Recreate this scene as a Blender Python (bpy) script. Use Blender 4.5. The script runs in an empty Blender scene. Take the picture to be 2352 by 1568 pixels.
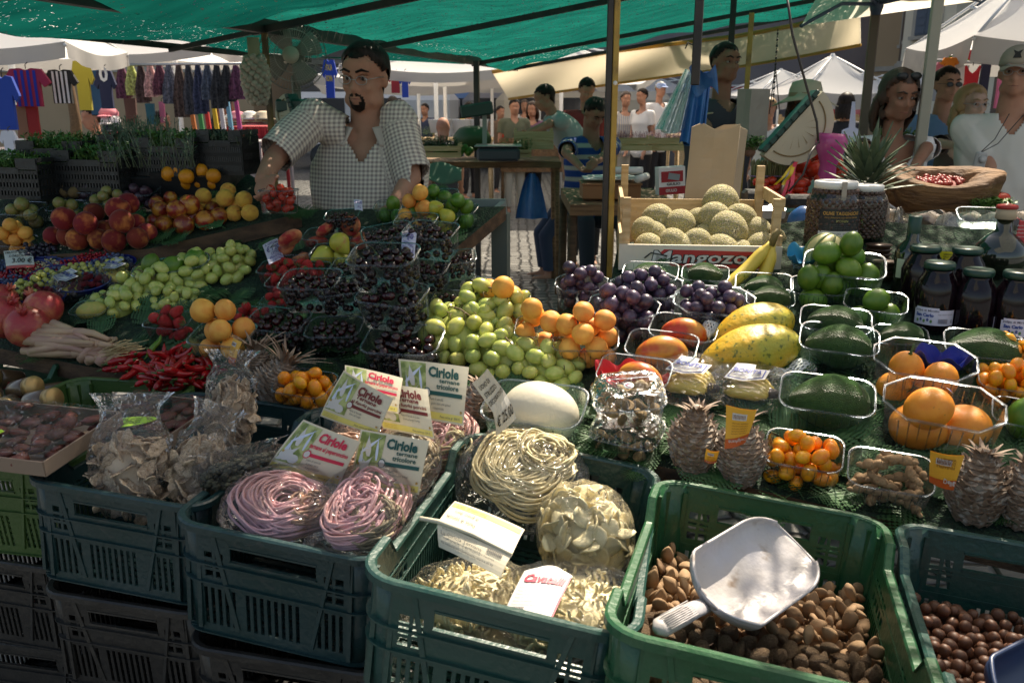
import bpy, bmesh, math, random
import numpy as np
from mathutils import Vector, Matrix, Euler, noise
random.seed(7); rng = np.random.default_rng(7)
S = bpy.context.scene
PI = math.pi; rad = math.radians
# ---------------------------------------------------------------- camera
F = 1979.0; PITCH = math.atan(544/F); CH = 1.65
cd = bpy.data.cameras.new('camera'); cam = bpy.data.objects.new('camera', cd); S.collection.objects.link(cam)
cam.location = (0, 0, CH); cam.rotation_euler = (PI/2-PITCH, 0, 0)
cd.sensor_width = 36; cd.lens = F/2352*36; cd.clip_end = 500; cd.clip_start = .05
cd.dof.use_dof = True; cd.dof.focus_distance = 2.1; cd.dof.aperture_fstop = 9.0
S.camera = cam
S.render.resolution_x = 1024; S.render.resolution_y = 682
# ---------------------------------------------------------------- light
SUN_AZ, SUN_EL = rad(28), rad(52)       # azimuth to the right of the view direction
w = bpy.data.worlds.new('World'); S.world = w; w.use_nodes = True
nt = w.node_tree; nt.nodes.clear()
sky = nt.nodes.new('ShaderNodeTexSky'); sky.sky_type = 'NISHITA'; sky.sun_disc = False
sky.ozone_density = .35; sky.dust_density = 3.; sky.air_density = .9; sky.sun_elevation = SUN_EL; sky.sun_rotation = SUN_AZ
bg = nt.nodes.new('ShaderNodeBackground'); bg.inputs[1].default_value = .125
wo = nt.nodes.new('ShaderNodeOutputWorld'); tint = nt.nodes.new('ShaderNodeMix'); tint.data_type = 'RGBA'; tint.blend_type = 'MULTIPLY'; tint.inputs[0].default_value = 1; tint.inputs[7].default_value = (1, .92, .78, 1); nt.links.new(sky.outputs[0], tint.inputs[6]); nt.links.new(tint.outputs[2], bg.inputs[0]); nt.links.new(bg.outputs[0], wo.inputs[0])
sl = bpy.data.lights.new('sun', 'SUN'); sl.energy = 5.0; sl.angle = rad(.5); sl.color = (1, .88, .70)
so = bpy.data.objects.new('sun', sl); S.collection.objects.link(so)
SUN = Vector((math.sin(SUN_AZ)*math.cos(SUN_EL), math.cos(SUN_AZ)*math.cos(SUN_EL), math.sin(SUN_EL)))
so.rotation_euler = SUN.to_track_quat('Z', 'Y').to_euler(); so.location = (0, 0, 12)
S.view_settings.view_transform = 'Standard'; S.view_settings.look = 'None'; S.view_settings.gamma = 1
S.view_settings.exposure = .9
S.render.engine = 'CYCLES'
S.cycles.transparent_max_bounces = 24; S.cycles.max_bounces = 8; S.cycles.caustics_reflective = False; S.cycles.caustics_refractive = False
# ---------------------------------------------------------------- placing helpers (photo pixels of a 2352 wide view -> the place)
cp, sp = math.cos(PITCH), math.sin(PITCH)
def ray(px, py):
 u = (px-1176)/F; v = (784-py)/F
 return Vector((u, cp+v*sp, -sp+v*cp))
def W(px, py, dep): return Vector((0, 0, CH))+ray(px, py)*dep
def G(px, py, z):
 r = ray(px, py); return Vector((0, 0, CH))+r*((z-CH)/r.z)
TA = .25; TS = .36; TZ = .93
TU = Vector((math.cos(TA), -math.sin(TA), 0)); TV = Vector((math.sin(TA), math.cos(TA), 0))
def tz(x, y): return TZ+TS*((x)*TV.x+(y-1.75)*TV.y)
def T(px, py, h=0):
 r = ray(px, py)
 t = (tz(0, 0)+h-CH)/(r.z-TS*(r.x*TV.x+r.y*TV.y))
 return Vector((0, 0, CH))+r*t
TILT = Matrix.Rotation(-TA, 4, 'Z')@Matrix.Rotation(math.atan(TS), 4, 'X')
def TM(px, py, h=0, rot=0, tilt=1):
 """matrix standing on the sloping table board"""
 m = TILT if tilt else Matrix.Rotation(-TA, 4, 'Z')
 return Matrix.Translation(T(px, py, h))@m@Matrix.Rotation(rot, 4, 'Z')
def up(px, py, z, rot=0): return Matrix.Translation(G(px, py, z))@Matrix.Rotation(rot, 4, 'Z')
# ---------------------------------------------------------------- mesh builder
class MB:
 def __init__(s): s.v = []; s.f = []; s.m = []; s.n = 0; s.sm = []
 def add(s, vs, fs, mi=0, M=None, smooth=True):
  b = s.n
  if M is not None: vs = [M@Vector(v) for v in vs]
  s.v.extend([tuple(v) for v in vs]); s.n += len(vs)
  s.f.extend([tuple(b+i for i in f) for f in fs]); s.m.extend([mi]*len(fs)); s.sm.extend([smooth]*len(fs)); return s
 def box(s, c, d, M=None, mi=0, bev=0):
  x, y, z = [q/2 for q in d]; c = Vector(c)
  if bev:
   b = min(bev, x*.9, y*.9, z*.9); vs = []
   for sx in (-1, 1):
    for sy in (-1, 1):
     for sz in (-1, 1):
      vs += [c+Vector((sx*x, sy*(y-b), sz*(z-b))), c+Vector((sx*(x-b), sy*y, sz*(z-b))), c+Vector((sx*(x-b), sy*(y-b), sz*z))]
   bm = bmesh.new()
   for v in vs: bm.verts.new(v)
   r = bmesh.ops.convex_hull(bm, input=bm.verts[:]); bm.verts.index_update()
   s.add([v.co.copy() for v in bm.verts], [[v.index for v in f.verts] for f in bm.faces], mi, M, False); bm.free(); return s
  vs = [c+Vector((sx*x, sy*y, sz*z)) for sx in (-1, 1) for sy in (-1, 1) for sz in (-1, 1)]
  return s.add(vs, [(0, 1, 3, 2), (4, 6, 7, 5), (0, 4, 5, 1), (2, 3, 7, 6), (0, 2, 6, 4), (1, 5, 7, 3)], mi, M, False)
 def beam(s, a, b, wd, ht, mi=0):
  a = Vector(a); b = Vector(b); d = b-a; q = d.to_track_quat('Y', 'Z').to_matrix().to_4x4()
  return s.box((0, d.length/2, 0), (wd, d.length, ht), Matrix.Translation(a)@q, mi)
 def tube(s, pts, r, n=8, mi=0, M=None, cap=True, closed=False, flat=1.0):
  pts = [Vector(p) for p in pts]; N = len(pts)
  rs = r if hasattr(r, '__len__') else [r]*N
  vs = []; pn = None
  for i, p in enumerate(pts):
   if closed: d = pts[(i+1) % N]-pts[i-1]
   else: d = pts[min(i+1, N-1)]-pts[max(i-1, 0)]
   if d.length < 1e-9: d = Vector((0, 0, 1))
   d.normalize()
   if pn is None:
    a = Vector((0, 0, 1)) if abs(d.z) < .9 else Vector((1, 0, 0)); pn = (a-d*a.dot(d)).normalized()
   else:
    q = pn-d*pn.dot(d); pn = q.normalized() if q.length > 1e-6 else pn
   bn = d.cross(pn)
   for k in range(n):
    a = 2*PI*k/n; vs.append(p+pn*(math.cos(a)*rs[i]*flat)+bn*(math.sin(a)*rs[i]))
  fs = [(i*n+k, i*n+(k+1) % n, (i+1)*n+(k+1) % n, (i+1)*n+k) for i in range(N-1) for k in range(n)]
  if closed: fs += [((N-1)*n+k, (N-1)*n+(k+1) % n, (k+1) % n, k) for k in range(n)]
  elif cap: fs += [tuple(range(n))[::-1], tuple((N-1)*n+k for k in range(n))]
  return s.add(vs, fs, mi, M)
 def lathe(s, prof, n=16, mi=0, M=None, fn=None, cap=True):
  """prof = [(r,z)...] bottom to top"""
  vs = []
  for (r, z) in prof:
   for k in range(n):
    a = 2*PI*k/n; v = Vector((r*math.cos(a), r*math.sin(a), z))
    vs.append(fn(v, a) if fn else v)
  N = len(prof)
  fs = [(i*n+k, i*n+(k+1) % n, (i+1)*n+(k+1) % n, (i+1)*n+k) for i in range(N-1) for k in range(n)]
  if cap: fs += [tuple(range(n))[::-1], tuple((N-1)*n+k for k in range(n))]
  return s.add(vs, fs, mi, M)
 def ball(s, c, r, n=12, mi=0, M=None, fn=None):
  if not hasattr(r, '__len__'): r = (r, r, r)
  h = max(4, n//2+1); c = Vector(c); vs = []
  for i in range(1, h):
   t = PI*i/h
   for k in range(n):
    a = 2*PI*k/n; v = Vector((math.sin(t)*math.cos(a), math.sin(t)*math.sin(a), -math.cos(t)))
    if fn: v = fn(v)
    vs.append(Vector((v.x*r[0], v.y*r[1], v.z*r[2]))+c)
  for z in (-1, 1):
   v = Vector((0, 0, z)); v = fn(v) if fn else v
   vs.append(Vector((v.x*r[0], v.y*r[1], v.z*r[2]))+c)
  fs = [(i*n+k, i*n+(k+1) % n, (i+1)*n+(k+1) % n, (i+1)*n+k) for i in range(h-2) for k in range(n)]
  b = (h-1)*n
  fs += [(b, (k+1) % n, k) for k in range(n)]+[(b+1, (h-2)*n+k, (h-2)*n+(k+1) % n) for k in range(n)]
  return s.add(vs, fs, mi, M)
 def sheet(s, fn, nu, nv, mi=0, M=None, smooth=True):
  vs = [fn(i/nu, j/nv) for j in range(nv+1) for i in range(nu+1)]
  fs = [(j*(nu+1)+i, j*(nu+1)+i+1, (j+1)*(nu+1)+i+1, (j+1)*(nu+1)+i) for j in range(nv) for i in range(nu)]
  return s.add(vs, fs, mi, M, smooth)
 def poly(s, pts, th, mi=0, M=None, ax=2):
  """flat outline given thickness th along +axis"""
  n = len(pts)
  def P(p, h):
   return (p[0], p[1], h) if ax == 2 else ((p[0], h, p[1]) if ax == 1 else (h, p[0], p[1]))
  vs = [P(p, 0) for p in pts]+[P(p, th) for p in pts]
  fs = [tuple(range(n))[::-1], tuple(range(n, 2*n))]+[(i, (i+1) % n, n+(i+1) % n, n+i) for i in range(n)]
  return s.add(vs, fs, mi, M, False)
 def mesh(s, name, mats):
  me = bpy.data.meshes.new(name)
  me.from_pydata([tuple(v) for v in s.v], [], s.f)
  for m in (mats if isinstance(mats, (list, tuple)) else [mats]): me.materials.append(m)
  me.polygons.foreach_set('material_index', s.m); me.polygons.foreach_set('use_smooth', s.sm)
  me.update(); return me
 def obj(s, name, mats, parent=None, M=None, **kw):
  return link(name, s.mesh(name, mats), parent, M, **kw)
def link(name, data, parent=None, M=None, label=None, cat=None, group=None, kind=None):
 o = bpy.data.objects.new(name, data); S.collection.objects.link(o)
 if parent: o.parent = parent
 if M is not None: o.matrix_basis = M
 return tag(o, label, cat, group, kind)
def tag(o, label=None, cat=None, group=None, kind=None):
 if label: o['label'] = label
 if cat: o['category'] = cat
 if group: o['group'] = group
 if kind: o['kind'] = kind
 return o
def thing(name, label, cat, M=None, group=None):
 if M is None: M = Matrix()
 elif isinstance(M, (Vector, tuple)): M = Matrix.Translation(M)
 return link(name, None, None, M, label, cat, group)
def copy_tree(o, M=None, parent=None, label=None, group=None):
 c = o.copy(); S.collection.objects.link(c)
 c.parent = parent
 if M is not None: c.matrix_basis = M
 if label: c['label'] = label
 if group: c['group'] = group
 for ch in list(o.children):
  copy_tree(ch, None, c)
 return c
def struct(name, mb, m, **k): return mb.obj(name, m, kind='structure', **k)
# ---------------------------------------------------------------- materials
def C4(c): return (c[0], c[1], c[2], 1)
def mat(name, col, rough=.5, col2=None, scale=20., bump=0., bscale=None, spec=.5, metal=0., sss=0., trans=0., coat=0.,
  alpha=1., rand=0., detail=4., thr=None, coords='Object', emit=None, stretch=None, bdist=.02, hue=0., sheen=0., col3=None, scale3=60, thr3=(.55, .7)):
 m = bpy.data.materials.new(name); m.use_nodes = True; N = m.node_tree.nodes; L = m.node_tree.links
 b = N['Principled BSDF']; b.inputs['Roughness'].default_value = rough; b.inputs['Base Color'].default_value = C4(col)
 b.inputs['Specular IOR Level'].default_value = spec; b.inputs['Metallic'].default_value = metal
 b.inputs['Alpha'].default_value = alpha
 if sss: b.inputs['Subsurface Weight'].default_value = sss; b.inputs['Subsurface Radius'].default_value = (1, .6, .3); b.inputs['Subsurface Scale'].default_value = .008
 if coat: b.inputs['Coat Weight'].default_value = coat; b.inputs['Coat Roughness'].default_value = .08
 if sheen: b.inputs['Sheen Weight'].default_value = sheen; b.inputs['Sheen Roughness'].default_value = .4
 if trans: b.inputs['Transmission Weight'].default_value = trans
 if emit: b.inputs['Emission Color'].default_value = C4(emit[0]); b.inputs['Emission Strength'].default_value = emit[1]
 tc = N.new('ShaderNodeTexCoord'); src = tc.outputs[coords]
 if stretch:
  mp = N.new('ShaderNodeMapping'); mp.inputs['Scale'].default_value = stretch; L.new(src, mp.inputs[0]); src = mp.outputs[0]
 oi = N.new('ShaderNodeObjectInfo')
 if rand:
  ad = N.new('ShaderNodeVectorMath'); ad.operation = 'ADD'; L.new(src, ad.inputs[0])
  cb = N.new('ShaderNodeCombineXYZ'); mu = N.new('ShaderNodeMath'); mu.operation = 'MULTIPLY'; mu.inputs[1].default_value = 37.
  L.new(oi.outputs['Random'], mu.inputs[0]); L.new(mu.outputs[0], cb.inputs[0]); L.new(mu.outputs[0], cb.inputs[2]); L.new(cb.outputs[0], ad.inputs[1]); src = ad.outputs[0]
 out = None
 def rampmix(a_out, a_col, colB, sc, th, det):
  nz = N.new('ShaderNodeTexNoise'); nz.inputs['Scale'].default_value = sc; nz.inputs['Detail'].default_value = det; L.new(src, nz.inputs['Vector'])
  cr = N.new('ShaderNodeMapRange'); cr.inputs['From Min'].default_value = th[0]; cr.inputs['From Max'].default_value = th[1]; L.new(nz.outputs[0], cr.inputs[0])
  mx = N.new('ShaderNodeMix'); mx.data_type = 'RGBA'; L.new(cr.outputs[0], mx.inputs[0])
  if a_out is not None: L.new(a_out, mx.inputs[6])
  else: mx.inputs[6].default_value = C4(a_col)
  mx.inputs[7].default_value = C4(colB); return mx.outputs[2]
 if col2: out = rampmix(None, col, col2, scale, thr or (.35, .65), detail)
 if col3: out = rampmix(out, col, col3, scale3, thr3, 3)
 if rand or hue:
  hs = N.new('ShaderNodeHueSaturation')
  mr = N.new('ShaderNodeMapRange'); mr.inputs['To Min'].default_value = 1-rand; mr.inputs['To Max'].default_value = 1+rand*.7
  L.new(oi.outputs['Random'], mr.inputs[0]); L.new(mr.outputs[0], hs.inputs['Value'])
  if hue:
   wn = N.new('ShaderNodeMath'); wn.operation = 'MULTIPLY'; wn.inputs[1].default_value = 7.31; fr = N.new('ShaderNodeMath'); fr.operation = 'FRACT'
   L.new(oi.outputs['Random'], wn.inputs[0]); L.new(wn.outputs[0], fr.inputs[0])
   m2 = N.new('ShaderNodeMapRange'); m2.inputs['To Min'].default_value = .5-hue; m2.inputs['To Max'].default_value = .5+hue
   L.new(fr.outputs[0], m2.inputs[0]); L.new(m2.outputs[0], hs.inputs['Hue'])
  if out is not None: L.new(out, hs.inputs['Color'])
  else: hs.inputs['Color'].default_value = C4(col)
  out = hs.outputs[0]
 if out is not None: L.new(out, b.inputs['Base Color'])
 if bump:
  nz = N.new('ShaderNodeTexNoise'); nz.inputs['Scale'].default_value = bscale or scale*2; nz.inputs['Detail'].default_value = 3; L.new(src, nz.inputs['Vector'])
  bp = N.new('ShaderNodeBump'); bp.inputs['Strength'].default_value = bump; bp.inputs['Distance'].default_value = bdist
  L.new(nz.outputs[0], bp.inputs['Height']); L.new(bp.outputs[0], b.inputs['Normal'])
 m.diffuse_color = C4(col); m['bsdf'] = b.name
 return m
def film(name, tint=(.95, .97, 1), gloss=.25, rough=.08, haze=.06, hazecol=(.8, .85, .9), bump=.6, bscale=30, bdist=.01):
 """thin clear plastic: transparent with fresnel gloss and a little milky diffuse"""
 m = bpy.data.materials.new(name); m.use_nodes = True; N = m.node_tree.nodes; L = m.node_tree.links; N.clear()
 o = N.new('ShaderNodeOutputMaterial'); tr = N.new('ShaderNodeBsdfTransparent'); tr.inputs[0].default_value = C4(tint)
 gl = N.new('ShaderNodeBsdfGlossy'); gl.inputs['Roughness'].default_value = rough; gl.inputs[0].default_value = (1, 1, 1, 1)
 df = N.new('ShaderNodeBsdfDiffuse'); df.inputs[0].default_value = C4(hazecol); tl = N.new('ShaderNodeBsdfTranslucent'); tl.inputs[0].default_value = C4(hazecol)
 a = N.new('ShaderNodeMixShader'); a.inputs[0].default_value = .5; L.new(df.outputs[0], a.inputs[1]); L.new(tl.outputs[0], a.inputs[2])
 c = N.new('ShaderNodeMixShader'); c.inputs[0].default_value = haze; L.new(tr.outputs[0], c.inputs[1]); L.new(a.outputs[0], c.inputs[2])
 d = N.new('ShaderNodeMixShader'); L.new(c.outputs[0], d.inputs[1]); L.new(gl.outputs[0], d.inputs[2])
 fr = N.new('ShaderNodeLayerWeight'); fr.inputs[0].default_value = gloss; mu = N.new('ShaderNodeMath'); mu.operation = 'MULTIPLY'; mu.inputs[1].default_value = .75
 L.new(fr.outputs['Fresnel'], mu.inputs[0]); L.new(mu.outputs[0], d.inputs[0]); L.new(d.outputs[0], o.inputs[0])
 if bump:
  tc = N.new('ShaderNodeTexCoord'); nz = N.new('ShaderNodeTexNoise'); nz.inputs['Scale'].default_value = bscale; nz.inputs['Detail'].default_value = 2; nz.inputs['Distortion'].default_value = 1.2
  bp = N.new('ShaderNodeBump'); bp.inputs['Strength'].default_value = bump; bp.inputs['Distance'].default_value = bdist
  L.new(tc.outputs['Object'], nz.inputs['Vector']); L.new(nz.outputs[0], bp.inputs['Height'])
  L.new(bp.outputs[0], gl.inputs['Normal']); L.new(bp.outputs[0], fr.inputs['Normal'])
 return m
def cloth(name, col, transl=.5, tcol=None, col2=None, scale=3, holes=0., hscale=120, folds=0.):
 """fabric lit through from behind; holes = share of pinholes"""
 m = bpy.data.materials.new(name); m.use_nodes = True; N = m.node_tree.nodes; L = m.node_tree.links; N.clear()
 o = N.new('ShaderNodeOutputMaterial'); df = N.new('ShaderNodeBsdfDiffuse'); tl = N.new('ShaderNodeBsdfTranslucent')
 df.inputs[0].default_value = C4(col); tl.inputs[0].default_value = C4(tcol or col)
 a = N.new('ShaderNodeMixShader'); a.inputs[0].default_value = transl; L.new(df.outputs[0], a.inputs[1]); L.new(tl.outputs[0], a.inputs[2]); out = a
 tc = N.new('ShaderNodeTexCoord')
 if col2:
  mp = N.new('ShaderNodeMapping'); mp.inputs['Scale'].default_value = (1, 4, 1); L.new(tc.outputs['Object'], mp.inputs[0])
  nz = N.new('ShaderNodeTexNoise'); nz.inputs['Scale'].default_value = scale; nz.inputs['Detail'].default_value = 5; L.new(mp.outputs[0], nz.inputs['Vector'])
  mx = N.new('ShaderNodeMix'); mx.data_type = 'RGBA'; L.new(nz.outputs[0], mx.inputs[0]); mx.inputs[6].default_value = C4(tcol or col); mx.inputs[7].default_value = C4(col2); L.new(mx.outputs[2], tl.inputs[0])
 if holes:
  nz = N.new('ShaderNodeTexNoise'); nz.inputs['Scale'].default_value = hscale; nz.inputs['Detail'].default_value = 2; L.new(tc.outputs['Object'], nz.inputs['Vector'])
  mr = N.new('ShaderNodeMapRange'); mr.inputs['From Min'].default_value = holes; mr.inputs['From Max'].default_value = holes+.03; L.new(nz.outputs[0], mr.inputs[0])
  tr = N.new('ShaderNodeBsdfTransparent'); b = N.new('ShaderNodeMixShader'); L.new(mr.outputs[0], b.inputs[0]); L.new(a.outputs[0], b.inputs[1]); L.new(tr.outputs[0], b.inputs[2]); out = b
 L.new(out.outputs[0], o.inputs[0]); return m
WOOD = mat('wood', (.26, .15, .07), .75, (.12, .065, .03), 6, .3, 30, stretch=(1, 12, 12))
WOODL = mat('pale_wood', (.62, .46, .26), .7, (.45, .3, .14), 5, .2, 30, stretch=(1, 14, 14))
DKMETAL = mat('dark_metal', (.02, .02, .022), .5, (.05, .04, .035), 9)
STEEL = mat('steel', (.45, .45, .46), .3, metal=1.)
WHITEP = mat('white_plastic', (.78, .78, .78), .35, spec=.5)
PAPER = mat('white_card', (.75, .74, .7), .6, (.66, .64, .6), 9)
BLACKP = mat('black_plastic', (.012, .013, .014), .4, (.025, .026, .028), 12, .15, 40)
INK = mat('blue_ink', (.03, .03, .22), .6); REDINK = mat('red_ink', (.55, .03, .04), .6); BLACKINK = mat('black_ink', (.02, .02, .02), .6)
# ---------------------------------------------------------------- lettering
_tc = {}
def text_geo(txt, bold=0., res=2):
 k = (txt, bold, res)
 if k in _tc: return _tc[k]
 c = bpy.data.curves.new('lettering', 'FONT'); c.body = txt; c.size = 1; c.offset = bold; c.resolution_u = res; c.align_x = 'LEFT'
 o = bpy.data.objects.new('lettering', c); S.collection.objects.link(o)
 dg = bpy.context.evaluated_depsgraph_get(); me = bpy.data.meshes.new_from_object(o.evaluated_get(dg))
 V = [v.co.copy() for v in me.vertices]; Fc = [tuple(p.vertices) for p in me.polygons]
 bpy.data.objects.remove(o); bpy.data.curves.remove(c); bpy.data.meshes.remove(me)
 _tc[k] = (V, Fc); return _tc[k]
def write(mb, txt, x, y, h, wd=None, mi=0, fn=None, bold=0., res=2, z=.0006, shear=0., rot=0., jit=0.):
 """lettering in the local x-y plane; h = cap height; wd = total width"""
 V, Fc = text_geo(txt, bold, res)
 if not V: return
 x0 = min(v.x for v in V); x1 = max(v.x for v in V); sy = h/.7; sx = sy if wd is None else wd/max(x1-x0, 1e-6)
 cr, sr = math.cos(rot), math.sin(rot); vs = []
 for v in V:
  a = (v.x-x0)*sx; b = v.y*sy; a += b*shear
  if jit: b += jit*h*math.sin(a/h*2.1)
  q = Vector((x+a*cr-b*sr, y+a*sr+b*cr, z)); vs.append(fn(q) if fn else q)
 mb.add(vs, Fc, mi, None, False)
# ================================================================ ground
GZ = .05
def cobbles():
 m = mat('cobbles', (.05, .05, .052), .33); N = m.node_tree.nodes; L = m.node_tree.links; b = N['Principled BSDF']
 tc = N.new('ShaderNodeTexCoord'); vo = N.new('ShaderNodeTexVoronoi'); vo.feature = 'DISTANCE_TO_EDGE'; vo.inputs['Scale'].default_value = 8.5; vo.inputs['Randomness'].default_value = .35
 v2 = N.new('ShaderNodeTexVoronoi'); v2.inputs['Scale'].default_value = 8.5; v2.inputs['Randomness'].default_value = .35
 L.new(tc.outputs['Object'], vo.inputs[0]); L.new(tc.outputs['Object'], v2.inputs[0])
 mr = N.new('ShaderNodeMapRange'); mr.inputs['From Max'].default_value = .16; L.new(vo.outputs['Distance'], mr.inputs[0])
 bp = N.new('ShaderNodeBump'); bp.inputs['Strength'].default_value = 1; bp.inputs['Distance'].default_value = .02; L.new(mr.outputs[0], bp.inputs['Height']); L.new(bp.outputs[0], b.inputs['Normal'])
 hs = N.new('ShaderNodeMix'); hs.data_type = 'RGBA'; hs.inputs[6].default_value = (.015, .015, .015, 1); hs.inputs[7].default_value = (.24, .235, .22, 1)
 L.new(mr.outputs[0], hs.inputs[0])
 cc = N.new('ShaderNodeMix'); cc.data_type = 'RGBA'; cc.blend_type = 'MULTIPLY'; cc.inputs[0].default_value = .5
 L.new(hs.outputs[2], cc.inputs[6]); L.new(v2.outputs['Color'], cc.inputs[7])
 bw = N.new('ShaderNodeRGBToBW'); L.new(v2.outputs['Color'], bw.inputs[0]); L.new(bw.outputs[0], cc.inputs[7])
 L.new(cc.outputs[2], b.inputs['Base Color']); return m
gm = MB(); gm.add([(-120, -60, GZ), (120, -60, GZ), (120, 180, GZ), (-120, 180, GZ)], [(0, 1, 2, 3)]); struct('ground', gm, cobbles())
# ================================================================ stall boards
BOARD = mat('board_wood', (.13, .075, .04), .8, (.06, .035, .02), 5, .3, 30, stretch=(1, 9, 9))
GREENFELT = mat('green_matting', (.012, .028, .016), .9, (.025, .06, .028), 90, .8, 160, thr=(.45, .6))
def px_slab(mb, pts, h, th, mi=0, mj=0):
 top = [T(x, y, h) for x, y in pts]; n = len(top); bot = [p-Vector((0, 0, th)) for p in top]
 mb.add(top+bot, [tuple(range(n))[::-1]], mi, None, False)
 mb.add(top+bot, [tuple(range(n, 2*n))]+[(i, (i+1) % n, n+(i+1) % n, n+i) for i in range(n)], mj, None, False)
tb = thing('stall_table', 'long wooden display table sloping up to the back under all the fruit', 'table', (0, 0, 0))
b = MB()
outl = [(-700, 760), (0, 800), (190, 840), (430, 872), (741, 932), (1080, 985), (1500, 1066), (2020, 1190), (2750, 1350),
  (2750, 560), (1900, 500), (1420, 560), (1400, 660), (1270, 725), (1120, 705), (1040, 575), (1162, 474), (700, 482), (560, 392), (-700, 380)]
px_slab(b, outl, 0, .045, 0, 1); b.obj('table_top', [GREENFELT, BOARD], tb)
st = MB()
px_slab(st, [(-600, 560), (60, 548), (110, 585), (340, 572), (650, 500), (692, 486), (560, 400), (-600, 390)], .055, .05, 0, 1)
st.obj('raised_shelf', [GREENFELT, BOARD], tb)
for px, py in ((1150, 490), (1060, 575), (1395, 640), (700, 600), (60, 600), (2200, 560), (430, 880), (1450, 1050)):
 p = T(px, py, -.05); q = MB(); q.box((0, 0, (GZ-p.z)/2), (.055, .045, p.z-GZ)); q.obj('leg', mat('leg_paint', (.13, .16, .15), .5) if px > 1000 else BOARD, tb, Matrix.Translation(p)@Matrix.Rotation(-TA, 4, 'Z'))
q = MB(); q.beam(T(1158, 478, -.03), T(1046, 572, -.03), .02, .05); q.beam(T(1162, 474, -.03), T(1000, 474, -.03), .02, .05); q.obj('edge_rail', mat('grey_rail', (.2, .24, .23), .4), tb)
# ================================================================ stall canopy
NETC = cloth('green_shade_net', (.006, .06, .045), .85, (.010, .15, .118), (.001, .018, .016), 4.2, holes=.63, hscale=48)  # second colour streaks both nets, painting in brighter and darker folds
NETD = cloth('green_shade_net_dense', (.004, .04, .03), .85, (.004, .075, .06), (.001, .02, .018), 3.2, holes=.665, hscale=55)
P0 = W(600, 60, 4.4); KU = .16
def cn(su, sv, dz=0):
 p = P0+TU*su+TV*sv; p.z += (KU*su if su > 0 else .16*su)+dz; return p
RAF = [-2.3, -1.6, 0, 1.46, 3.86, 5.2]
def netfn(su0, su1, sv0, sv1, dip=.09):
 def f(a, bb):
  su = su0+(su1-su0)*a; sv = sv0+(sv1-sv0)*bb; d = 0
  for i in range(len(RAF)-1):
   if RAF[i] <= sv <= RAF[i+1]:
    t = (sv-RAF[i])/(RAF[i+1]-RAF[i]); d = -dip*4*t*(1-t)*(.5+.5*math.sin(su*2.2+i*2))*(1 if su > 0 else .6)
  d += .022*noise.noise(Vector((su*1.3, sv*3.5, 0)))+.012*math.sin(su*9+sv*2.5+3*noise.noise(Vector((su, sv, 3))))
  return cn(su, sv, d+.03)
 return f
cnp = thing('stall_canopy', 'green shade net canopy stretched over the dark beams of the stall', 'canopy', (0, 0, 0))
m_ = MB(); m_.sheet(netfn(0, 3.15, .02, 5.15), 60, 90) 
m_.obj('shade_net', NETC, cnp)
m_ = MB(); m_.sheet(netfn(-.55, 0, -2.3, 1.7, .08), 40, 60); m_.sheet(netfn(0, 1.9, -2.3, .02), 40, 60)
def flap(a, bb):
 sv = 1.7+2.0*bb; su = -a*(.55-.4*bb); return cn(su, sv, .03-.05*math.sin(a*PI))
m_.sheet(flap, 16, 20)
m_.obj('side_net', NETD, cnp)
m_ = MB()
m_.beam(cn(0, -3.4), cn(0, 5.35), .05, .07)
for r in RAF[:]:
 m_.beam(cn(-.05, r, -.02), cn(3.2 if r >= 0 else 1.9, r, -.02), .03, .035)
 if r < 1: m_.beam(cn(-.55, r, -.02), cn(0, r, -.02), .02, .025)
m_.beam(cn(3.15, 0), cn(3.15, 5.2), .03, .05); m_.beam(cn(-.55, -2.3), cn(-.55, 1.6), .02, .03)
m_.obj('canopy_beams', DKMETAL, cnp)
DAP = cloth('thin_open_net', (.3, .32, .28), .6, (.5, .5, .42), holes=.505, hscale=38)
m_ = MB(); m_.sheet(lambda a, b: cn(2.75+2.2*a, -4.2+4.0*b, .15+.05*math.sin(a*6+b*4)), 20, 30); m_.sheet(lambda a, b: cn(1.85+.9*a, -4.2+1.5*b, .12), 8, 12); m_.obj('open_net', DAP, cnp)  # unseen holed net, added to dapple the sun on the front right
m_ = MB(); m_.sheet(lambda a, b: cn(3.2+2.4*a, .3+3*b, .02+.04*math.sin(a*7+b*5)), 16, 16); m_.obj('dark_canvas', mat('dark_canvas', (.05, .06, .05), .9), cnp)  # unseen sheet added overhead to shade the jars and ground
def post(px, py0, py1, dep, wpx, m, label, foot=True, name='canopy_post', cat='post', par=None, m2=None):
 a = W(px[0], py0, dep); b_ = W(px[1], py1, dep)
 p = Vector((a.x, a.y, 0)); r = wpx*dep/F/2; top = a.z; base = GZ if foot else b_.z
 b_.y = a.y+(b_.y-a.y)
 q = MB(); q.box((0, 0, (top+base)/2), (2*r, 2*r, top-base), bev=r*.2)
 o = q.obj(name, m, None, Matrix.Translation(p)@Matrix.Rotation(-TA, 4, 'Z')); tag(o, label, cat)
 return o, p, r
YEL = mat('yellow_paint', (.42, .27, .05), .55, (.16, .10, .04), 14, .2, 40, thr=(.5, .75))
pole = thing('canopy_pole', 'yellow and black steel pole standing between the two halves of the stall', 'pole')
a = W(1412, -40, 2.45); pole.location = (a.x, a.y, GZ); hh = a.z-GZ
q = MB(); q.box((.009, 0, hh/2), (.017, .02, hh), bev=.002); q.obj('yellow_face', YEL, pole)
q = MB(); q.box((-.009, .004, hh/2), (.017, .024, hh), bev=.002); q.obj('black_face', DKMETAL, pole)
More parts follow.
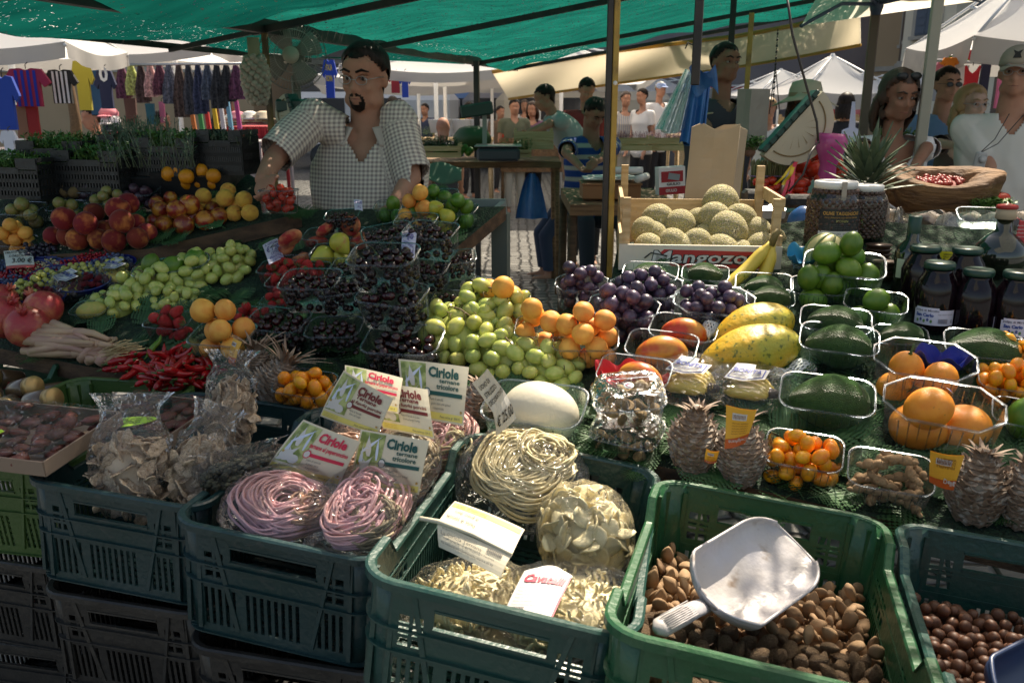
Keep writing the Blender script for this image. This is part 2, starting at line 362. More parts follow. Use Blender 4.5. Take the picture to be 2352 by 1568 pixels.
q = MB(); q.lathe([(0, 0), (.0065, 0), (.0065, .001), (0, .001)], 16, M=Matrix.Translation((.009, -.0105, W(1400, 190, 2.45).z-GZ))@Matrix.Rotation(PI/2, 4, 'X')); q.obj('round_sticker', PAPER, pole)
post((1608, 1600), -20, 195, 3.3, 20, DKMETAL, 'dark post with a hook behind the blue carrier bags', False)
post((1687, 1682), -20, 170, 6.0, 14, DKMETAL, 'thin dark post rising behind the head of the young man')
post((1727, 1708), 30, 250, 4.9, 12, YEL, 'slim yellow post behind the grey paper bag')
post((2016, 2012), -20, 260, 5.8, 20, mat('brown_post', (.16, .12, .09), .6), 'brown parasol post behind the dark haired woman')
post((2157, 2122), -20, 300, 3.9, 24, mat('grey_post', (.33, .32, .26), .35), 'pale grey metal post right of the dark haired woman')
post((606, 612), 60, 330, 4.4, 12, mat('ochre_post', (.3, .17, .04), .6, DKMETAL.diffuse_color[:3], 5), 'ochre post under the garlic string')
post((1094, 1096), 140, 640, 7.6, 12, DKMETAL, 'dark post at the far end of the green canopy')
post((1022, 1028), 200, 300, 13, 7, WHITEP, 'white parasol pole behind the white tubs')
post((1130, 1133), 195, 320, 14, 6, WHITEP, 'second white parasol pole right of the white tubs')
# ================================================================ beige awning
CANV = cloth('cream_canvas', (.62, .58, .48), .72, (.92, .88, .78), (.82, .76, .64), 1.2)
BANDC = cloth('ochre_hem', (.5, .36, .14), .5, (.6, .42, .15))
aw = thing('cream_awning', 'long cream canvas awning hanging behind the shop workers', 'awning')
top = [(1130, 166), (1410, 118), (1690, 84), (1830, 58), (1976, 18)]; bot = [(1168, 228), (1410, 193), (1690, 155), (1830, 132), (1977, 104)]; dp = [9.5, 9.1, 8.3, 7.6, 6.8]
def awf(a, bb, off=0):
 t = a*4; i = min(3, int(t)); t -= i
 def L_(l): return l[i][0]*(1-t)+l[i+1][0]*t, l[i][1]*(1-t)+l[i+1][1]*t
 A = L_(top); B = L_(bot); d = dp[i]*(1-t)+dp[i+1]*t
 px = A[0]*(1-bb)+B[0]*bb; py = A[1]*(1-bb)+B[1]*bb
 return W(px, py, d+.03*math.sin(bb*PI)+.05*math.sin(a*23+bb*3)+off)
q = MB(); q.sheet(awf, 60, 14); q.sheet(lambda a, bb: awf(a, bb, .012), 60, 14); q.obj('canvas_sheet', CANV, aw)
q = MB(); q.tube([awf(i/40, 1) for i in range(41)], .013, 6); q.tube([awf(i/40, 0) for i in range(41)], .02, 6); q.obj('hem', BANDC, aw)
# cream underside of the parasol at top right
pu = thing('cream_parasol', 'cream parasol seen from below beside the tall buildings, top right', 'parasol')
hub = W(2014, 10, 5.8); hub.z += .25
q = MB()
rim = [W(1840, 60, 5.2), W(1905, -60, 4.4), W(2330, -60, 4.6), W(2250, 2, 6.2), W(2020, 34, 7.2)]
for i in range(5):
 A, B = rim[i], rim[(i+1) % 5]
 q.sheet(lambda a, bb: (hub*(1-bb)+(A*(1-a)+B*a)*bb)+Vector((0, 0, -.06*math.sin(bb*PI)*math.sin(a*PI))), 6, 8)
q.obj('parasol_cloth', CANV, pu)
q = MB()
for p in rim: q.tube([hub-Vector((0, 0, .25)), (hub+p)/2-Vector((0, 0, .06)), p], .012, 6)
q.lathe([(.03, -.1), (.045, -.05), (.045, .03), (.03, .06)], 12, M=Matrix.Translation(hub-Vector((0, 0, .22)))); q.obj('ribs', mat('blue_metal', (.06, .09, .16), .4), pu)
# ================================================================ parasols beyond
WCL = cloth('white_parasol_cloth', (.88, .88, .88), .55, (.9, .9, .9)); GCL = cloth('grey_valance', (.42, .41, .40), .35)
def parasol(label, px, py, dep, wpx, rise, rot, hang=.25, peak=None, group=None, M=WCL):
 """square market parasol: (px,py) = centre of the eaves, wpx = width"""
 c = W(px, py, dep); h = wpx*dep/F/2
 o = thing('market_parasol', label, 'parasol', Matrix.Translation((c.x, c.y, GZ))@Matrix.Rotation(rot, 4, 'Z'), group)
 z = c.z-GZ; cs = [(-h, -h), (h, -h), (h, h), (-h, h)]; q = MB(); v = MB()
 for i in range(4):
  A = Vector((*cs[i], z)); B = Vector((*cs[(i+1) % 4], z)); P = Vector((0, 0, z+rise))
  q.sheet(lambda a, bb: P*(1-bb)+(A*(1-a)+B*a)*bb-Vector((0, 0, .10*h*math.sin(bb*PI)+.09*h*math.sin(a*PI)*bb)), 10, 10)
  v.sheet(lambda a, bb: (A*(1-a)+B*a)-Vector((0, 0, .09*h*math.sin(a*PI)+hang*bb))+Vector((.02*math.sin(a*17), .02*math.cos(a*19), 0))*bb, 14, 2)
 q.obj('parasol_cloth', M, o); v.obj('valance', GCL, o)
 q = MB(); q.tube([(0, 0, 0), (0, 0, z+rise)], .03, 8)
 for cx, cy in cs: q.tube([(0, 0, z+rise*.25), (cx*.5, cy*.5, z+rise*.45)], .015, 5); q.tube([(0, 0, z+rise-.03), (cx, cy, z-.03)], .014, 5)
 q.obj('parasol_frame', WHITEP, o); return o
parasol('big white parasol over the football shirts, far left', 20, 108, 7.2, 400, .6, .1, .12)
parasol('white parasol over the scarf stall, left of the fan', 400, 118, 10.5, 370, .6, -.15, .1)
parasol('long white parasol roof behind the head of the seller', 960, 178, 15, 420, .6, .1, .15)
parasol('distant white parasol roof behind the cream awning', 1240, 172, 19, 460, .4, 0, .15)
parasol('white parasol above the woman with the sun hat', 1905, 208, 13.5, 225, .55, .1, .22)
parasol('small white parasol behind the brown post', 1790, 212, 19, 200, .5, .2, .2)
parasol('white parasol roof right of the dark haired woman', 2090, 188, 17, 190, .3, 0, .3)
parasol('big white parasol over the dress stall, top right', 2370, 96, 7.5, 420, .72, -.1, .2)
parasol('white parasol roof at the middle of the square', 1480, 205, 24, 260, .5, 0, .25)
parasol('far white parasol roof between the dark post and the seller', 1000, 156, 12, 400, .35, .1, .12); parasol('far white parasol roof over the trestle tables', 1290, 150, 13.5, 420, .35, 0, .12); parasol('wide far white parasol roof in the middle of the square', 1130, 172, 17, 520, .35, .05, .12)  # extra roofs, inferred from the dark ground and added to shade it
# ================================================================ buildings
def stucco(n, c, c2): return mat(n, c, .9, c2, .6, .15, 6)
YW = stucco('yellow_stucco', (.62, .5, .30), (.55, .44, .27)); CW = stucco('cream_stucco', (.85, .78, .62), (.78, .7, .55)); MW = stucco('mauve_stucco', (.30, .27, .28), (.24, .22, .24)); PW = stucco('peach_stucco', (.5, .36, .22), (.46, .33, .2))
SHUT = mat('blue_grey_shutter', (.12, .15, .2), .6); STONE = mat('pale_stone', (.5, .46, .4), .8, (.4, .37, .32), 3); GLASS = mat('dark_glass', (.03, .035, .045), .1)
def building(label, p, rot, wd, ht, m, wins, dep=8, cols=3, rows=4, w0=.9, h0=1.7, z0=3.5, dz=3.6, cat='building', shut=SHUT, cornice=True):
 """front face starts at p (left foot) and runs along the local x"""
 o = thing('building', label, cat, Matrix.Translation((p.x, p.y, GZ))@Matrix.Rotation(rot, 4, 'Z'))
 q = MB(); q.box((wd/2, dep/2, ht/2), (wd, dep, ht)); q.obj('wall', m, o)
 for r in range(rows): k = MB(); k.box((wd/2, -.02, z0+r*dz-.75), (wd+.1, .14, .16)); k.obj('stone_band', STONE, o)
 k = MB(); k.box((wd/2, -.15, ht), (wd+.5, .6, .5)); k.obj('cornice', STONE, o)
 for r in range(rows):
  for c in range(cols):
   x = wd*(c+.5)/cols; z = z0+r*dz
   f = MB()
   for s in (-1, 1): f.box((s*(w0/2+.06), 0, h0/2), (.12, .12, h0+.24))
   f.box((0, 0, h0+.06), (w0, .12, .12)); f.box((0, -.03, -.07), (w0+.3, .2, .1))
   fo = f.obj('window', STONE, o, Matrix.Translation((x, -.05, z)))
   g = MB(); g.box((0, .02, h0/2), (w0, .04, h0)); g.obj('pane', GLASS, fo)
   if wins:
    for s in (-1, 1):
     sh = MB(); sh.box((0, 0, h0/2), (w0*.48, .04, h0))
     for i in range(8): sh.box((0, -.028, h0*(i+.5)/8), (w0*.42, .014, h0/14))
     sh.obj('shutter', shut, fo, Matrix.Translation((s*(w0*.76+.02), -.03, 0)) if (r+c) % 3 else Matrix.Translation((s*w0*.25, -.04, 0)))
 return o
building('cream house front with grey shutters at the top right corner', W(2225, 300, 24), -1.05, 22, 16, CW, True, cols=7, rows=4, z0=3.2)
building('yellow house closing the end of the narrow street', W(2120, 300, 38), .0, 22, 24, YW, True, cols=6, rows=5, z0=5)
building('narrow pale house front right of the brown post', W(2050, 300, 26), -1.25, 1.9, 18, CW, True, cols=1, rows=4, w0=.8)
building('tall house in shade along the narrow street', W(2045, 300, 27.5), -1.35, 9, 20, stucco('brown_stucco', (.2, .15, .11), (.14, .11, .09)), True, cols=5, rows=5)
building('mauve plastered house behind the middle of the market', W(1180, 320, 34), -.02, 14.5, 22, MW, False, cols=6, rows=5, z0=6)
building('sunlit peach house beside the narrow street', W(1990, 320, 30), -1.0, 6, 20, PW, True, cols=2, rows=4)
building('plain house wall behind the seller', W(560, 320, 36), 0, 11.4, 20, stucco('grey_stucco', (.3, .28, .27), (.25, .23, .22)), True, cols=4, rows=4, z0=4)
building('peach house with blue grey shutters at the top left', W(-600, 320, 27), .05, 16, 20, PW, True, cols=7, rows=5, z0=3.4)
q = MB(); q.box((0, 0, 0), (4.5, 1.2, .12)); q.box((0, -.62, -.15), (4.5, .03, .3), mi=1); q.obj('shop_awning', [WHITEP, mat('red_cloth', (.4, .03, .03), .8)], None, Matrix.Translation(W(1720, 200, 31)), label='white shop awning with a red valance on the mauve house', cat='awning')
# ---------------------------------------------------------------- trees far left
LEAF = mat('tree_leaf', (.05, .09, .025), .6, (.025, .05, .012), 1.5, rand=.2)
def tree(label, px, py, dep, r):
 c = W(px, py, dep); o = thing('tree', label, 'tree', (c.x, c.y, GZ), 'trees in front of the peach house')
 q = MB(); q.tube([(0, 0, 0), (.1, 0, c.z*.4), (0, .1, c.z*.75), (0, 0, c.z)], [.16, .13, .09, .05], 8)
 for i in range(7):
  a = i*.9; q.tube([(0, 0, c.z*.7), (math.cos(a)*r*.4, math.sin(a)*r*.4, c.z*.85+.1*i), (math.cos(a)*r*.8, math.sin(a)*r*.8, c.z+.2*math.sin(i*3)*r)], [.06, .04, .015], 5)
 q.obj('trunk', WOOD, o)
 q = MB(); R = random.Random(int(px+9000))
 for i in range(1500):
  v = Vector([R.gauss(0, 1) for _ in range(3)]).normalized()*R.uniform(.35, 1)**.5
  if noise.noise(v*2.2+Vector((px, 0, 0))) < -.08: continue
  p = Vector((v.x*r, v.y*r, v.z*r*.7+c.z)); s = .11*R.uniform(.6, 1.3)
  e = Euler((R.uniform(0, 6), R.uniform(0, 6), R.uniform(0, 6))).to_matrix()
  q.add([p+e@Vector(t)*s for t in ((-1, 0, 0), (0, -.5, .1), (1, 0, 0), (0, .5, .1))], [(0, 1, 2, 3)], 0, None, False)
 q.obj('crown', LEAF, o)
tree('dark tree top behind the left white parasol', 20, 60, 16, 1.0)
tree('small green tree showing between the two left parasols', 140, 92, 20, .9)
# ================================================================ plastic crates
def crate_mesh():
 Wd, D, r, H = .4, .6, .05, .235
 def panel(c0, c1, holes, ztop, put, mb):
  cs = sorted({round(c0, 4), round(c1, 4)} | {round(h[k], 4) for h in holes for k in (0, 1)} | {round(c, 4) for c in (-.19, -.16, .16, .19) if c0 < c < c1})
  zs = sorted({-.0001, -.025, -H} | {round(h[k], 4) for h in holes for k in (2, 3)}, reverse=True)
  vs = [put(c, (ztop(c)+(-.0 if i == 0 else 0)) if i == 0 else min(z, ztop(c)-.004)) for c in cs for i, z in enumerate(zs)]
  n = len(zs); fs = []
  for i in range(len(cs)-1):
   for j in range(n-1):
    cm, zm = (cs[i]+cs[i+1])/2, (zs[j]+zs[j+1])/2
    if any(h[0] < cm < h[1] and h[2] < zm < h[3] for h in holes): continue
    fs.append((i*n+j, (i+1)*n+j, (i+1)*n+j+1, i*n+j+1))
  mb.add(vs, fs, 0, None, False)
 def ins(z): return -.014*(-z/H)
 mb = MB()
 fh = [(-.085, .085, -.066, -.034)]
 for s in (-1, 1):
  for k in range(2):
   for j in range(3):
    a = s*(.1+.022*k); fh.append((min(a, a+s*.016), max(a, a+s*.016), -.052-.02*j-.014, -.052-.02*j))
 fh += [(-.143+.0143*i, -.143+.0143*i+.0075, -.212, -.13) for i in range(20) if abs(-.14+.0143*i) < .06 or abs(-.14+.0143*i) > .08]
 lh = []
 for s in (-1, 1):
  for k in range(5):
   for j in range(2):
    a = s*(.09+.024*k); lh.append((min(a, a+s*.018), max(a, a+s*.018), -.07-.024*j-.016, -.07-.024*j))
 lh += [(-.235+.0143*i, -.235+.0143*i+.0075, -.212, -.118) for i in range(33)]
 flat = lambda c: 0.
 def dip(c):
  a = abs(c); return 0. if a > .19 else (-.036 if a < .16 else -.036*(.19-a)/.03)
 x, y = Wd/2, D/2
 panel(-x+r, x-r, fh, flat, lambda c, z: (c, -y-ins(z), z), mb); panel(-x+r, x-r, fh, flat, lambda c, z: (-c, y+ins(z), z), mb)
 panel(-y+r, y-r, lh, dip, lambda c, z: (x+ins(z), c, z), mb); panel(-y+r, y-r, lh, dip, lambda c, z: (-x-ins(z), -c, z), mb)
 for sx in (-1, 1):
  for sy in (-1, 1):
   cx, cy = sx*(x-r), sy*(y-r); ks = range(7); vs = []
   for k in ks:
    a = k/6*PI/2
    for z in (0, -.08, -.16, -H): vs.append((cx+sx*math.cos(a)*(r+ins(z)), cy+sy*math.sin(a)*(r+ins(z)), z))
   mb.add(vs, [(k*4+j, (k+1)*4+j, (k+1)*4+j+1, k*4+j+1) if sx*sy < 0 else (k*4+j, k*4+j+1, (k+1)*4+j+1, (k+1)*4+j) for k in range(6) for j in range(3)])
 i2 = ins(-H)
 fl = MB(); nx, ny = 17, 25; hx, hy = x-.016, y-.016
 for i in range(nx): fl.box((-hx+2*hx*(i+.5)/nx, 0, -H+.004), (.012, 2*hy, .005))
 for i in range(ny): fl.box((0, -hy+2*hy*(i+.5)/ny, -H+.0075), (2*hx, .012, .004))
 # perimeter path
 path = []
 def arc(sx, sy, a0):
  for k in range(7):
   a = a0+k/6*PI/2; path.append((sx*(x-r)+r*math.cos(a), sy*(y-r)+r*math.sin(a), 0, math.cos(a), math.sin(a)))
 arc(1, -1, -PI/2)
 for c in (-.19, -.16, .16, .19): path.append((x, c, dip(c), 1, 0))
 arc(1, 1, 0); arc(-1, 1, PI/2)
 for c in (.19, .16, -.16, -.19): path.append((-x, c, dip(c), -1, 0))
 arc(-1, -1, PI)
 def ring(mbb, prof, dz=None):
  n = len(path); vs = []
  for (px, py, pz, nx_, ny_) in path:
   for (o, z) in prof:
    zz = (pz if dz is None else 0)+z; vs.append((px+nx_*(o+ins(min(0, zz))), py+ny_*(o+ins(min(0, zz))), zz))
  m = len(prof); fs = [(i*m+j, i*m+(j+1) % m, ((i+1) % n)*m+(j+1) % m, ((i+1) % n)*m+j) for i in range(n) for j in range(m)]
  mbb.add(vs, fs, 0, None, False)
 rm = MB(); ring(rm, [(-.004, -.002), (-.002, .002), (.008, .003), (.012, .0), (.0125, -.012), (.0105, -.012), (.0095, -.002), (-.002, -.003)])
 rb = MB()
 for z in (-.078, -.118, -.232): ring(rb, [(-.001, z+.002), (.009, z+.0015), (.009, z-.0015), (-.001, z-.002)], 1)
 for sx in (-1, 1):
  for sy in (-1, 1):
   for a in (0, PI/4, PI/2):
    cx = sx*(x-r+(r+.002)*math.cos(a)); cy = sy*(y-r+(r+.002)*math.sin(a)); t_ = i2
    rb.beam((cx, cy, -.012), (cx+sx*math.cos(a)*t_, cy+sy*math.sin(a)*t_, -H+.002), .004 if a != 0 else .004, .01) if False else rb.box((cx+sx*math.cos(a)*t_/2, cy+sy*math.sin(a)*t_/2, -H/2), (.008, .008, H-.03))
 for sy in (-1, 1):
  for s in (-1, 1): rb.beam((s*.118, sy*(y+.003), -.014), (s*.075, sy*(y-.008), -H+.02), .005, .008)
  for s in (-1, 1): rb.box((s*.0, sy*(y-.001), -.034-(.032 if s > 0 else 0)), (.172, .008, .004))
 me = mb.mesh('crate_wall', BLACKP); 
 return me, rm.mesh('rim', BLACKP), rb.mesh('ribs', BLACKP), fl.mesh('floor', BLACKP)
_cm = crate_mesh(); CRH = .235
TEAL = mat('teal_crate_plastic', (.010, .058, .048), .33, (.03, .07, .06), 7, .12, 90, rand=.1, spec=.6, col3=(.07, .085, .08), scale3=30, thr3=(.62, .8))
GRN = mat('green_crate_plastic', (.012, .085, .028), .36, (.025, .10, .045), 7, .12, 90, spec=.6, col3=(.08, .12, .08), scale3=40, thr3=(.66, .82))
OLV = mat('yellow_green_crate_plastic', (.045, .10, .022), .4, (.06, .11, .03), 6, .12, 90)
NAVY = mat('dark_teal_crate_plastic', (.008, .035, .036), .36, (.018, .045, .05), 7, .12, 90, col3=(.05, .06, .06), scale3=26, thr3=(.62, .8))
def crate_matrix(x0, y0, z0, a, t, r):
 Rz = Matrix(((math.cos(a), math.sin(a), 0), (-math.sin(a), math.cos(a), 0), (0, 0, 1)))
 Rx = Matrix(((1, 0, 0), (0, math.cos(t), -math.sin(t)), (0, math.sin(t), math.cos(t))))
 Ry = Matrix(((math.cos(r), 0, math.sin(r)), (0, 1, 0), (-math.sin(r), 0, math.cos(r))))
 return Matrix.Translation((x0, y0, z0))@(Rz@Rx@Ry).to_4x4()
_cc = {}
def crate(M, m, label, group=None):
 o = thing('plastic_crate', label, 'crate', M, group)
 if m.name not in _cc:
  l = []
  for me in _cm:
   c = me.copy(); c.materials.clear(); c.materials.append(m); l.append(c)
  _cc[m.name] = l
 for n, me in zip(('wall', 'rim', 'rib_frame', 'slatted_floor'), _cc[m.name]):
  c = link(n, me, o)
  if n == 'wall': s = c.modifiers.new('solid', 'SOLIDIFY'); s.thickness = .0035; s.offset = -1
 return o
CSZ = {'ciri': .93, 'mush': .87, 'left': .85, 'far': .85}   # slightly smaller crates
CM = {'mush': crate_matrix(-.666, 1.67, .977, .211, -.015, .07)@Matrix.Scale(.87, 4), 'ciri': crate_matrix(-.331, 1.561, .959, .239, .014, .086)@Matrix.Scale(.93, 4),
   'pasta': crate_matrix(.039, 1.38, .957, .216, -.016, .13), 'almond': crate_matrix(.398, 1.202, .959, .286, -.09, .073), 'hazel': crate_matrix(.802, 1.065, .93, .29, -.06, .06),
   'left': crate_matrix(-1.0, 1.82, .973, .2, .017, -.011)@Matrix.Scale(.85, 4), 'far': crate_matrix(-1.43, 2.09, .985, .2, -.02, .04)@Matrix.Scale(.85, 4)}
crate(CM['mush'], NAVY, 'dark teal plastic crate holding the bags of dried mushrooms'); crate(CM['ciri'], NAVY, 'dark teal plastic crate holding the pink noodle bags with printed cards')
crate(CM['pasta'], TEAL, 'teal plastic crate holding the cream coloured pasta bags'); crate(CM['almond'], GRN, 'bright green plastic crate full of almonds in their shells')
crate(CM['hazel'], TEAL, 'teal plastic crate full of hazelnuts at the right edge'); crate(CM['left'], OLV, 'yellow green plastic crate holding two trays of dried fruit under film')
crate(CM['far'], mat('mid_green_crate_plastic', (.018, .08, .035), .4, (.03, .09, .05), 6, .1, 90), 'mid green crate with the small glass jars at the left edge')
DC = mat('brown_black_crate_plastic', (.018, .017, .016), .42, (.035, .033, .03), 7, .15, 60, rand=.2)
for k, nm in (('mush', 'mushroom'), ('ciri', 'pink noodle'), ('pasta', 'cream pasta'), ('left', 'dried fruit'), ('almond', 'almond'), ('hazel', 'hazelnut')):
 m = CM[k]; x, y, z = m.translation; cs = CSZ.get(k, 1)
 for i in range(3):
  a = (.211+(.03, -.02, .015)[i]) if k != 'almond' else .27
  p = Vector((x+.02*(i % 2), y+.012*i, z-.008-(CRH+.006)*cs*(i+1)))
  if p.z-CRH*cs < GZ: break
  crate(Matrix.Translation(p)@Matrix.Rotation(-a, 4, 'Z')@Matrix.Scale(cs, 4), DC, 'brownish black empty crate %s in the stack under the %s crate' % (('directly', 'second from the top', 'at the bottom')[i], nm) if i else 'brownish black empty crate directly below the %s crate' % nm, 'stacked dark crates under the stall front')
# ================================================================ packing of loose produce
def pack(n, r, inside, K=14, z0=0., jr=.1, R=rng, pull=0., cap=None):
 """drop n balls one by one; inside(R) -> random (x,y) ; returns (x,y,z,r)"""
 P = np.zeros((0, 4)); out = []; miss = 0
 for i in range(n):
  ri = r*(1+jr*R.uniform(-1, 1)); best = None
  for k in range(K):
   x, y = inside(R)
   z = z0+ri
   if len(P):
    d2 = (P[:, 0]-x)**2+(P[:, 1]-y)**2; s = (P[:, 3]+ri)**2*.94-d2; mk = s > 0
    if mk.any(): z = max(z, float((P[mk, 2]+np.sqrt(s[mk])).max()))
   c = z+pull*math.hypot(x, y)
   if best is None or c < best[0]: best = (c, x, y, z, ri)
  _, x, y, z, ri = best
  if cap and z > cap(x, y): 
   miss = miss+1 if i else 1
   if miss > 12: break
   continue
  P = np.vstack([P, [[x, y, z, ri]]]); out.append((x, y, z, ri))
 return out
def in_box(w, d): return lambda R: (R.uniform(-w/2, w/2), R.uniform(-d/2, d/2))
def in_disc(a, b): 
 def f(R):
  t = R.uniform(0, 2*PI); q = math.sqrt(R.uniform(0, 1)); return a*q*math.cos(t), b*q*math.sin(t)
 return f
def rot_any(R=rng): return Euler((R.uniform(0, 6.28), R.uniform(0, 6.28), R.uniform(0, 6.28))).to_matrix().to_4x4()
def rot_flat(R=rng, tilt=.35): return (Matrix.Rotation(R.uniform(0, 6.28), 4, 'Z')@Matrix.Rotation(R.uniform(-tilt, tilt), 4, 'X')@Matrix.Rotation(R.uniform(-tilt, tilt), 4, 'Y'))
class Kind:
 """a few mesh variants of unit size (radius 1)"""
 def __init__(s, name, meshes, cat=None): s.name = name; s.me = meshes; s.cat = cat or name.replace('_', ' '); s.k = 0
 def put(s, M, sc, label, group, parent=None, R=rng):
  s.k += 1
  o = link(s.name, s.me[int(R.integers(len(s.me)))], parent, M@Matrix.Diagonal((sc, sc, sc, 1)))
  if parent is None: tag(o, label, s.cat, group)
  return o
def heap(kind, MW, pts, label, group, rot=rot_any, parent=None, sc=1.):
 for (x, y, z, r) in pts: kind.put(MW@Matrix.Translation((x, y, z))@rot(), r*sc, label, group, parent)
# ---------------------------------------------------------------- nuts
def nutfn(seed, pt=.35, flat=.72):
 def f(v):
  r = math.hypot(v.x, v.y); s = 1-.0
  x = v.x*(1+0*pt); k = max(0, v.x); taper = 1-pt*k**1.6
  w = Vector((v.x*1.35*(1+.12*k), v.y*.92*taper, v.z*flat*taper))
  w *= 1+.05*noise.noise(v*2+Vector((seed*5, 0, 0)))
  if abs(v.z) < .25: w.y *= 1.05
  return w
 return f
ALM = mat('almond_shell', (.36, .24, .13), .8, (.25, .15, .08), 3, .9, 9, rand=.25, col3=(.10, .05, .025), scale3=14, thr3=(.62, .68), bdist=.06)
almonds = Kind('almond', [MB().ball((0, 0, 0), 1, 16, fn=nutfn(i, .4+.1*(i % 3), .62+.05*i)).mesh('almond', ALM) for i in range(4)])
HAZ = mat('hazelnut_shell', (.17, .075, .04), .5, (.10, .04, .022), 1.6, .15, 8, rand=.3, col3=(.36, .22, .13), scale3=1.2, thr3=(.6, .75))
def hz(seed):
 def f(v):
  w = Vector((v.x, v.y, v.z*.93)); 
  if v.z > .7: w.z = (.7+(v.z-.7)*.5)*.93
  if v.z < -.6: w *= 1+.22*(-v.z-.6); w.z -= .1*(-v.z-.6)
  return w*(1+.03*noise.noise(v*2+Vector((seed, 0, 0))))
 return f
hazels = Kind('hazelnut', [MB().ball((0, 0, 0), 1, 14, fn=hz(i)).mesh('hazelnut', HAZ) for i in range(3)])
def merged(name, kd, M, pts, parent=None, rot=rot_any, sc=1., **kw):
 """hidden lower layers as one stuff object"""
 mb = MB()
 me = kd.me[0]; vs = [v.co.copy() for v in me.vertices]; fs = [tuple(p.vertices) for p in me.polygons]; mi = [p.material_index for p in me.polygons][0]
 for (x, y, z, r) in pts: mb.add(vs, fs, mi, Matrix.Translation((x, y, z))@rot()@Matrix.Diagonal((r*sc, r*sc, r*sc, 1)))
 return mb.obj(name, list(me.materials), parent, M, **kw)
CF = lambda k, dz: CM[k]@Matrix.Translation((0, 0, dz))
def nut_crate(key, kind, r, n, label, group, base, slope=0.):
 m = CF(key, -CRH); pts = pack(n, r, in_box(.36, .55), 10, base, .14)
 pts = [(x, y, z-slope*(y+.1), q) for x, y, z, q in pts]
 top = sorted(pts, key=lambda p: -p[2]); 
 # those with nothing above are the visible ones
 vis, hid = [], []
 for p in pts:
  c = sum(1 for q in pts if q[2] > p[2]+r*.5 and (q[0]-p[0])**2+(q[1]-p[1])**2 < (1.25*r)**2)
  (vis if c < 2 else hid).append(p)
 vis.sort(key=lambda p: p[1]); vis = vis[:290]; 
 heap(kind, m, vis, label, group)
 rest = [p for p in pts if p not in vis]
 if rest: merged(kind.name+'_layer', kind, m, rest, kind='stuff', label=('rough ' if kind is almonds else 'round ')+kind.name+'s lying deeper in the crate', cat='nuts')
 bs = MB(); bs.box((0, 0, base/2), (.35, .54, base)); bs.obj('nut_sack', mat(kind.name+'_sacking', (.05, .03, .02), .9), None, m, label='brown sacking under the %ss in their crate' % kind.name, cat='sack')
nut_crate('almond', almonds, .0118, 740, 'rough tan almond in its shell, heaped in the bright green crate', 'almonds heaped in the green crate', .075, .05)
nut_crate('hazel', hazels, .0105, 700, 'glossy brown hazelnut heaped in the teal crate at the right edge', 'hazelnuts heaped in the teal crate', .085, .02)
# ---------------------------------------------------------------- scoops
def scoop(M, m, label, s=1.):
 o = thing('scoop', label, 'scoop', M)
 q = MB()
 # open trough: local x = length (handle at -x), z up; mouth at +x
 L_, Wd, D = .115*s, .073*s, .046*s
 def f(a, bb):
  x = -L_+2*L_*a; t = (bb*2-1)
  wx = Wd*(min(1, ((a+.015)/.2))**.5 if a < .185 else 1)*(1 if a < .7 else math.sqrt(1-((a-.7)/.36)**2.5)); x += .022*s*math.cos(t*PI/2)*max(0, a-.8)/.2
  dx = D*(min(1, (a+.01)/.2)**.5)*(1-.55*max(0, a-.45)/.55)
  return Vector((x, wx*math.sin(t*PI/2)*1.0, -dx*math.cos(t*PI/2)**.8))
 q.sheet(f, 34, 24)
 q.add([f(0, j/24) for j in range(25)], [tuple(range(25))], 0)
 b_ = q.obj('bowl', m, o); sm = b_.modifiers.new('solid', 'SOLIDIFY'); sm.thickness = .0035*s; sm.offset = 0
 rm = MB(); pts = [f(i/34, 0)+Vector((0, 0, .001)) for i in range(35)]+[f(1, j/24) for j in range(1, 24)]+[f(1-i/34, 1)+Vector((0, 0, .001)) for i in range(35)]
 rm.tube(pts, .0028*s, 8); rm.obj('rolled_rim', m, o)
 h = MB(); h.tube([(-L_+.004, 0, -.02*s), (-L_-.03*s, 0, -.006*s), (-L_-.08*s, 0, .008*s), (-L_-.118*s, 0, .014*s), (-L_-.13*s, 0, .015*s)], [.0125*s, .0135*s, .0155*s, .015*s, .006*s], 16, flat=.62)
 for i in range(-4, 5): h.tube([(-L_-.045*s, i*.003*s, .0105*s+.001), (-L_-.112*s, i*.003*s, .0238*s)], .0009*s, 5)
 h.obj('handle', m, o); return o
SCM = mat('scuffed_white_plastic', (.50, .49, .54), .32, (.48, .45, .44), 12, .1, 60, col3=(.22, .15, .10), scale3=26, thr3=(.62, .78))
def frame3(o, xdir, up_):
 x = (xdir).normalized(); z = (up_-x*up_.dot(x)).normalized(); y = z.cross(x)
 return Matrix.Translation(o)@Matrix((x, y, z)).transposed().to_4x4()
tip = G(1852, 1238, .955); hnd = G(1500, 1470, .93); d_ = tip-hnd
scoop(frame3(hnd+d_*.62+Vector((0, 0, .008)), d_, Vector((.12, -.62, 1))), SCM, 'scuffed white plastic scoop lying on the almonds', d_.length/.40*1.03)
scoop(frame3(G(2490, 1590, .86), Vector((.9, .5, .02)), Vector((.05, -.5, 1))), mat('dark_blue_plastic', (.03, .05, .12), .35), 'dark blue scoop at the bottom right corner in the hazelnuts', 1.25)
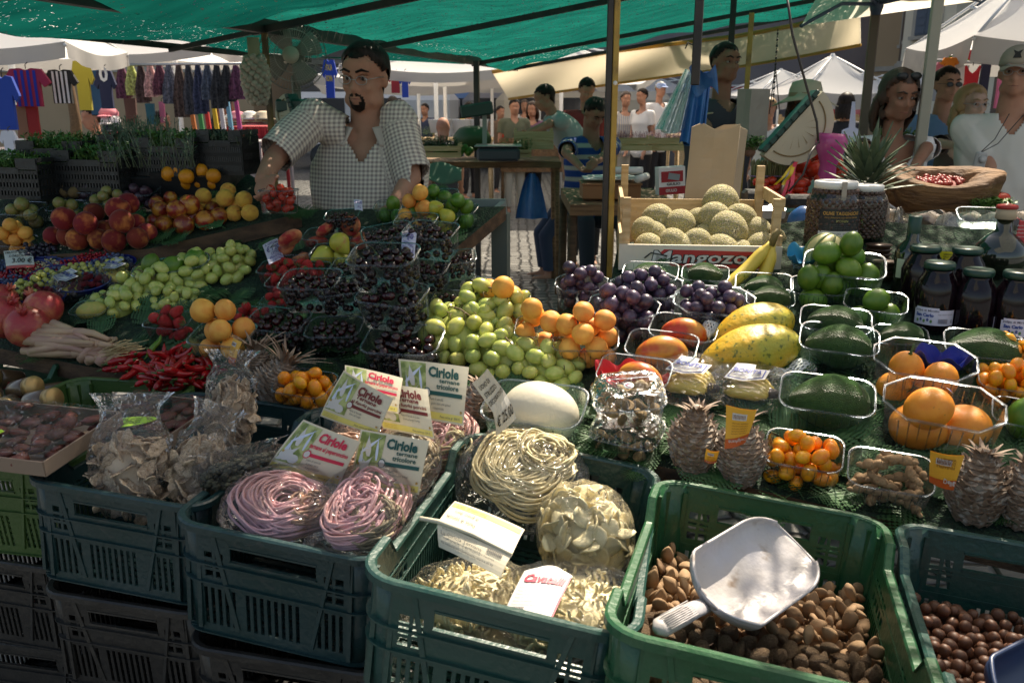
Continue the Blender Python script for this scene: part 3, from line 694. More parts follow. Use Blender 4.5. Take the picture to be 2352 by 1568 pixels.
# ================================================================ plastic bags
FILM = film('clear_film', tint=(.99, .99, 1), gloss=.27, rough=.05, haze=.02, bump=.9, bscale=34, bdist=.012)
FILM2 = film('crumpled_film', tint=(.99, .99, 1), gloss=.26, rough=.05, haze=.025, hazecol=(.75, .82, .95), bump=1., bscale=55, bdist=.012)
def bag_film(o, w, d, h, neck, flare, seed=0, m=None, mat_=None, name='film'):
 """pillow bag: body w x d x h with a gathered flat top of height neck"""
 q = MB(); N_ = 44
 def f(a, bb):
  t = a*2*PI; z = bb
  if z < .62:
   k = z/.62; s = math.sin(min(1, .18+k*1.1)*PI/2)**.5*(1-.12*max(0, k-.7)); sq = 1.; zz = h*k
   x, y = w/2*s, d/2*s
  else:
   k = (z-.62)/.38; x = w/2*(.88-.25*math.sin(k*PI)+flare*k); y = d/2*(.88*(1-k)**1.3+.06); zz = h+neck*k
  c, s_ = math.cos(t), math.sin(t); p = Vector((x*abs(c)**.75*(1 if c > 0 else -1), y*abs(s_)**.75*(1 if s_ > 0 else -1), zz))
  nn = noise.noise(Vector((c*2.2, s_*2.2, zz*18+seed*7)))*.010+noise.noise(Vector((c*6, s_*6, zz*50+seed*3)))*.005
  amp = 1+1.4*max(0, z-.5)
  return p+Vector((c, s_, .3*s_))*nn*amp
 q.sheet(f, N_, 30); return q.obj(name, mat_ or FILM, o, m)
# dried mushroom slices
MUSH = mat('dried_mushroom', (.85, .68, .48), .8, (.55, .38, .24), 5, .4, 20, rand=.25, col3=(.16, .09, .05), scale3=8, thr3=(.6, .7))
def slice_mesh(seed):
 R = random.Random(seed); q = MB()
 def f(a, bb):
  t = a*2*PI; r = bb*(1+.22*math.sin(t*2+seed)+.12*math.sin(t*5+seed*2)); 
  return Vector((r*math.cos(t), r*math.sin(t)*.72, .22*noise.noise(Vector((r*math.cos(t)*1.5, r*math.sin(t)*1.5, seed)))+.10*math.sin(r*3)))
 q.sheet(f, 16, 5)
 me = q.mesh('mushroom_slice', MUSH); return me
slices = Kind('mushroom_slice', [slice_mesh(i) for i in range(5)])
def solidify(o, t):
 s = o.modifiers.new('solid', 'SOLIDIFY'); s.thickness = t; s.offset = 0
def pillow_pts(n, w, d, h, r, R=rng):
 pts = []
 for _ in range(n*30):
  x, y, z = R.uniform(-1, 1), R.uniform(-1, 1), R.uniform(0, 1)
  e = abs(x)**3+abs(y)**3+abs(2*z-1)**4
  if e > .92 or e < .25: continue
  p = (x*w/2, y*d/2, z*h)
  if all((p[0]-q[0])**2+(p[1]-q[1])**2+(p[2]-q[2])**2 > (r*.75)**2 for q in pts): pts.append(p)
  if len(pts) >= n: break
 return pts
def mush_bag(px, py, z, w, h, neck, label, lean=0., rot=0., d=.085, tiltx=-.35):
 M = up(px, py, z, rot)@Matrix.Rotation(lean, 4, 'Y')@Matrix.Rotation(tiltx, 4, 'X')
 o = thing('mushroom_bag', label, 'bag', M, 'clear bags of dried mushroom slices')
 for p in pillow_pts(90, w*.9, d*.9, h*.95, .021):
  s = slices.put(Matrix.Translation(p)@rot_any(), rng.uniform(.013, .024), None, None, o); solidify(s, .1)
 core = MB(); core.ball((0, 0, h*.5), (w*.34, d*.30, h*.42), 14, fn=lambda v: v*(1+.3*noise.noise(v*2))); core.obj('mushroom_filling', MUSH, o)
 bag_film(o, w*1.06, d*1.06, h, neck, .15, px, mat_=FILM2); return o
mush_bag(298, 1185, .91, .14, .155, .075, 'clear bag of dried mushrooms standing in front, its film top sticking up', .02, .1)
mush_bag(432, 1165, .91, .105, .14, .065, 'crumpled clear mushroom bag in the middle, leaning against the crate side', .25, -.2)
mush_bag(525, 1050, .91, .10, .18, .055, 'tall clear mushroom bag at the back of its crate beside the chillies', .12, .3)
MOSS = mat('dried_herbs', (.16, .15, .10), .9, (.06, .06, .04), 30, .8, 80)
o = thing('herb_bag', 'small clear bag of grey green dried herbs beside the noodle cards', 'bag', up(575, 1110, .965, .6)@Matrix.Rotation(-.5, 4, 'X'))
q = MB()
for p in pillow_pts(240, .17, .06, .05, .009): q.ball(p, (.008, .006, .005), 6, fn=lambda v: v*(1+.5*noise.noise(v*3)))
q.obj('dried_herbs', MOSS, o, kind='stuff'); bag_film(o, .19, .075, .055, .02, .1, 3, mat_=FILM2)
# ---------------------------------------------------------------- noodles
def noodle_mat(n, c, c2): return mat(n, c, .5, c2, 9, rand=.1, spec=.4)
NPINK = noodle_mat('pink_noodles', (.72, .42, .38), (.62, .36, .40)); NBRN = noodle_mat('brown_noodles', (.36, .20, .13), (.45, .27, .18)); NCRM = noodle_mat('cream_noodles', (.80, .70, .42), (.72, .62, .36)); NGRY = noodle_mat('tan_noodles', (.38, .29, .18), (.3, .25, .16))
def noodles(o, w, d, h, n, m, seed, r=.0026, name='noodle_skein', M=None):
 R = random.Random(seed); q = MB(); BN = [(R.uniform(0, 6.28), R.uniform(.4, .85), R.uniform(-.12, .12)*w, R.uniform(-.12, .12)*d, R.uniform(-.3, .3)) for _ in range(5)]
 for i in range(n):
  B_ = BN[i % 5]; t0 = B_[0]+R.uniform(-.3, .3); a0 = B_[1]+R.uniform(-.2, .2); ln = R.uniform(4.6, 6.2); off = Vector((B_[2]+R.uniform(-.01, .01)*w, B_[3], 0)); pts = []
  tw = B_[4]
  for j in range(34):
   t = t0*.25+ln*j/33; rr = a0
   x = w/2*rr*math.cos(t+tw)*(1+.12*math.sin(2*t+seed)); y = d/2*rr*math.sin(t)*(1+.1*math.cos(3*t)); 
   z = h*(.18+.82*math.sqrt(max(0, 1-.8*rr*rr)))*(.75+.25*R.random()*0+.25*math.sin(i*2.4))+.004*math.sin(t*3+i)
   pts.append(Vector((x, y, z))+off)
  q.tube(pts, r, 5)
 return q.obj(name, m, o, M)
CARDM = mat('printed_card', (.70, .63, .47), .5, (.68, .62, .48), 14)
CWHITE = mat('card_white', (.62, .61, .60), .45); CYEL = mat('card_yellow', (.75, .66, .18), .5); CGRN = mat('card_green_photo', (.16, .22, .05), .5, (.45, .5, .2), 60, thr=(.4, .6)); CBLU = mat('card_pale_blue', (.60, .68, .85), .5)
BRASS = mat('brass', (.5, .33, .1), .35, metal=.8)
def ink(n, c): return mat(n, c, .5)
IRED = ink('crimson_ink', (.60, .02, .07)); IGRN = ink('dark_green_ink', (.01, .08, .07)); IBRN = ink('maroon_ink', (.17, .02, .02)); IGRY = ink('grey_ink', (.12, .12, .12))
def corners(c, z): return [G(x, y, zz) for (x, y), zz in zip(c, z)]
def card_map(C, bend=.0):
 """(u,v) in 0..1 -> the card; C = TL,TR,BR,BL world points"""
 TL, TR, BR, BL = C; n = (TR-BL).cross(TL-BR).normalized()
 if n.dot(Vector((0, 0, CH))-TL) < 0: n = -n
 def f(q):
  u, v, w_ = q; p = (BL*(1-u)+BR*u)*(1-v)+(TL*(1-u)+TR*u)*v
  return p+n*(w_+bend*(4*u*(1-u))+bend*.8*math.sin(v*PI))
 return f
def ciriole(parent, C, lines, inkm, big, small, dot, bend=.004, back=True, wide=True):
 f = card_map(C, bend); q = MB()
 def rect(u0, v0, u1, v1, w_, mi, nu=10, nv=6): q.sheet(lambda a, bb: f((u0+(u1-u0)*a, v0+(v1-v0)*bb, w_)), nu, nv, mi, smooth=False)
 rect(0, 0, 1, 1, 0, 0, 12, 8); rect(0, 0, 1, 1, -.0012, 0, 12, 8)
 rect(.03, .2, .40, .97, .0006, 1, 12, 8)                                      # photo panel
 for a0, a1, b0, b1, w_ in ((.09, .38, .60, .97, .035), (.20, .15, .55, .97, .045), (.06, .30, .22, .60, .06), (.30, .10, .22, .55, .05), (.1, .1, .25, .8, .03), (.33, .3, .5, .97, .02)):
  q.sheet(lambda a, bb: f((a0+(a1-a0)*bb+w_*(a-.5)*(1+math.sin(bb*5)), b0+(b1-b0)*bb, .0011)), 2, 8, 2 if w_ > .04 else 3, smooth=False)
 for cx, cy, rx in ((.14, .34, .10), (.27, .30, .08)):
  q.add([f((cx, cy, .0013))]+[f((cx+rx*math.cos(i*.5236), cy+rx*1.1*math.sin(i*.5236), .0013)) for i in range(12)], [(0, i+1, (i+1) % 12+1) for i in range(12)], 2, None, False)
 rect(.02, .035, .98, .15, .0006, 4)
 rect(.42, .43, .95, .50, .0012, 5)
 q.add([f((.42, .465, .0016))]+[f((.42+.055*math.cos(i*.5236), .465+.085*math.sin(i*.5236), .0016)) for i in range(12)], [(0, i+1, (i+1) % 12+1) for i in range(12)], 5, None, False)
 q.add([f((.42, .465, .002))]+[f((.42+.043*math.cos(i*.5236), .465+.066*math.sin(i*.5236), .002)) for i in range(12)], [(0, i+1, (i+1) % 12+1) for i in range(12)], 2, None, False)
 for cx, cy in ((.075, .4), (.95, .2)):
  q.add([f((cx, cy, .0016))]+[f((cx+.018*math.cos(i*.785), cy+.026*math.sin(i*.785), .002)) for i in range(8)], [(0, i+1, (i+1) % 8+1) for i in range(8)], 6, None, False)
 def T_(txt, x, y, h, wd, mi, bold=0.): write(q, txt, x, y, h, wd, mi, lambda p: f((p.x, p.y, .0018)), bold)
 T_('Ciriole', .44, .75, .17, .44, 5, .045)
 if len(lines) == 2 and big: T_(lines[0], .60, .655, .07, .30, 5, .03); T_(lines[1], .56, .545, .085, .33, 5, .03)
 elif len(lines) == 2: T_(lines[0], .46, .655, .085, .36, 5, .03); T_(lines[1], .42, .545, .07, .52, 5, .03)
 else: T_(lines[0], .38, .60, .085, .58, 5, .03)
 for i, s_ in enumerate(small): T_(s_, .46+.02*i, .345-.075*i, .045, .012*len(s_)*1.15, 7)
 T_('Peso netto gr. 500 \u20ac', .62, .065, .04, .32, 7)
 for i in range(3): T_('confezionato a mano con cura', .06, .115-.03*i, .018, .26, 8)
 return q.obj('printed_card', [CARDM, CGRN, CWHITE, CBLU, CYEL, inkm, BRASS, IGRY, ink('ochre_ink', (.4, .3, .08))], parent)
IMap = Matrix()
def noodle_bag(label, px, py, z, w, d, h, m, seed, rot=0, tilt=-.5, n=75, m2=None, neck=.04):
 M = up(px, py, z, rot)@Matrix.Rotation(tilt, 4, 'X')
 o = thing('noodle_bag', label, 'bag', M, 'clear bags of noodles with printed cards')
 noodles(o, w, d, h, n, m, seed)
 if m2: noodles(o, w*.5, d*.5, h*.9, n//2, m2, seed+9, M=Matrix.Translation((w*.25, -d*.12, h*.1)), name='inner_skein')
 q = MB()
 def f(a, bb):
  t = a*2*PI; ph = bb*PI; s = math.sin(ph)**.55 if 0 < bb < 1 else 0
  c, s_ = math.cos(t), math.sin(t); k = 1+.05*noise.noise(Vector((c*3, s_*3, bb*6+seed)))+.03*noise.noise(Vector((c*9, s_*9, bb*19)))
  return Vector((c*s*w*.56*k, s_*s*d*.56*k+.0, -math.cos(ph)*h*.62*k+h*.5))
 q.sheet(f, 40, 20); q.obj('film', FILM, o); return o
def card_on(o, C, *a, **k):
 c = ciriole(None, C, *a, **k); c.parent = o; c.matrix_parent_inverse = o.matrix_basis.inverted(); return c
o = noodle_bag('bag of pink noodles under the crimson peperoncino card, front left of its crate', 648, 1200, 0.929, .19, .17, .075, NPINK, 3, .2, .35, 95, NBRN)
card_on(o, corners([(697, 963), (828, 1014), (778, 1116), (611, 1074)], [1.085, 1.075, .985, .99]), ['ternane al peperoncino'], IRED, 0, ['pasta di semola', 'di grano duro', 'al peperoncino'], 1)
o = noodle_bag('bag of pink noodles under the front green tricolore card', 838, 1215, 0.929, .165, .20, .08, NPINK, 5, -.35, .35, 95, NGRY)
card_on(o, corners([(829, 985), (986, 1012), (962, 1136), (805, 1112)], [1.08, 1.075, .985, .985]), ['ternane', 'tricolore'], IGRN, 1, ['Pasta di semola', 'di grano duro con spinaci', 'e peperoncino'], 1)
o = noodle_bag('bag of brown noodles under the tilted funghi porcini card on the left', 800, 1090, 0.948, .15, .15, .07, NBRN, 7, .3, .2, 70)
card_on(o, corners([(790, 850), (903, 915), (868, 1000), (735, 955)], [1.17, 1.14, 1.07, 1.07]), ['Ternane', 'ai funghi porcini'], IBRN, 0, ['Pasta di Semola', 'Duro ai Funghi'], 1)
o = noodle_bag('bag of tan noodles under the middle funghi porcini card', 925, 1110, 0.953, .13, .2, .08, NGRY, 8, -.3, .2, 70)
card_on(o, corners([(850, 876), (982, 894), (998, 1008), (880, 984)], [1.14, 1.13, 1.055, 1.06]), ['Ternane', 'ai funghi porcini'], IBRN, 0, ['Pasta di Semola di Grano', 'Duro ai Funghi Porcini'], 1)
o = noodle_bag('bag of pink and cream noodles under the rear tricolore card', 1022, 1045, .92, .13, .18, .09, NPINK, 11, -.3, .5, 70, NCRM)
card_on(o, corners([(915, 824), (1077, 843), (1064, 978), (930, 955)], [1.165, 1.155, 1.06, 1.065]), ['ternane', 'tricolore'], IGRN, 1, ['Pasta di semola', 'grano duro con spinaci', 'e peperoncino'], 1)
o = noodle_bag('bag of noodles at the back under the half hidden crimson card', 850, 1020, 0.953, .14, .14, .07, NBRN, 12, 0, .2, 50)
card_on(o, corners([(792, 838), (925, 868), (915, 950), (800, 930)], [1.16, 1.15, 1.10, 1.10]), ['ternane al peperoncino'], IRED, 0, ['pasta di semola'], 1)
o = noodle_bag('bag of dark brown noodles lying under the others in the noodle crate', 790, 1175, 0.86, .3, .28, .09, NBRN, 21, .1, 0, 120)
# ---------------------------------------------------------------- cream pasta crate
def pasta_bag(label, px, py, z, w, d, h, rot, tilt, mesh_kind, nn, sc, seed, name='pasta_bag', group='clear bags of cream pasta', rf=.75, film_=True):
 M = up(px, py, z, rot)@Matrix.Rotation(tilt, 4, 'X'); o = thing(name, label, 'bag', M, group)
 pts = []
 for _ in range(nn*40):
  x, y, zz = rng.uniform(-1, 1), rng.uniform(-1, 1), rng.uniform(-1, 1); e = x*x+y*y+zz*zz
  if not .45 < e < 1: continue
  p = (x*w/2, y*d/2, zz*h/2)
  if all((p[0]-q[0])**2+(p[1]-q[1])**2+(p[2]-q[2])**2 > (sc*rf)**2 for q in pts): pts.append(p)
  if len(pts) >= nn: break
 pts.sort(key=lambda p: -(p[2]-p[1]*.5))
 for p in pts[:100]: mesh_kind.put(Matrix.Translation(p)@rot_any(), sc, None, None, o)
 if pts[100:]: merged('pasta_filling', mesh_kind, None, [(*p, sc) for p in pts[100:]], o, kind='stuff')
 c = MB(); c.ball((0, 0, 0), (w*.4, d*.4, h*.38), 14); c.obj('pasta_core', NCRM, o)
 q = MB()
 def f(a, bb):
  t = a*2*PI; ph = bb*PI; s = math.sin(ph)**.7 if 0 < bb < 1 else 0; c, s_ = math.cos(t), math.sin(t)
  k = 1+.06*noise.noise(Vector((c*3, s_*3, bb*6+seed)))+.035*noise.noise(Vector((c*9, s_*9, bb*19)))
  return Vector((c*s*w*.56*k, s_*s*d*.56*k, -math.cos(ph)*h*.57*k))
 q.sheet(f, 40, 22); q.obj('film', FILM2, o); return o
PAST = mat('cream_pasta', (.82, .74, .46), .5, (.74, .64, .36), 2, .2, 10, rand=.12)
def cav(seed):
 def f(v): return Vector((v.x*1.5, v.y*.5+.12*math.cos(v.x*2), v.z*.5*(1-.25*max(0, v.z))))*(1+.05*noise.noise(v*2+Vector((seed, 0, 0))))
 return f
cavat = Kind('cavatello', [MB().ball((0, 0, 0), 1, 10, fn=cav(i)).mesh('cavatello', PAST) for i in range(3)])
def leafp(seed):
 def f(v): return Vector((v.x*1.1, v.y*.8, v.z*.16+.25*v.x*v.x-.2*v.y*v.y))*(1+.12*noise.noise(v*1.5+Vector((seed*3, 0, 0))))
 return f
olivel = Kind('pasta_shell', [MB().ball((0, 0, 0), 1, 12, fn=leafp(i)).mesh('pasta_shell', PAST) for i in range(3)])
o = noodle_bag('bag of cream noodles at the back of the cream pasta crate', 1195, 1135, .885, .24, .22, .10, NCRM, 31, .15, .45, 150, None)
o['group'] = 'clear bags of cream pasta'
noodles(o, .12, .12, .10, 60, NCRM, 45, M=Matrix.Translation((.055, .03, .02)), name='noodle_nest')
pasta_bag('round bag of large cream pasta shells by the right side of its crate', 1343, 1222, .905, .16, .18, .14, .2, .3, olivel, 150, .021, 4)
pasta_bag('bag of small cavatelli at the front left of the cream pasta crate', 1080, 1375, .83, .22, .17, .09, .35, .1, cavat, 330, .0072, 5)
ob = pasta_bag('bag of small cavatelli with the paper label, front right of the cream pasta crate', 1310, 1400, .845, .23, .2, .10, -.2, .15, cavat, 360, .0072, 6)
pasta_bag('flat bag of cavatelli lying at the bottom of the cream pasta crate', 1190, 1440, .78, .32, .22, .08, 0, 0, cavat, 200, .009, 8)
# Cavatelli label
C_ = corners([(1205, 1310), (1315, 1322), (1265, 1428), (1152, 1418)], [.935, .93, .91, .91]); f = card_map(C_, .004); q = MB()
q.sheet(lambda a, bb: f((a, bb*(1+.12*math.sin(a*PI)*(bb > .95)), 0)), 12, 12, 0, smooth=False); q.sheet(lambda a, bb: f((a, bb, -.001)), 12, 2, 0, smooth=False)
q.sheet(lambda a, bb: f((a, .93+.22*math.sin(a*PI)*bb, .0002)), 12, 3, 0, smooth=False)
for u0, v0, u1, v1 in ((0, 0, 1, .04), (.96, 0, 1, .95)): q.sheet(lambda a, bb: f((u0+(u1-u0)*a, v0+(v1-v0)*bb, .0008)), 2, 2, 1, smooth=False)
write(q, 'Cavatelli', .08, .72, .17, .84, 2, lambda p: f((p.x, p.y, .0018)), .04, shear=.2)
for i in range(6): write(q, 'Pasta di semola di grano duro', .08, .6-.07*i, .035, .8-.1*(i % 2), 3, lambda p: f((p.x, p.y, .0018)))
for i in range(16): q.sheet(lambda a, bb: f((.08+.018*i+.008*a*(1+i % 2), .07+.12*bb, .0016)), 1, 1, 4, smooth=False)
cl = q.obj('paper_label', [CWHITE, IRED, IRED, ink('blue_print', (.15, .25, .45)), BLACKINK], None); cl.parent = ob; cl.matrix_parent_inverse = ob.matrix_basis.inverted()
# lying folded card
of = thing('folded_card', 'folded paper bag card lying upside down on the cream noodles', 'card')
C_ = corners([(1045, 1150), (1205, 1215), (1175, 1275), (1005, 1200)], [.985, .975, .975, .985]); f1 = card_map(C_, .003); q = MB()
q.sheet(lambda a, bb: f1((a, bb, 0)), 10, 6, 0, smooth=False); q.sheet(lambda a, bb: f1((a, bb, -.0012)), 10, 6, 0, smooth=False); q.sheet(lambda a, bb: f1((.02+.96*a, .72+.2*bb, .0006)), 6, 2, 1, smooth=False); q.sheet(lambda a, bb: f1((.5+.46*a, .05+.55*bb, .0006)), 6, 4, 2, smooth=False)
write(q, 'Peso netto gr. 500 \u20ac', 0, 0, .11, .42, 3, lambda p: f1((.5-p.x, .86-p.y, .0018))); write(q, 'Pasta di semola', 0, 0, .12, .4, 3, lambda p: f1((.45-p.x, .36-p.y, .0018))); write(q, 'di grano duro', 0, 0, .12, .34, 3, lambda p: f1((.45-p.x, .60-p.y, .0018)))
q.obj('front_flap', [CARDM, CYEL, CBLU, IGRY], of)
C_ = corners([(1005, 1200), (1175, 1275), (1150, 1325), (1008, 1255)], [.985, .975, .955, .96]); f2 = card_map(C_, .003); q = MB()
q.sheet(lambda a, bb: f2((a, bb, 0)), 10, 6, 0, smooth=False); q.sheet(lambda a, bb: f2((a, bb, -.0012)), 10, 6, 0, smooth=False)
for t_, x, y, h, wd in (('PRODOTTO E CONFEZIONATO DA', .08, .82, .06, .5), ('La Ciriola Ternana', .06, .56, .17, .6), ('05100 Strada di Cervara 34 Terni Tel. Fax 0744', .1, .42, .07, .75), ('Da consumarsi preferibilmente entro il 30 12', .06, .2, .08, .8)):
 write(q, t_, x, y, h, wd, 1, lambda p: f2((p.x, p.y, .0018)))
for i in range(18): q.sheet(lambda a, bb: f2((.72+.011*i+.005*a*(1+i % 2), .66+.2*bb, .0016)), 1, 1, 1, smooth=False)
q.obj('back_flap', [CARDM, IGRY], of)
q = MB(); q.tube([f1((0, 0, .002))-Vector((.03, -.012, 0)), f1((.02, 0, .003)), f1((.5, 0, .004)), f1((1, 0, .002))], [.004, .004, .003, .002], 8); q.obj('folded_edge', CARDM, of)
# ================================================================ produce
FWD = Vector((0, cp, -sp))
def dep(P): return (P-Vector((0, 0, CH))).dot(FWD)
PUN = film('punnet_plastic', tint=(.93, .95, .96), gloss=.15, rough=.1, haze=.02, bump=.15, bscale=60)
PUNG = film('punnet_plastic_green', tint=(.86, .95, .92), gloss=.17, rough=.1, haze=.03, hazecol=(.6, .85, .75), bump=.15, bscale=60)
RIMM = film('punnet_rim', tint=(.8, .84, .88), gloss=.15, rough=.12, haze=.09, hazecol=(.55, .6, .65), bump=0)
def rrect(w, d, r, z, n=5):
 o = []
 for cx, cy, a0 in ((w/2-r, d/2-r, 0), (-w/2+r, d/2-r, PI/2), (-w/2+r, -d/2+r, PI), (w/2-r, -d/2+r, 1.5*PI)):
  for k in range(n+1): a = a0+PI/2*k/n; o.append((cx+r*math.cos(a), cy+r*math.sin(a), z))
 return o
def loft(mb, rings, mi=0, cap0=True, smooth=True):
 n = len(rings[0]); vs = [v for r in rings for v in r]
 fs = [(i*n+j, i*n+(j+1) % n, (i+1)*n+(j+1) % n, (i+1)*n+j) for i in range(len(rings)-1) for j in range(n)]
 if cap0: fs.append(tuple(range(n))[::-1])
 mb.add(vs, fs, mi, None, smooth)
PUNM = {}
def punnet_meshes(asp, h, green=False, cut=False):
 k = (asp, h, green, cut)
 if k not in PUNM:
  c = .17 if not cut else .2; n = 5 if not cut else 1; b = MB()
  loft(b, [rrect(.80, asp-.2, c*.5, .0, n), rrect(.84, asp-.16, c*.62, .03*h, n), rrect(.9, asp-.10, c*.8, h*.5, n), rrect(.955, asp-.045, c, h*.97, n)], smooth=not cut)
  for i in range(9):
   x = -.34+.085*i
   for s in (-1, 1): b.tube([(x*.93, s*(asp/2-.093), .06), (x, s*(asp/2-.028), h*.9)], .006, 4)
  r = MB(); r.tube([Vector(p) for p in rrect(.975, asp-.02, c+.01, h, n)], .0085, 6, closed=True, flat=1.2)
  loft(r, [rrect(.955, asp-.045, c, h*.97, n), rrect(1., asp, c+.01, h*1.0, n), rrect(1.0, asp, c+.01, h*.96, n)], cap0=False)
  PUNM[k] = (b.mesh('punnet', PUNG if green else PUN), r.mesh('rim', RIMM))
 return PUNM[k]
class Pun:
 def __init__(s, px, py, wpx, label, rot=0, lvl=0, asp=.68, h=.5, green=False, cut=False, group='clear plastic punnets on the stall', extra=0., tilt=1, M=None, w=None):
  kf = abs(math.cos(rot-.0))+abs(math.sin(rot))*asp; kf = 1+(kf-1)*.8
  w = w or .18
  for _ in range(3):
   hr = h*w+lvl*(h*w*.93)+extra; P = T(px, py, hr); w = wpx*dep(P)/F/kf
  s.w, s.d, s.h = w, w*asp, w*h; s.P = P
  s.M = (Matrix.Translation(P)@(TILT if tilt else Matrix.Rotation(-TA, 4, 'Z'))@Matrix.Rotation(rot, 4, 'Z')@Matrix.Translation((0, 0, -s.h))) if M is None else M
  a, b = punnet_meshes(asp, h, green, cut)
  s.o = link('punnet', a, None, s.M@Matrix.Diagonal((w, w, w, 1)), label, 'punnet', group)
  link('rim', b, s.o)
 def fill(s, kind, r, n, label, group, rot=rot_any, over=.5, jr=.08, K=14, lim=None, mid=.84):
  mw, md = s.w*mid-2*r*.8, s.d*mid-2*r*.8
  cap = (lambda x, y: s.h*.95+r*(over+1.5)*(1-(x/mw*1.6)**2-(y/md*1.6)**2)) 
  pts = pack(n*8, r, in_box(mw, md), K, .003, jr, cap=cap)
  for p in pts: kind.put(s.M@Matrix.Translation(p[:3])@rot(), p[3], label, group)
  return pts
# ---------------------------------------------------------------- fruit meshes
def groove(depth=.10, dimple=.16, oval=(1, 1, .95), nz=.03):
 def f(v):
  r = 1.; g = math.exp(-(v.y/.16)**2)*(1 if v.x > 0 else 0)*max(0, 1-abs(v.z)**3); r -= depth*g
  if v.z > .0: r -= dimple*math.exp(-((v.x*v.x+v.y*v.y)/.06))
  r += nz*noise.noise(v*1.6)
  return Vector((v.x*oval[0], v.y*oval[1], v.z*oval[2]))*r
 return f
def K_(name, m, fn, n=20, N=3, stalk=None):
 me = []
 for i in range(N):
  q = MB(); q.ball((0, 0, 0), 1, n, fn=(lambda v: fn(v)*(1+.02*noise.noise(v*1.3+Vector((i*7, 0, 0))))))
  mats = [m]
  if stalk: stalk(q, i); mats.append(STALK)
  me.append(q.mesh(name, mats))
 return Kind(name, me)
STALK = mat('stalk', (.14, .10, .04), .7); STALKG = mat('green_stalk', (.07, .12, .03), .6)
PEA = mat('peach_skin', (.52, .17, .045), .7, (.20, .022, .018), 1.1, rand=.2, hue=.012, sheen=.12, thr=(.30, .50), spec=.2)
NEC = mat('nectarine_skin', (.50, .22, .03), .28, (.22, .016, .014), 1.2, rand=.2, hue=.012, thr=(.38, .55), col3=(.5, .2, .04), scale3=12, thr3=(.62, .75))
YPE = mat('yellow_peach_skin', (.72, .42, .07), .7, (.55, .20, .05), .9, rand=.1, sheen=.1, thr=(.5, .72), spec=.2)
DON = mat('flat_peach_skin', (.60, .24, .10), .7, (.38, .035, .035), 1.1, rand=.15, sheen=.12, thr=(.38, .6), spec=.2)
APR = mat('apricot_skin', (.86, .44, .09), .55, (.80, .32, .06), 1.3, rand=.1, hue=.008, spec=.3, col3=(.5, .14, .04), scale3=5, thr3=(.68, .8))
LIM = mat('lime_skin', (.07, .17, .012), .32, (.13, .24, .025), 1.2, .12, 22, rand=.22, hue=.012, bdist=.04)
ORA = mat('orange_skin', (.80, .32, .015), .38, (.72, .25, .01), 2, .15, 28, rand=.1, bdist=.03)
KUM = mat('kumquat_skin', (.85, .37, .015), .3, (.82, .26, .01), 1.4, .1, 16, rand=.14, hue=.012, bdist=.04)
CHE = mat('cherry_skin', (.020, .004, .007), .16, (.045, .006, .008), 1.2, rand=.5, spec=.6)
GRD = mat('dark_grape_skin', (.045, .022, .05), .35, (.095, .07, .13), 1.6, rand=.35, hue=.03, col3=(.17, .15, .22), scale3=2.2, thr3=(.6, .85))
GRG = mat('green_grape_skin', (.52, .54, .16), .28, (.40, .46, .10), 1.4, rand=.16, hue=.018, sss=.25, spec=.5, col3=(.42, .42, .16), scale3=5, thr3=(.68, .8))
STR = mat('strawberry_skin', (.52, .02, .02), .28, (.40, .015, .015), 2, .5, 12, rand=.2, col3=(.55, .32, .08), scale3=11, thr3=(.68, .72), bdist=.08)
TOM = mat('tomato_skin', (.55, .035, .012), .22, (.46, .04, .015), 2, rand=.15)
POM = mat('pomegranate_skin', (.42, .04, .045), .38, (.55, .22, .09), 1.5, .1, 12, rand=.12, thr=(.45, .7), col3=(.2, .07, .05), scale3=9, thr3=(.66, .74))
PLG = mat('green_plum_skin', (.24, .25, .06), .45, (.30, .20, .06), 1.2, rand=.2, col3=(.30, .34, .28), scale3=2.5, thr3=(.55, .8))
PLD = mat('dark_plum_skin', (.05, .015, .028), .35, (.10, .05, .08), 1.6, rand=.3)
KIW = mat('kiwi_skin', (.19, .12, .05), .85, (.14, .09, .035), 10, .3, 60)
PAS = mat('granadilla_skin', (.85, .33, .03), .38, (.78, .26, .02), 2, .25, 40, rand=.06, col3=(.32, .13, .03), scale3=4.5, thr3=(.68, .75), bdist=.03)
AVO = mat('avocado_skin', (.07, .19, .04), .3, (.04, .12, .025), 5, .8, 26, rand=.15, bdist=.07, col3=(.09, .14, .03), scale3=24, thr3=(.62, .7))
MAN = mat('mango_skin', (.62, .28, .04), .32, (.50, .05, .02), .9, rand=.1, thr=(.42, .62), col3=(.45, .4, .12), scale3=30, thr3=(.68, .72))
PEAR = mat('pear_skin', (.55, .48, .05), .38, (.46, .46, .06), 1.5, rand=.1, col3=(.5, .18, .05), scale3=1.2, thr3=(.6, .75))
CAC = mat('prickly_pear_skin', (.50, .40, .10), .5, (.36, .38, .08), 2, rand=.1, col3=(.16, .1, .05), scale3=14, thr3=(.68, .72))
CHI = mat('chilli_skin', (.42, .008, .012), .2, (.30, .006, .01), 1.5, rand=.3, spec=.6)
TAMR = mat('tamarind_shell', (.36, .23, .12), .8, (.28, .17, .085), 4, .3, 22, rand=.12)
PAP = mat('papaya_skin', (.75, .42, .03), .42, (.62, .46, .05), 1.4, .1, 16, col3=(.16, .2, .03), scale3=7, thr3=(.60, .72))
BAN = mat('banana_skin', (.72, .52, .06), .45, (.66, .50, .08), 8, col3=(.16, .09, .03), scale3=28, thr3=(.70, .76))
def lobes(v): return Vector((v.x, v.y, v.z*.93))
def stalk_up(q, i): q.tube([(0, 0, .8), (.05, 0, 1.05)], .06, 5, 1)
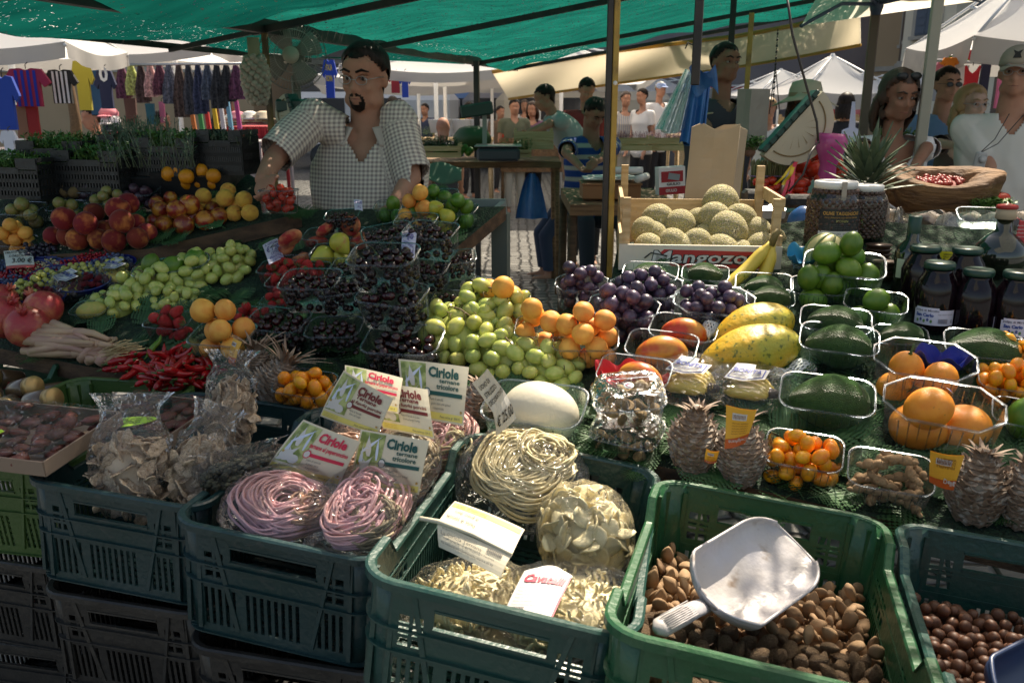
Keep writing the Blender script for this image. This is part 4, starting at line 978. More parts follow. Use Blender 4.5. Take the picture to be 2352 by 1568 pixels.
peach = K_('peach', PEA, groove()); nect = K_('nectarine', NEC, groove(.08, .14)); ypeach = K_('yellow_peach', YPE, groove(.11, .15))
apric = K_('apricot', APR, groove(.10, .14, (1, .94, 1))); lime = K_('lime', LIM, lambda v: Vector((v.x*1.14*(1+.10*abs(v.x)**6), v.y, v.z))*.97, 18)
orange = K_('orange', ORA, groove(0, .06, (1, 1, .96), .02)); kumq = K_('kumquat', KUM, lambda v: Vector((v.x*1.25, v.y*.94, v.z*.94)), 14)
donut = K_('flat_peach', DON, lambda v: Vector((v.x*1.15, v.y*1.15, v.z*.62*(1-.55*math.exp(-(v.x*v.x+v.y*v.y)/.12))))*(1+.05*noise.noise(v*1.5)))
def cherry_mesh(i):
 q = MB(); q.ball((0, 0, 0), 1, 12, fn=groove(.05, .22, (1.05, .98, .95), .02))
 R = random.Random(i); a, b = R.uniform(-1, 1), R.uniform(-1, 1)
 q.tube([(0, 0, .75), (.2*a, .2*b, 1.5), (.8*a, .7*b, 2.4), (1.7*a, 1.4*b, 3.1)], [.07, .045, .045, .07], 4, 1); return q.mesh('cherry', [CHE, STALKG])
cherry = Kind('cherry', [cherry_mesh(i) for i in range(6)])
cherryp = Kind('cherry', [MB().ball((0, 0, 0), 1, 10, fn=groove(.05, .22, (1.05, .98, .95), .02)).mesh('cherry', CHE) for i in range(2)])
dgrape = K_('dark_grape', GRD, lambda v: Vector((v.x, v.y, v.z*1.05)), 14); ggrape = K_('grape', GRG, lambda v: Vector((v.x*.95, v.y*.95, v.z*1.27)), 14)
def straw_mesh(i):
 q = MB(); q.ball((0, 0, 0), 1, 14, fn=lambda v: Vector((v.x*(.85+.22*v.z), v.y*(.85+.22*v.z), v.z*1.2+(0 if v.z < .6 else -.25*(v.z-.6))))*(1+.05*noise.noise(v*2+Vector((i, 0, 0)))))
 for k in range(7):
  a = k*.9; c, s = math.cos(a), math.sin(a); q.add([(0, 0, 1.08), (.3*c-.13*s, .3*s+.13*c, 1.14), (.78*c, .78*s, 1.0+.15*math.sin(k*2)), (.3*c+.13*s, .3*s-.13*c, 1.14)], [(0, 1, 2, 3)], 1, None, False)
 return q.mesh('strawberry', [STR, STALKG])
straw = Kind('strawberry', [straw_mesh(i) for i in range(3)])
def tomst(q, i):
 for k in range(5): a = k*1.257; q.tube([(0, 0, .86), (.28*math.cos(a), .28*math.sin(a), .92)], .05, 4, 1)
tomato = K_('tomato', TOM, groove(0, .14, (1.05, 1.05, .85), .06), stalk=tomst)
def pomst(q, i): 
 for k in range(6): a = k*1.047; q.tube([(0, 0, .85), (.13*math.cos(a), .13*math.sin(a), 1.1), (.24*math.cos(a), .24*math.sin(a), 1.28)], [.13, .1, .03], 5, 0)
pomeg = K_('pomegranate', POM, lambda v: Vector((v.x*(1+.03*math.cos(6*math.atan2(v.y, v.x))), v.y, v.z*.92)), 24, stalk=pomst)
plumg = K_('green_plum', PLG, groove(.05, .1)); plumd = K_('dark_plum', PLD, groove(.06, .1, (1.1, .95, .95))); kiwi = K_('kiwi', KIW, lambda v: Vector((v.x*1.25, v.y, v.z)))
granad = K_('granadilla', PAS, lambda v: Vector((v.x*.98, v.y*.98, v.z*1.12)), 26)
def pearfn(v): k = max(0, v.z); return Vector((v.x*(1-.42*k**1.3), v.y*(1-.42*k**1.3), v.z*(1+.42*k)))
pear = K_('pear', PEAR, pearfn, 20, stalk=lambda q, i: q.tube([(0, 0, 1.35), (.1, 0, 1.75)], .05, 5, 1))
avocado = K_('avocado', AVO, lambda v: Vector((v.x*(1-.30*max(0, v.z)), v.y*(1-.30*max(0, v.z)), v.z*1.38)), 28)
mango = K_('mango', MAN, lambda v: Vector((v.x*.86+.12*v.z*v.z, v.y*.74, v.z*1.28)), 26); cactus = K_('prickly_pear', CAC, lambda v: Vector((v.x*.8, v.y*.8, v.z*1.35)), 18)
def tam_mesh(i):
 q = MB(); R = random.Random(i); n = 26; b = R.uniform(.3, .9); L_ = R.uniform(1.7, 2.4); lob = R.choice([2, 3, 3, 4])
 pts = [Vector((L_*math.sin(b*(k/n*2-1))/b*.9, L_*(1-math.cos(b*(k/n*2-1)))*.8, .1*math.sin(k))) for k in range(n+1)]
 rs = [max(.06, (.46+.12*math.cos(k/n*lob*2*PI))*min(1, math.sin(PI*min(1, max(0.02, k/n)))**.5*1.25)) for k in range(n+1)]
 q.tube(pts, rs, 12); return q.mesh('tamarind_pod', TAMR)
tamar = Kind('tamarind_pod', [tam_mesh(i) for i in range(5)])
def chilli_mesh(i):
 q = MB(); R = random.Random(i+50); n = 10; b = R.uniform(.1, .8)
 pts = [Vector((k/n*2-1, .35*b*(k/n*2-1)**2, .1*math.sin(k*.6+i))) for k in range(n+1)]
 rs = [.02+.21*math.sin(PI*min(.5, (1-k/n)**.8*.62))*(.85 if k < 2 else 1) for k in range(n+1)]
 rs[0] = .10; q.tube(pts, rs, 10); q.tube([pts[0]+Vector((.02, 0, 0)), pts[0]-Vector((.16, -.03, 0)), pts[0]-Vector((.34, -.12, 0))], [.12, .05, .045], 6, 1); return q.mesh('chilli', [CHI, STALKG])
chilli = Kind('chilli', [chilli_mesh(i) for i in range(5)])
def netting(n, c1, c2, sc=7.):
 m = mat(n, c1, .8); N = m.node_tree.nodes; L = m.node_tree.links; b = N['Principled BSDF']
 tc = N.new('ShaderNodeTexCoord'); nz = N.new('ShaderNodeTexNoise'); nz.inputs['Scale'].default_value = 3; mx0 = N.new('ShaderNodeMix'); mx0.data_type = 'RGBA'; mx0.inputs[0].default_value = .12
 L.new(tc.outputs['Object'], nz.inputs[0]); L.new(tc.outputs['Object'], mx0.inputs[6]); L.new(nz.outputs['Color'], mx0.inputs[7])
 vo = N.new('ShaderNodeTexVoronoi'); vo.feature = 'DISTANCE_TO_EDGE'; vo.inputs['Scale'].default_value = sc; L.new(mx0.outputs[2], vo.inputs[0])
 mr = N.new('ShaderNodeMapRange'); mr.inputs['From Min'].default_value = .03; mr.inputs['From Max'].default_value = .13; L.new(vo.outputs['Distance'], mr.inputs[0])
 mx = N.new('ShaderNodeMix'); mx.data_type = 'RGBA'; mx.inputs[6].default_value = C4(c2); mx.inputs[7].default_value = C4(c1); L.new(mr.outputs[0], mx.inputs[0]); L.new(mx.outputs[2], b.inputs['Base Color'])
 iv = N.new('ShaderNodeMath'); iv.operation = 'SUBTRACT'; iv.inputs[0].default_value = 1; L.new(mr.outputs[0], iv.inputs[1])
 bp = N.new('ShaderNodeBump'); bp.inputs['Strength'].default_value = .9; bp.inputs['Distance'].default_value = .04; L.new(iv.outputs[0], bp.inputs['Height']); L.new(bp.outputs[0], b.inputs['Normal']); return m
MEL = netting('cantaloupe_rind', (.38, .34, .14), (.80, .70, .45), 7)
melon = K_('melon', MEL, lambda v: Vector((v.x*1.06, v.y, v.z*.96)), 30, 2)
def at(kind, px, py, rpx, lvl=0, label=None, group=None, rot=None, base=0., sc=1.):
 """one piece of fruit lying on the board (lvl 0) or on others"""
 r = .03
 for _ in range(3): P = T(px, py, base+r*(1+1.35*lvl)); r = rpx*dep(P)/F
 return kind.put(Matrix.Translation(P)@(rot if rot is not None else rot_any()), r*sc, label, group)
# ---------------------------------------------------------------- pineapples
PIN = mat('pineapple_scale', (.20, .13, .085), .75, (.31, .235, .18), 2, .2, 20, rand=.1, col3=(.42, .37, .32), scale3=60, thr3=(.5, .62)); PINL = mat('dry_pineapple_leaf', (.36, .27, .20), .7, (.20, .13, .09), 40, .1, 60, rand=.1)
PGL = mat('pineapple_leaf', (.07, .11, .06), .5, (.13, .17, .10), 30, rand=.1)
def leaf(q, base, d, up_, ln, wd, curl=.4, mi=0, n=7):
 s = d.cross(up_).normalized(); vs = []
 for i in range(n+1):
  t = i/n; c = base+d*ln*t+up_*(ln*curl*t*t); w_ = wd*(1-t)**.75*(.7+.6*t*(1-t)); vs += [c-s*w_+up_*wd*.35, c, c+s*w_+up_*wd*.35]
 fs = []
 for i in range(n): fs += [(3*i, 3*i+1, 3*i+4, 3*i+3), (3*i+1, 3*i+2, 3*i+5, 3*i+4)]
 q.add(vs, fs, mi)
def pineapple(px, py, rpx, hpx, label, lean=(0, 0), seed=0, crown='cut', tag_=None):
 P = T(px, py, 0.0); r = rpx*dep(P)/F; h = hpx*dep(P)/F*1.04
 M = Matrix.Translation(P)@Matrix.Rotation(lean[0], 4, 'Y')@Matrix.Rotation(lean[1], 4, 'X')
 o = thing('pineapple', label, 'pineapple', M, 'baby pineapples standing behind the crates'); R = random.Random(seed)
 prof = lambda t: r*(math.sin(PI*min(1, .12+t*.80))**.62)*(1 if t < .55 else 1-.55*((t-.55)/.45)**1.1)
 b = MB(); b.lathe([(max(.002, prof(i/16)*.92), h*i/16) for i in range(17)], 20)
 rows = 15
 for i in range(rows):
  t = (i+.3)/rows; n = max(7, int(13*(prof(t)/r)**.7)) if t < .75 else 8
  for k in range(n):
   a = 2*PI*(k+(i % 2)*.5)/n+.03*R.random(); rr = prof(t); s = 2*PI*rr/n*.56; c, sn = math.cos(a), math.sin(a)
   nrm = Vector((c, sn, .15)).normalized(); tg = Vector((-sn, c, 0)); zz = Vector((0, 0, 1)); ctr = Vector((c*rr*.93, sn*rr*.93, h*t)); hh = h/rows*.85
   L_, Rr, D, U, M_ = ctr-tg*s, ctr+tg*s, ctr-zz*hh*.9, ctr+zz*hh*.8, ctr+nrm*s*.45+zz*hh*.05
   tip = ctr+nrm*s*R.uniform(.75, 1.15)+zz*hh*R.uniform(.95, 1.7)
   b.add([L_, D, Rr, U, M_, tip, M_-tg*s*.42, M_+tg*s*.42], [(0, 1, 6), (1, 2, 7), (1, 7, 6), (0, 6, 3), (2, 3, 7), (6, 7, 5), (3, 6, 5), (3, 5, 7)], 0, None, False)
 b.obj('body', PIN, o)
 c_ = MB(); n = 20 if crown == 'dry' else 13; ln = r*(1.2 if crown == 'dry' else .62)
 for i in range(n):
  a = i*2.4; sp_ = .3+.75*R.random(); d = Vector((math.cos(a)*sp_, math.sin(a)*sp_, 1)).normalized(); u_ = Vector((math.cos(a), math.sin(a), -.3)).normalized()
  leaf(c_, Vector((math.cos(a)*r*.22, math.sin(a)*r*.22, h*(.88+.08*R.random()))), d, u_, ln*R.uniform(.6, 1.1), r*.17, R.uniform(.2, .9))
 c_.obj('crown', PINL, o)
 return o, M, r, h
# ---------------------------------------------------------------- fern leaves strewn on the board
FERN = mat('fern_leaf', (.028, .085, .024), .5, (.05, .13, .04), 6, rand=.25)
def fern_mesh(seed):
 R = random.Random(seed); q = MB(); L_ = 1.; cv = R.uniform(-.4, .4)
 def sp_(t): return Vector((t, cv*t*t*.5, .05*math.sin(t*4+seed)))
 q.tube([sp_(i/8) for i in range(9)], .008, 3)
 for i in range(3, 22):
  t = i/22; b = sp_(t); w_ = .34*math.sin(PI*min(1, t*.9+.12))**.8
  for s in (-1, 1):
   d = Vector((.35, s, .12*R.uniform(-1, 1))).normalized(); nn = 5
   for j in range(nn):
    c = b+d*w_*(j+.5)/nn; e = w_/nn*.95*(1-.5*j/nn)
    q.add([c-Vector((e*.7, 0, 0)), c+d*e*.8, c+Vector((e*.9, 0, .02)), c-d*e*.6], [(0, 1, 2, 3)], 0, None, False)
 return q.mesh('fern_frond', FERN)
ferns = Kind('fern_frond', [fern_mesh(i) for i in range(5)], 'fern')
R0 = np.random.default_rng(3)
fpoly = [(540, 700, 240, 60), (600, 800, 200, 60), (1240, 960, 260, 90), (1500, 990, 260, 60), (1700, 960, 300, 90), (1950, 1000, 300, 60), (2150, 1050, 300, 50), (1960, 860, 260, 60), (480, 560, 250, 40), (300, 590, 300, 30), (1420, 620, 160, 25), (700, 790, 160, 60), (500, 820, 160, 40), (300, 780, 200, 30), (560, 470, 240, 20), (1080, 490, 120, 18), (150, 500, 200, 30), (1780, 1130, 500, 30), (1090, 590, 60, 40)]
for cx, cy, rx, ry in fpoly:
 for i in range(int(6+rx*ry/1900)):
  px, py = cx+R0.uniform(-.9, .9)*rx, cy+R0.uniform(-.9, .9)*ry
  if 1040 < px < 1410 and 480 < py < 735: continue
  if py > 1185+(px-2020)*.2 or (px < 1500 and py > 930+(px-740)*.13): continue
  onsh = px < 690 and py < 572-.2*abs(px-340) and py > 390
  ferns.put(TM(px, py, .012+(.055 if onsh else 0), R0.uniform(0, 6.28))@Matrix.Rotation(R0.uniform(-.25, .05), 4, 'Y'), R0.uniform(.10, .17), 'cut green fern frond laid on the board between the fruit', 'fern fronds covering the board')
# ---------------------------------------------------------------- cherry stacks
CP = [(880, 583, 168, .05, 2, 'topmost punnet of the front cherry tower'), (900, 672, 172, -.12, 1, 'middle punnet of the front cherry tower'), (925, 778, 190, .05, 0, 'lowest punnet of the front cherry tower'),
   (888, 530, 138, .5, 2, 'high cherry punnet behind the tower on its left'), (988, 527, 134, -.1, 2, 'high cherry punnet with the price card'), (712, 640, 150, .1, 1, 'raised cherry punnet next to the strawberries'),
   (790, 655, 140, .35, 1, 'raised cherry punnet touching the front tower on its left'), (802, 606, 86, .1, 1, 'small cherry punnet half hidden below the pears'), (637, 733, 152, -.05, 0, 'low cherry punnet above the dry pineapple tops'),
   (767, 750, 140, .12, 0, 'low cherry punnet left of the front tower foot'), (975, 612, 112, 0, 1, 'cherry punnet behind the top of the front tower'), (1045, 590, 112, .35, 1, 'raised cherry punnet at the right of the pile'),
   (1098, 650, 88, -.1, 0, 'cherry punnet at the far right end of the pile'), (1040, 684, 105, 0, 0, 'low cherry punnet behind the grapes'), (1020, 728, 125, -.3, 0, 'low cherry punnet between tower and green grapes'),
   (785, 492, 88, .2, 1.3, 'cherry punnet at the back beside the small price card'), (955, 503, 100, 0, 1.3, 'cherry punnet in front of the apricots at the back')]
allc = []
for px, py, wp, rt, lv, nm in CP:
 p = Pun(px, py, wp, nm, rt, lv, group='cherry punnets'); r = .0124*(p.w/.19)
 mw, md = p.w*.85-2*r*.7, p.d*.84-2*r*.7; pts = pack(330, r, in_box(mw, md), 6, .003, .1, cap=lambda x, y: p.h*.83+r*1.1*(1-(x/mw*1.6)**2-(y/md*1.6)**2))
 for q in pts: allc.append((p, q))
top = sorted([c for c in allc if c[1][2] > c[0].h-.014], key=lambda c: dep(c[0].P))[:290]
ids = {id(c[1]) for c in top}
for p, q in top: cherry.put(p.M@Matrix.Translation(q[:3])@rot_flat(tilt=.9), q[3], 'dark glossy cherry with a thin stalk, heaped at the top of its punnet', 'dark cherries on top of the punnets')
mb = MB(); me = cherry.me[0]
mv = [[v.co.copy() for v in m.vertices] for m in cherry.me]; mf = [[tuple(f.vertices) for f in m.polygons] for m in cherry.me]; mm = [[f.material_index for f in m.polygons] for m in cherry.me]
lv_, lf_ = [v.co.copy() for v in cherryp.me[0].vertices], [tuple(f.vertices) for f in cherryp.me[0].polygons]
for p, q in allc:
 if id(q) in ids: continue
 e = q[2]; hid = abs(q[0]) < p.w*.26 and abs(q[1]) < p.d*.2 and e < p.h*.7
 if hid or (q[1] > p.d*.2 and e < p.h*.7): continue
 mb.add(lv_, lf_, 0, p.M@Matrix.Translation(q[:3])@rot_any()@Matrix.Diagonal((q[3],)*3+(1,)))
 if rng.random() < .12:
  a = p.M@Matrix.Translation((q[0], min(q[1], -p.d*.34), q[2])); d = Vector((rng.uniform(-.02, .02), 0, rng.uniform(-.01, .02))); mb.tube([a@Vector((0, 0, 0)), a@(d*.5+Vector((.003, 0, .003))), a@d], .0007, 4, 1)
mb.obj('cherry_layers', [CHE, STALKG], None, label='dark cherries packed below the top layer of all the cherry punnets', cat='cherries', kind='stuff')
# ---------------------------------------------------------------- other punnets
def punfill(px, py, wp, lab, kind, rpx, n, flab, grp, rt=0., lvl=0, asp=.68, h=.5, green=False, cut=False, rot=rot_any, extra=0, K=14, g=None, mid=.84, over=.5):
 p = Pun(px, py, wp, lab, rt, lvl, asp, h, green, cut, extra=extra, **({'group': g} if g else {})); r = rpx*dep(p.P)/F
 p.fill(kind, r, n, flab, grp, rot, K=K, mid=mid, over=over); return p
def pn(kd, desc): return '%s %s' % (kd, desc)
for a in [(1345, 776, 163, .12, 25, 19, 'sunlit punnet heaped with apricots beside the dark grapes', 'orange apricot heaped in the front sunlit punnet beside the dark grapes'),
    (1250, 748, 145, .1, 25, 17, 'apricot punnet behind the front one', 'apricot heaped in the second punnet back, above the green grapes'),
    (1150, 692, 132, 0, 25, 13, 'apricot punnet at the end of the cherry pile', 'apricot in the punnet between the cherry pile and the aisle'),
    (510, 765, 150, 0, 27, 19, 'apricot punnet between the strawberries and the left cherries', 'pale orange apricot heaped in the punnet by the chillies'),
    (958, 488, 100, .1, 18, 12, 'small apricot punnet in front of the limes at the back', 'apricot in the small punnet in front of the limes'),
    (38, 552, 88, 0, 16, 12, 'apricot punnet at the left edge below the plums', 'apricot in the punnet at the left edge')]:
 punfill(a[0], a[1], a[2], a[6], apric, a[4], a[5], a[7], 'apricots in punnets', a[3], over=2.6, mid=.98)
for a in [(1335, 647, 126, .05, 14.5, 34, 'dark grape punnet beside the aisle', 0, True), (1432, 700, 176, -.12, 17, 60, 'dark grape punnet heaped high at the front', 0, True), (1484, 655, 175, .08, 14.5, 44, 'dark grape punnet below the melon crate', 0, True), (1640, 688, 190, -.05, 15.5, 60, 'dark grape punnet below the bananas', 0, True)]:
 punfill(a[0], a[1], a[2], a[6], dgrape, a[4], a[5], 'bloomed purple grape in the '+a[6], 'purple grapes in punnets', a[3], cut=a[8], over=2.4, g='grape punnets')
for a in [(1880, 655, 124, 0, 26, 10, 'lime punnet in front of the wrapped melon'), (2012, 690, 150, -.15, 29, 11, 'big lime punnet in front of the dark jars'), (1940, 605, 190, -.1, 27, 13, 'lime punnet raised behind the other two'),
    (900, 470, 88, .1, 17, 15, 'lime punnet nearest the seller'), (962, 478, 95, .1, 16, 12, 'lime punnet behind the small apricots'), (1004, 446, 96, 0, 16, 18, 'lime punnet at the rear edge'), (1052, 478, 92, -.05, 17, 16, 'lime punnet at the board corner')]:
 punfill(a[0], a[1], a[2], a[6], lime, a[4], a[5], 'green lime in the '+a[6], 'limes in punnets', a[3], green=True, h=.55, over=.7)
for a in [(1847, 1032, 186, -.12, 17.5, 62, 'front kumquat punnet between the pineapples and the tamarinds', .74), (700, 878, 150, -.1, 15.5, 36, 'kumquat punnet behind the noodle cards', .7), (2300, 800, 150, -.1, 15, 40, 'upper kumquat punnet at the right edge', .68), (2330, 868, 160, -.1, 16, 44, 'lower kumquat punnet at the right edge', .68)]:
 punfill(a[0], a[1], a[2], a[6], kumq, a[4], a[5], 'small orange kumquat in the '+a[6], 'kumquats in punnets', a[3], asp=a[7], K=10, g='kumquat punnets', mid=.96, over=.9)
punfill(2046, 1080, 200, 'punnet of brown tamarind pods', tamar, 21, 22, 'knobbly brown tamarind pod', 'tamarind pods in their punnet', -.12, asp=.74, rot=lambda: rot_flat(tilt=.3), K=8, mid=.82, over=1.2)
for a in [(640, 612, 100, .05, 12, 26, 'strawberry punnet under the price card', 0), (660, 643, 100, 0, 12, 26, 'strawberry punnet left of the raised cherries', .0), (706, 617, 108, .05, 12, 24, 'strawberry punnet below the pears', 0), (632, 688, 70, 0, 11, 14, 'small strawberry punnet above the low cherries', 0), (388, 733, 112, .0, 15, 22, 'strawberry punnet below the left grapes', 0), (580, 722, 100, 0, 12, 16, 'strawberry punnet behind the left apricots', 0)]:
 punfill(a[0], a[1], a[2], a[6], straw, a[4], a[5], 'red strawberry in the '+a[6], 'strawberries in punnets', a[3])
punfill(765, 575, 112, 'punnet of yellow green pears', pear, 24, 8, 'yellow green pear with a red cheek, in front of the flat peaches', 'pears in punnets', .1)
punfill(1012, 500, 84, 'small pear punnet at the back right', pear, 17, 7, 'yellow pear at the back beside the limes', 'pears in punnets', 0, rot=lambda: rot_flat(tilt=1.5))
punfill(672, 568, 115, 'flat peach punnet behind the strawberry price card', donut, 24, 10, 'red flat peach behind the strawberry price card', 'flat peaches in punnets', .1, rot=lambda: rot_flat(tilt=.8))
punfill(740, 537, 90, 'flat peach punnet behind the pears', donut, 22, 8, 'red flat peach in the punnet behind the pears', 'flat peaches in punnets', 0, rot=lambda: rot_flat(tilt=.9)); punfill(822, 534, 84, 'flat peach punnet next to the high cherries', donut, 21, 7, 'blush flat peach beside the high cherry punnets', 'flat peaches in punnets', 0, rot=lambda: rot_flat(tilt=.9))
for a in [(50, 478, 104, 'green plum punnet at the left edge', 15, 24), (152, 472, 88, 'green plum punnet behind the peaches', 14, 20), (244, 454, 96, 'green plum punnet behind the dark peach', 13, 22)]:
 punfill(a[0], a[1], a[2], a[3], plumg, a[4], a[5], 'dull green plum in the '+a[3], 'plums in punnets', 0, extra=.05)
for a in [(200, 430, 90, 'dark plum punnet behind the green plums', 12, 26), (322, 436, 88, 'dark plum punnet next to the oranges', 12, 26), (266, 426, 90, 'dark plum punnet in the back row', 12, 20)]:
 punfill(a[0], a[1], a[2], a[3], plumd, a[4], a[5], 'dark purple plum in the '+a[3], 'plums in punnets', 0, extra=.06)
for px, py in ((105, 436), (128, 432), (150, 437), (172, 441), (140, 424), (118, 424)): at(kiwi, px, py, 13, .6, 'brown fuzzy fruit behind the green plum punnets', 'kiwis behind the plums', base=.09)
# avocados, one or two to a punnet
def single(px, py, wp, lab, kind, rpx, flab, cat_rot, rt=0, lvl=0, asp=.68, h=.5, dx=0, dy=0, green=True, dz=.9, grp=None, cut=False, extra=0):
 p = Pun(px, py, wp, lab, rt, lvl, asp, h, green, cut, extra=extra); r = rpx*dep(p.P)/F*(1.32 if kind is avocado else 1.15)
 kind.put(p.M@Matrix.Translation((dx*p.w, dy*p.w, r*dz+.012))@cat_rot, r, flab, grp); return p
LAY = Matrix.Rotation(PI/2, 4, 'Y')
def lay(a, t=0): return Matrix.Rotation(a, 4, 'Z')@Matrix.Rotation(PI/2+t, 4, 'Y')
single(1900, 903, 222, 'largest avocado punnet, front', avocado, 50, 'big dark green avocado in the front punnet', lay(3.4, -.1), -.1, dx=.03, dy=.0, dz=1.05)
single(1928, 776, 186, 'avocado punnet in the middle of the right board', avocado, 40, 'avocado in the middle punnet beside the papaya', lay(3.2), -.12, dz=1.0)
single(1920, 732, 166, 'avocado punnet behind the middle one', avocado, 34, 'avocado in the punnet behind the middle one', lay(3.0), -.1, dz=1.2)
single(1770, 682, 110, 'avocado punnet left of the limes', avocado, 25, 'avocado left of the limes', lay(3.2), 0, dz=1.2)
single(1755, 648, 130, 'avocado punnet below the bananas', avocado, 24, 'avocado below the bananas', lay(3.2), 0, dz=1.2)
single(1620, 626, 108, 'avocado punnet under the melon crate front, right', avocado, 22, 'avocado under the right of the melon crate front', lay(.1), 0, dz=1.3)
single(1494, 622, 128, 'avocado punnet under the melon crate front, left', avocado, 23, 'avocado under the left of the melon crate front', lay(.1), 0, dz=1.4)
single(2070, 768, 120, 'avocado punnet behind the granadillas', avocado, 28, 'avocado behind the granadillas', lay(3.3), 0, dz=1.1)
single(2262, 790, 180, 'flat wide punnet below the jars', avocado, 44, 'large smooth green avocado below the jars', lay(3.2), -.1, dz=.9)
single(2365, 950, 170, 'punnet with a green mango at the right edge', lime, 42, 'smooth green mango in the punnet at the right edge', lay(0), -.2, dz=1., green=False)
single(1520, 790, 172, 'mango punnet in front', mango, 42, 'yellow red mango in the front open punnet', lay(.35), -.1, dz=.95, green=False)
single(1571, 750, 165, 'mango punnet behind the front mango', mango, 37, 'red mango with a white foam net', lay(.1), -.12, dz=1.15, green=False)
p = single(1457, 850, 178, 'mango punnet with red tissue', mango, 37, 'mango wrapped in red tissue behind the walnut box', lay(-.2), -.1, dz=1.3, green=False, dx=.08)
def tissue(M, w_, d_, h_, col, label, seed, name='tissue_paper'):
 q = MB()
 def f(a, b):
  t = a*2*PI; r = b; x = w_*r*math.cos(t); y = d_*r*math.sin(t)
  n_ = noise.noise(Vector((math.cos(t)*2*r, math.sin(t)*2*r, seed)))*.35+.22*math.sin(t*5+seed)*r
  return Vector((x*(1+.15*math.sin(t*3)), y, h_*(r**1.5*.9+n_)))
 q.sheet(f, 60, 8, smooth=False); o = q.obj(name, mat(label.split()[0]+'_tissue', col, .6, sheen=.2), None, M, label=label, cat='tissue'); solidify(o, .0006); return o
tissue(p.M@Matrix.Translation((-.03, 0, .03)), .06, .04, .05, (.55, .02, .03), 'red tissue paper crumpled round the mango', 1); tissue(p.M@Matrix.Translation((.035, .01, .02)), .04, .035, .04, (.5, .02, .03), 'red tissue scrap in the right of the mango punnet', 5)
# granadillas
p = Pun(2125, 822, 236, 'rear granadilla punnet lined with blue tissue', -.12, 0, .68, .5, cut=True); r = 42*dep(p.P)/F
for i, (x, y, z, a) in enumerate([(-.03, .0, 1.75, .5), (.035, -.015, 1.6, 1.2), (-.05, -.03, .85, 2), (.02, -.01, .6, 0)]): granad.put(p.M@Matrix.Translation((x*p.w/.2, y*p.w/.2, r*z))@(Matrix.Rotation(.4*a-.4, 4, 'Y')), r*.95, ['orange granadilla with a stalk tip and round sticker', 'orange granadilla lying on the blue tissue', 'orange granadilla seen through the side of the rear punnet', 'orange granadilla at the bottom of the rear punnet'][i], None)
tissue(p.M@Matrix.Translation((.04, .035, .04)), .055, .03, .06, (.01, .03, .30), 'blue tissue paper in the rear granadilla punnet', 3)
q = MB(); q.tube([(0, 0, .9*r), (.002, 0, 1.2*r), (.004, 0, 1.7*r)], [r*.18, r*.07, r*.06], 8); q.obj('fruit_stalk', STALKG, None, p.M@Matrix.Translation((-.03*p.w/.2, 0, r*1.75)), label='stalk of the rear granadilla pointing up', cat='stalk')
p = Pun(2168, 925, 282, 'front granadilla punnet with cut corners', -.18, 0, .66, .48, cut=True); r = 53*dep(p.P)/F
for i, (x, y, z, a, s) in enumerate([(-.025, -.015, 2.15, .8, .95), (-.035, -.01, .95, 1.6, 1.1), (.045, .015, .95, 1.2, 1.05)]): granad.put(p.M@Matrix.Translation((x*p.w/.22, y*p.w/.22, r*z))@Matrix.Rotation(a, 4, 'Y'), r*s, ['pale orange granadilla with a round white sticker, on top', 'orange granadilla at the left of the front punnet', 'orange granadilla at the right of the front punnet with its stalk'][i], None)
def sticker(P, nrm, rr, label, ring=(.12, .03, .3)):
 z = nrm.normalized(); M = Matrix.Translation(P+z*.0015)@z.to_track_quat('Z', 'Y').to_matrix().to_4x4(); q = MB()
 q.lathe([(0, 0), (rr, 0), (rr*.96, .0006), (0, .001)], 20); q.tube([(rr*.45*math.cos(t), rr*.45*math.sin(t), .0014) for t in [i*.55 for i in range(10)]], rr*.07, 4, 1); q.tube([(-rr*.7, 0, .0014), (-rr*.1, rr*.2, .0014)], rr*.06, 4, 1); q.tube([(0, -rr*.5, .0014), (rr*.5, -rr*.6, .0014)], rr*.06, 4, 1)
 q.obj('fruit_sticker', [WHITEP, ink('purple_ink', ring)], None, M, label=label, cat='sticker')
CP_ = Vector((0, 0, CH))
def stick_on(px, py, c, rad_, rr, label, **k):
 """the sticker sits where the sight line of the pixel meets the fruit"""
 r_ = ray(px, py).normalized(); oc = CP_-c; b = r_.dot(oc); disc = b*b-(oc.dot(oc)-rad_*rad_)
 P = CP_+r_*(-b-math.sqrt(max(0, disc))); sticker(P, P-c, rr, label, **k)
c = p.M@Vector((-.025*p.w/.22, -.015*p.w/.22, r*2.15)); stick_on(2180, 898, c, r*.97, .0085, 'round white sticker with a purple mark on the top granadilla')
# egg
p = Pun(1228, 925, 246, 'large clear box holding the giant egg', -.05, 0, .66, .46, green=True); EGG = mat('egg_shell', (.76, .70, .56), .35, (.72, .66, .50), 3, .05, 60, spec=.5)
q = MB(); rr = 92*dep(p.P)/F; q.ball((0, 0, 0), (rr, rr*.82, rr*.82), 40, fn=lambda v: Vector((v.x, v.y*(1-.06*v.x), v.z*(1-.06*v.x)))); q.obj('ostrich_egg', EGG, None, p.M@Matrix.Translation((.01, 0, rr*.86)), label='very large cream ostrich egg in its clear box', cat='egg')
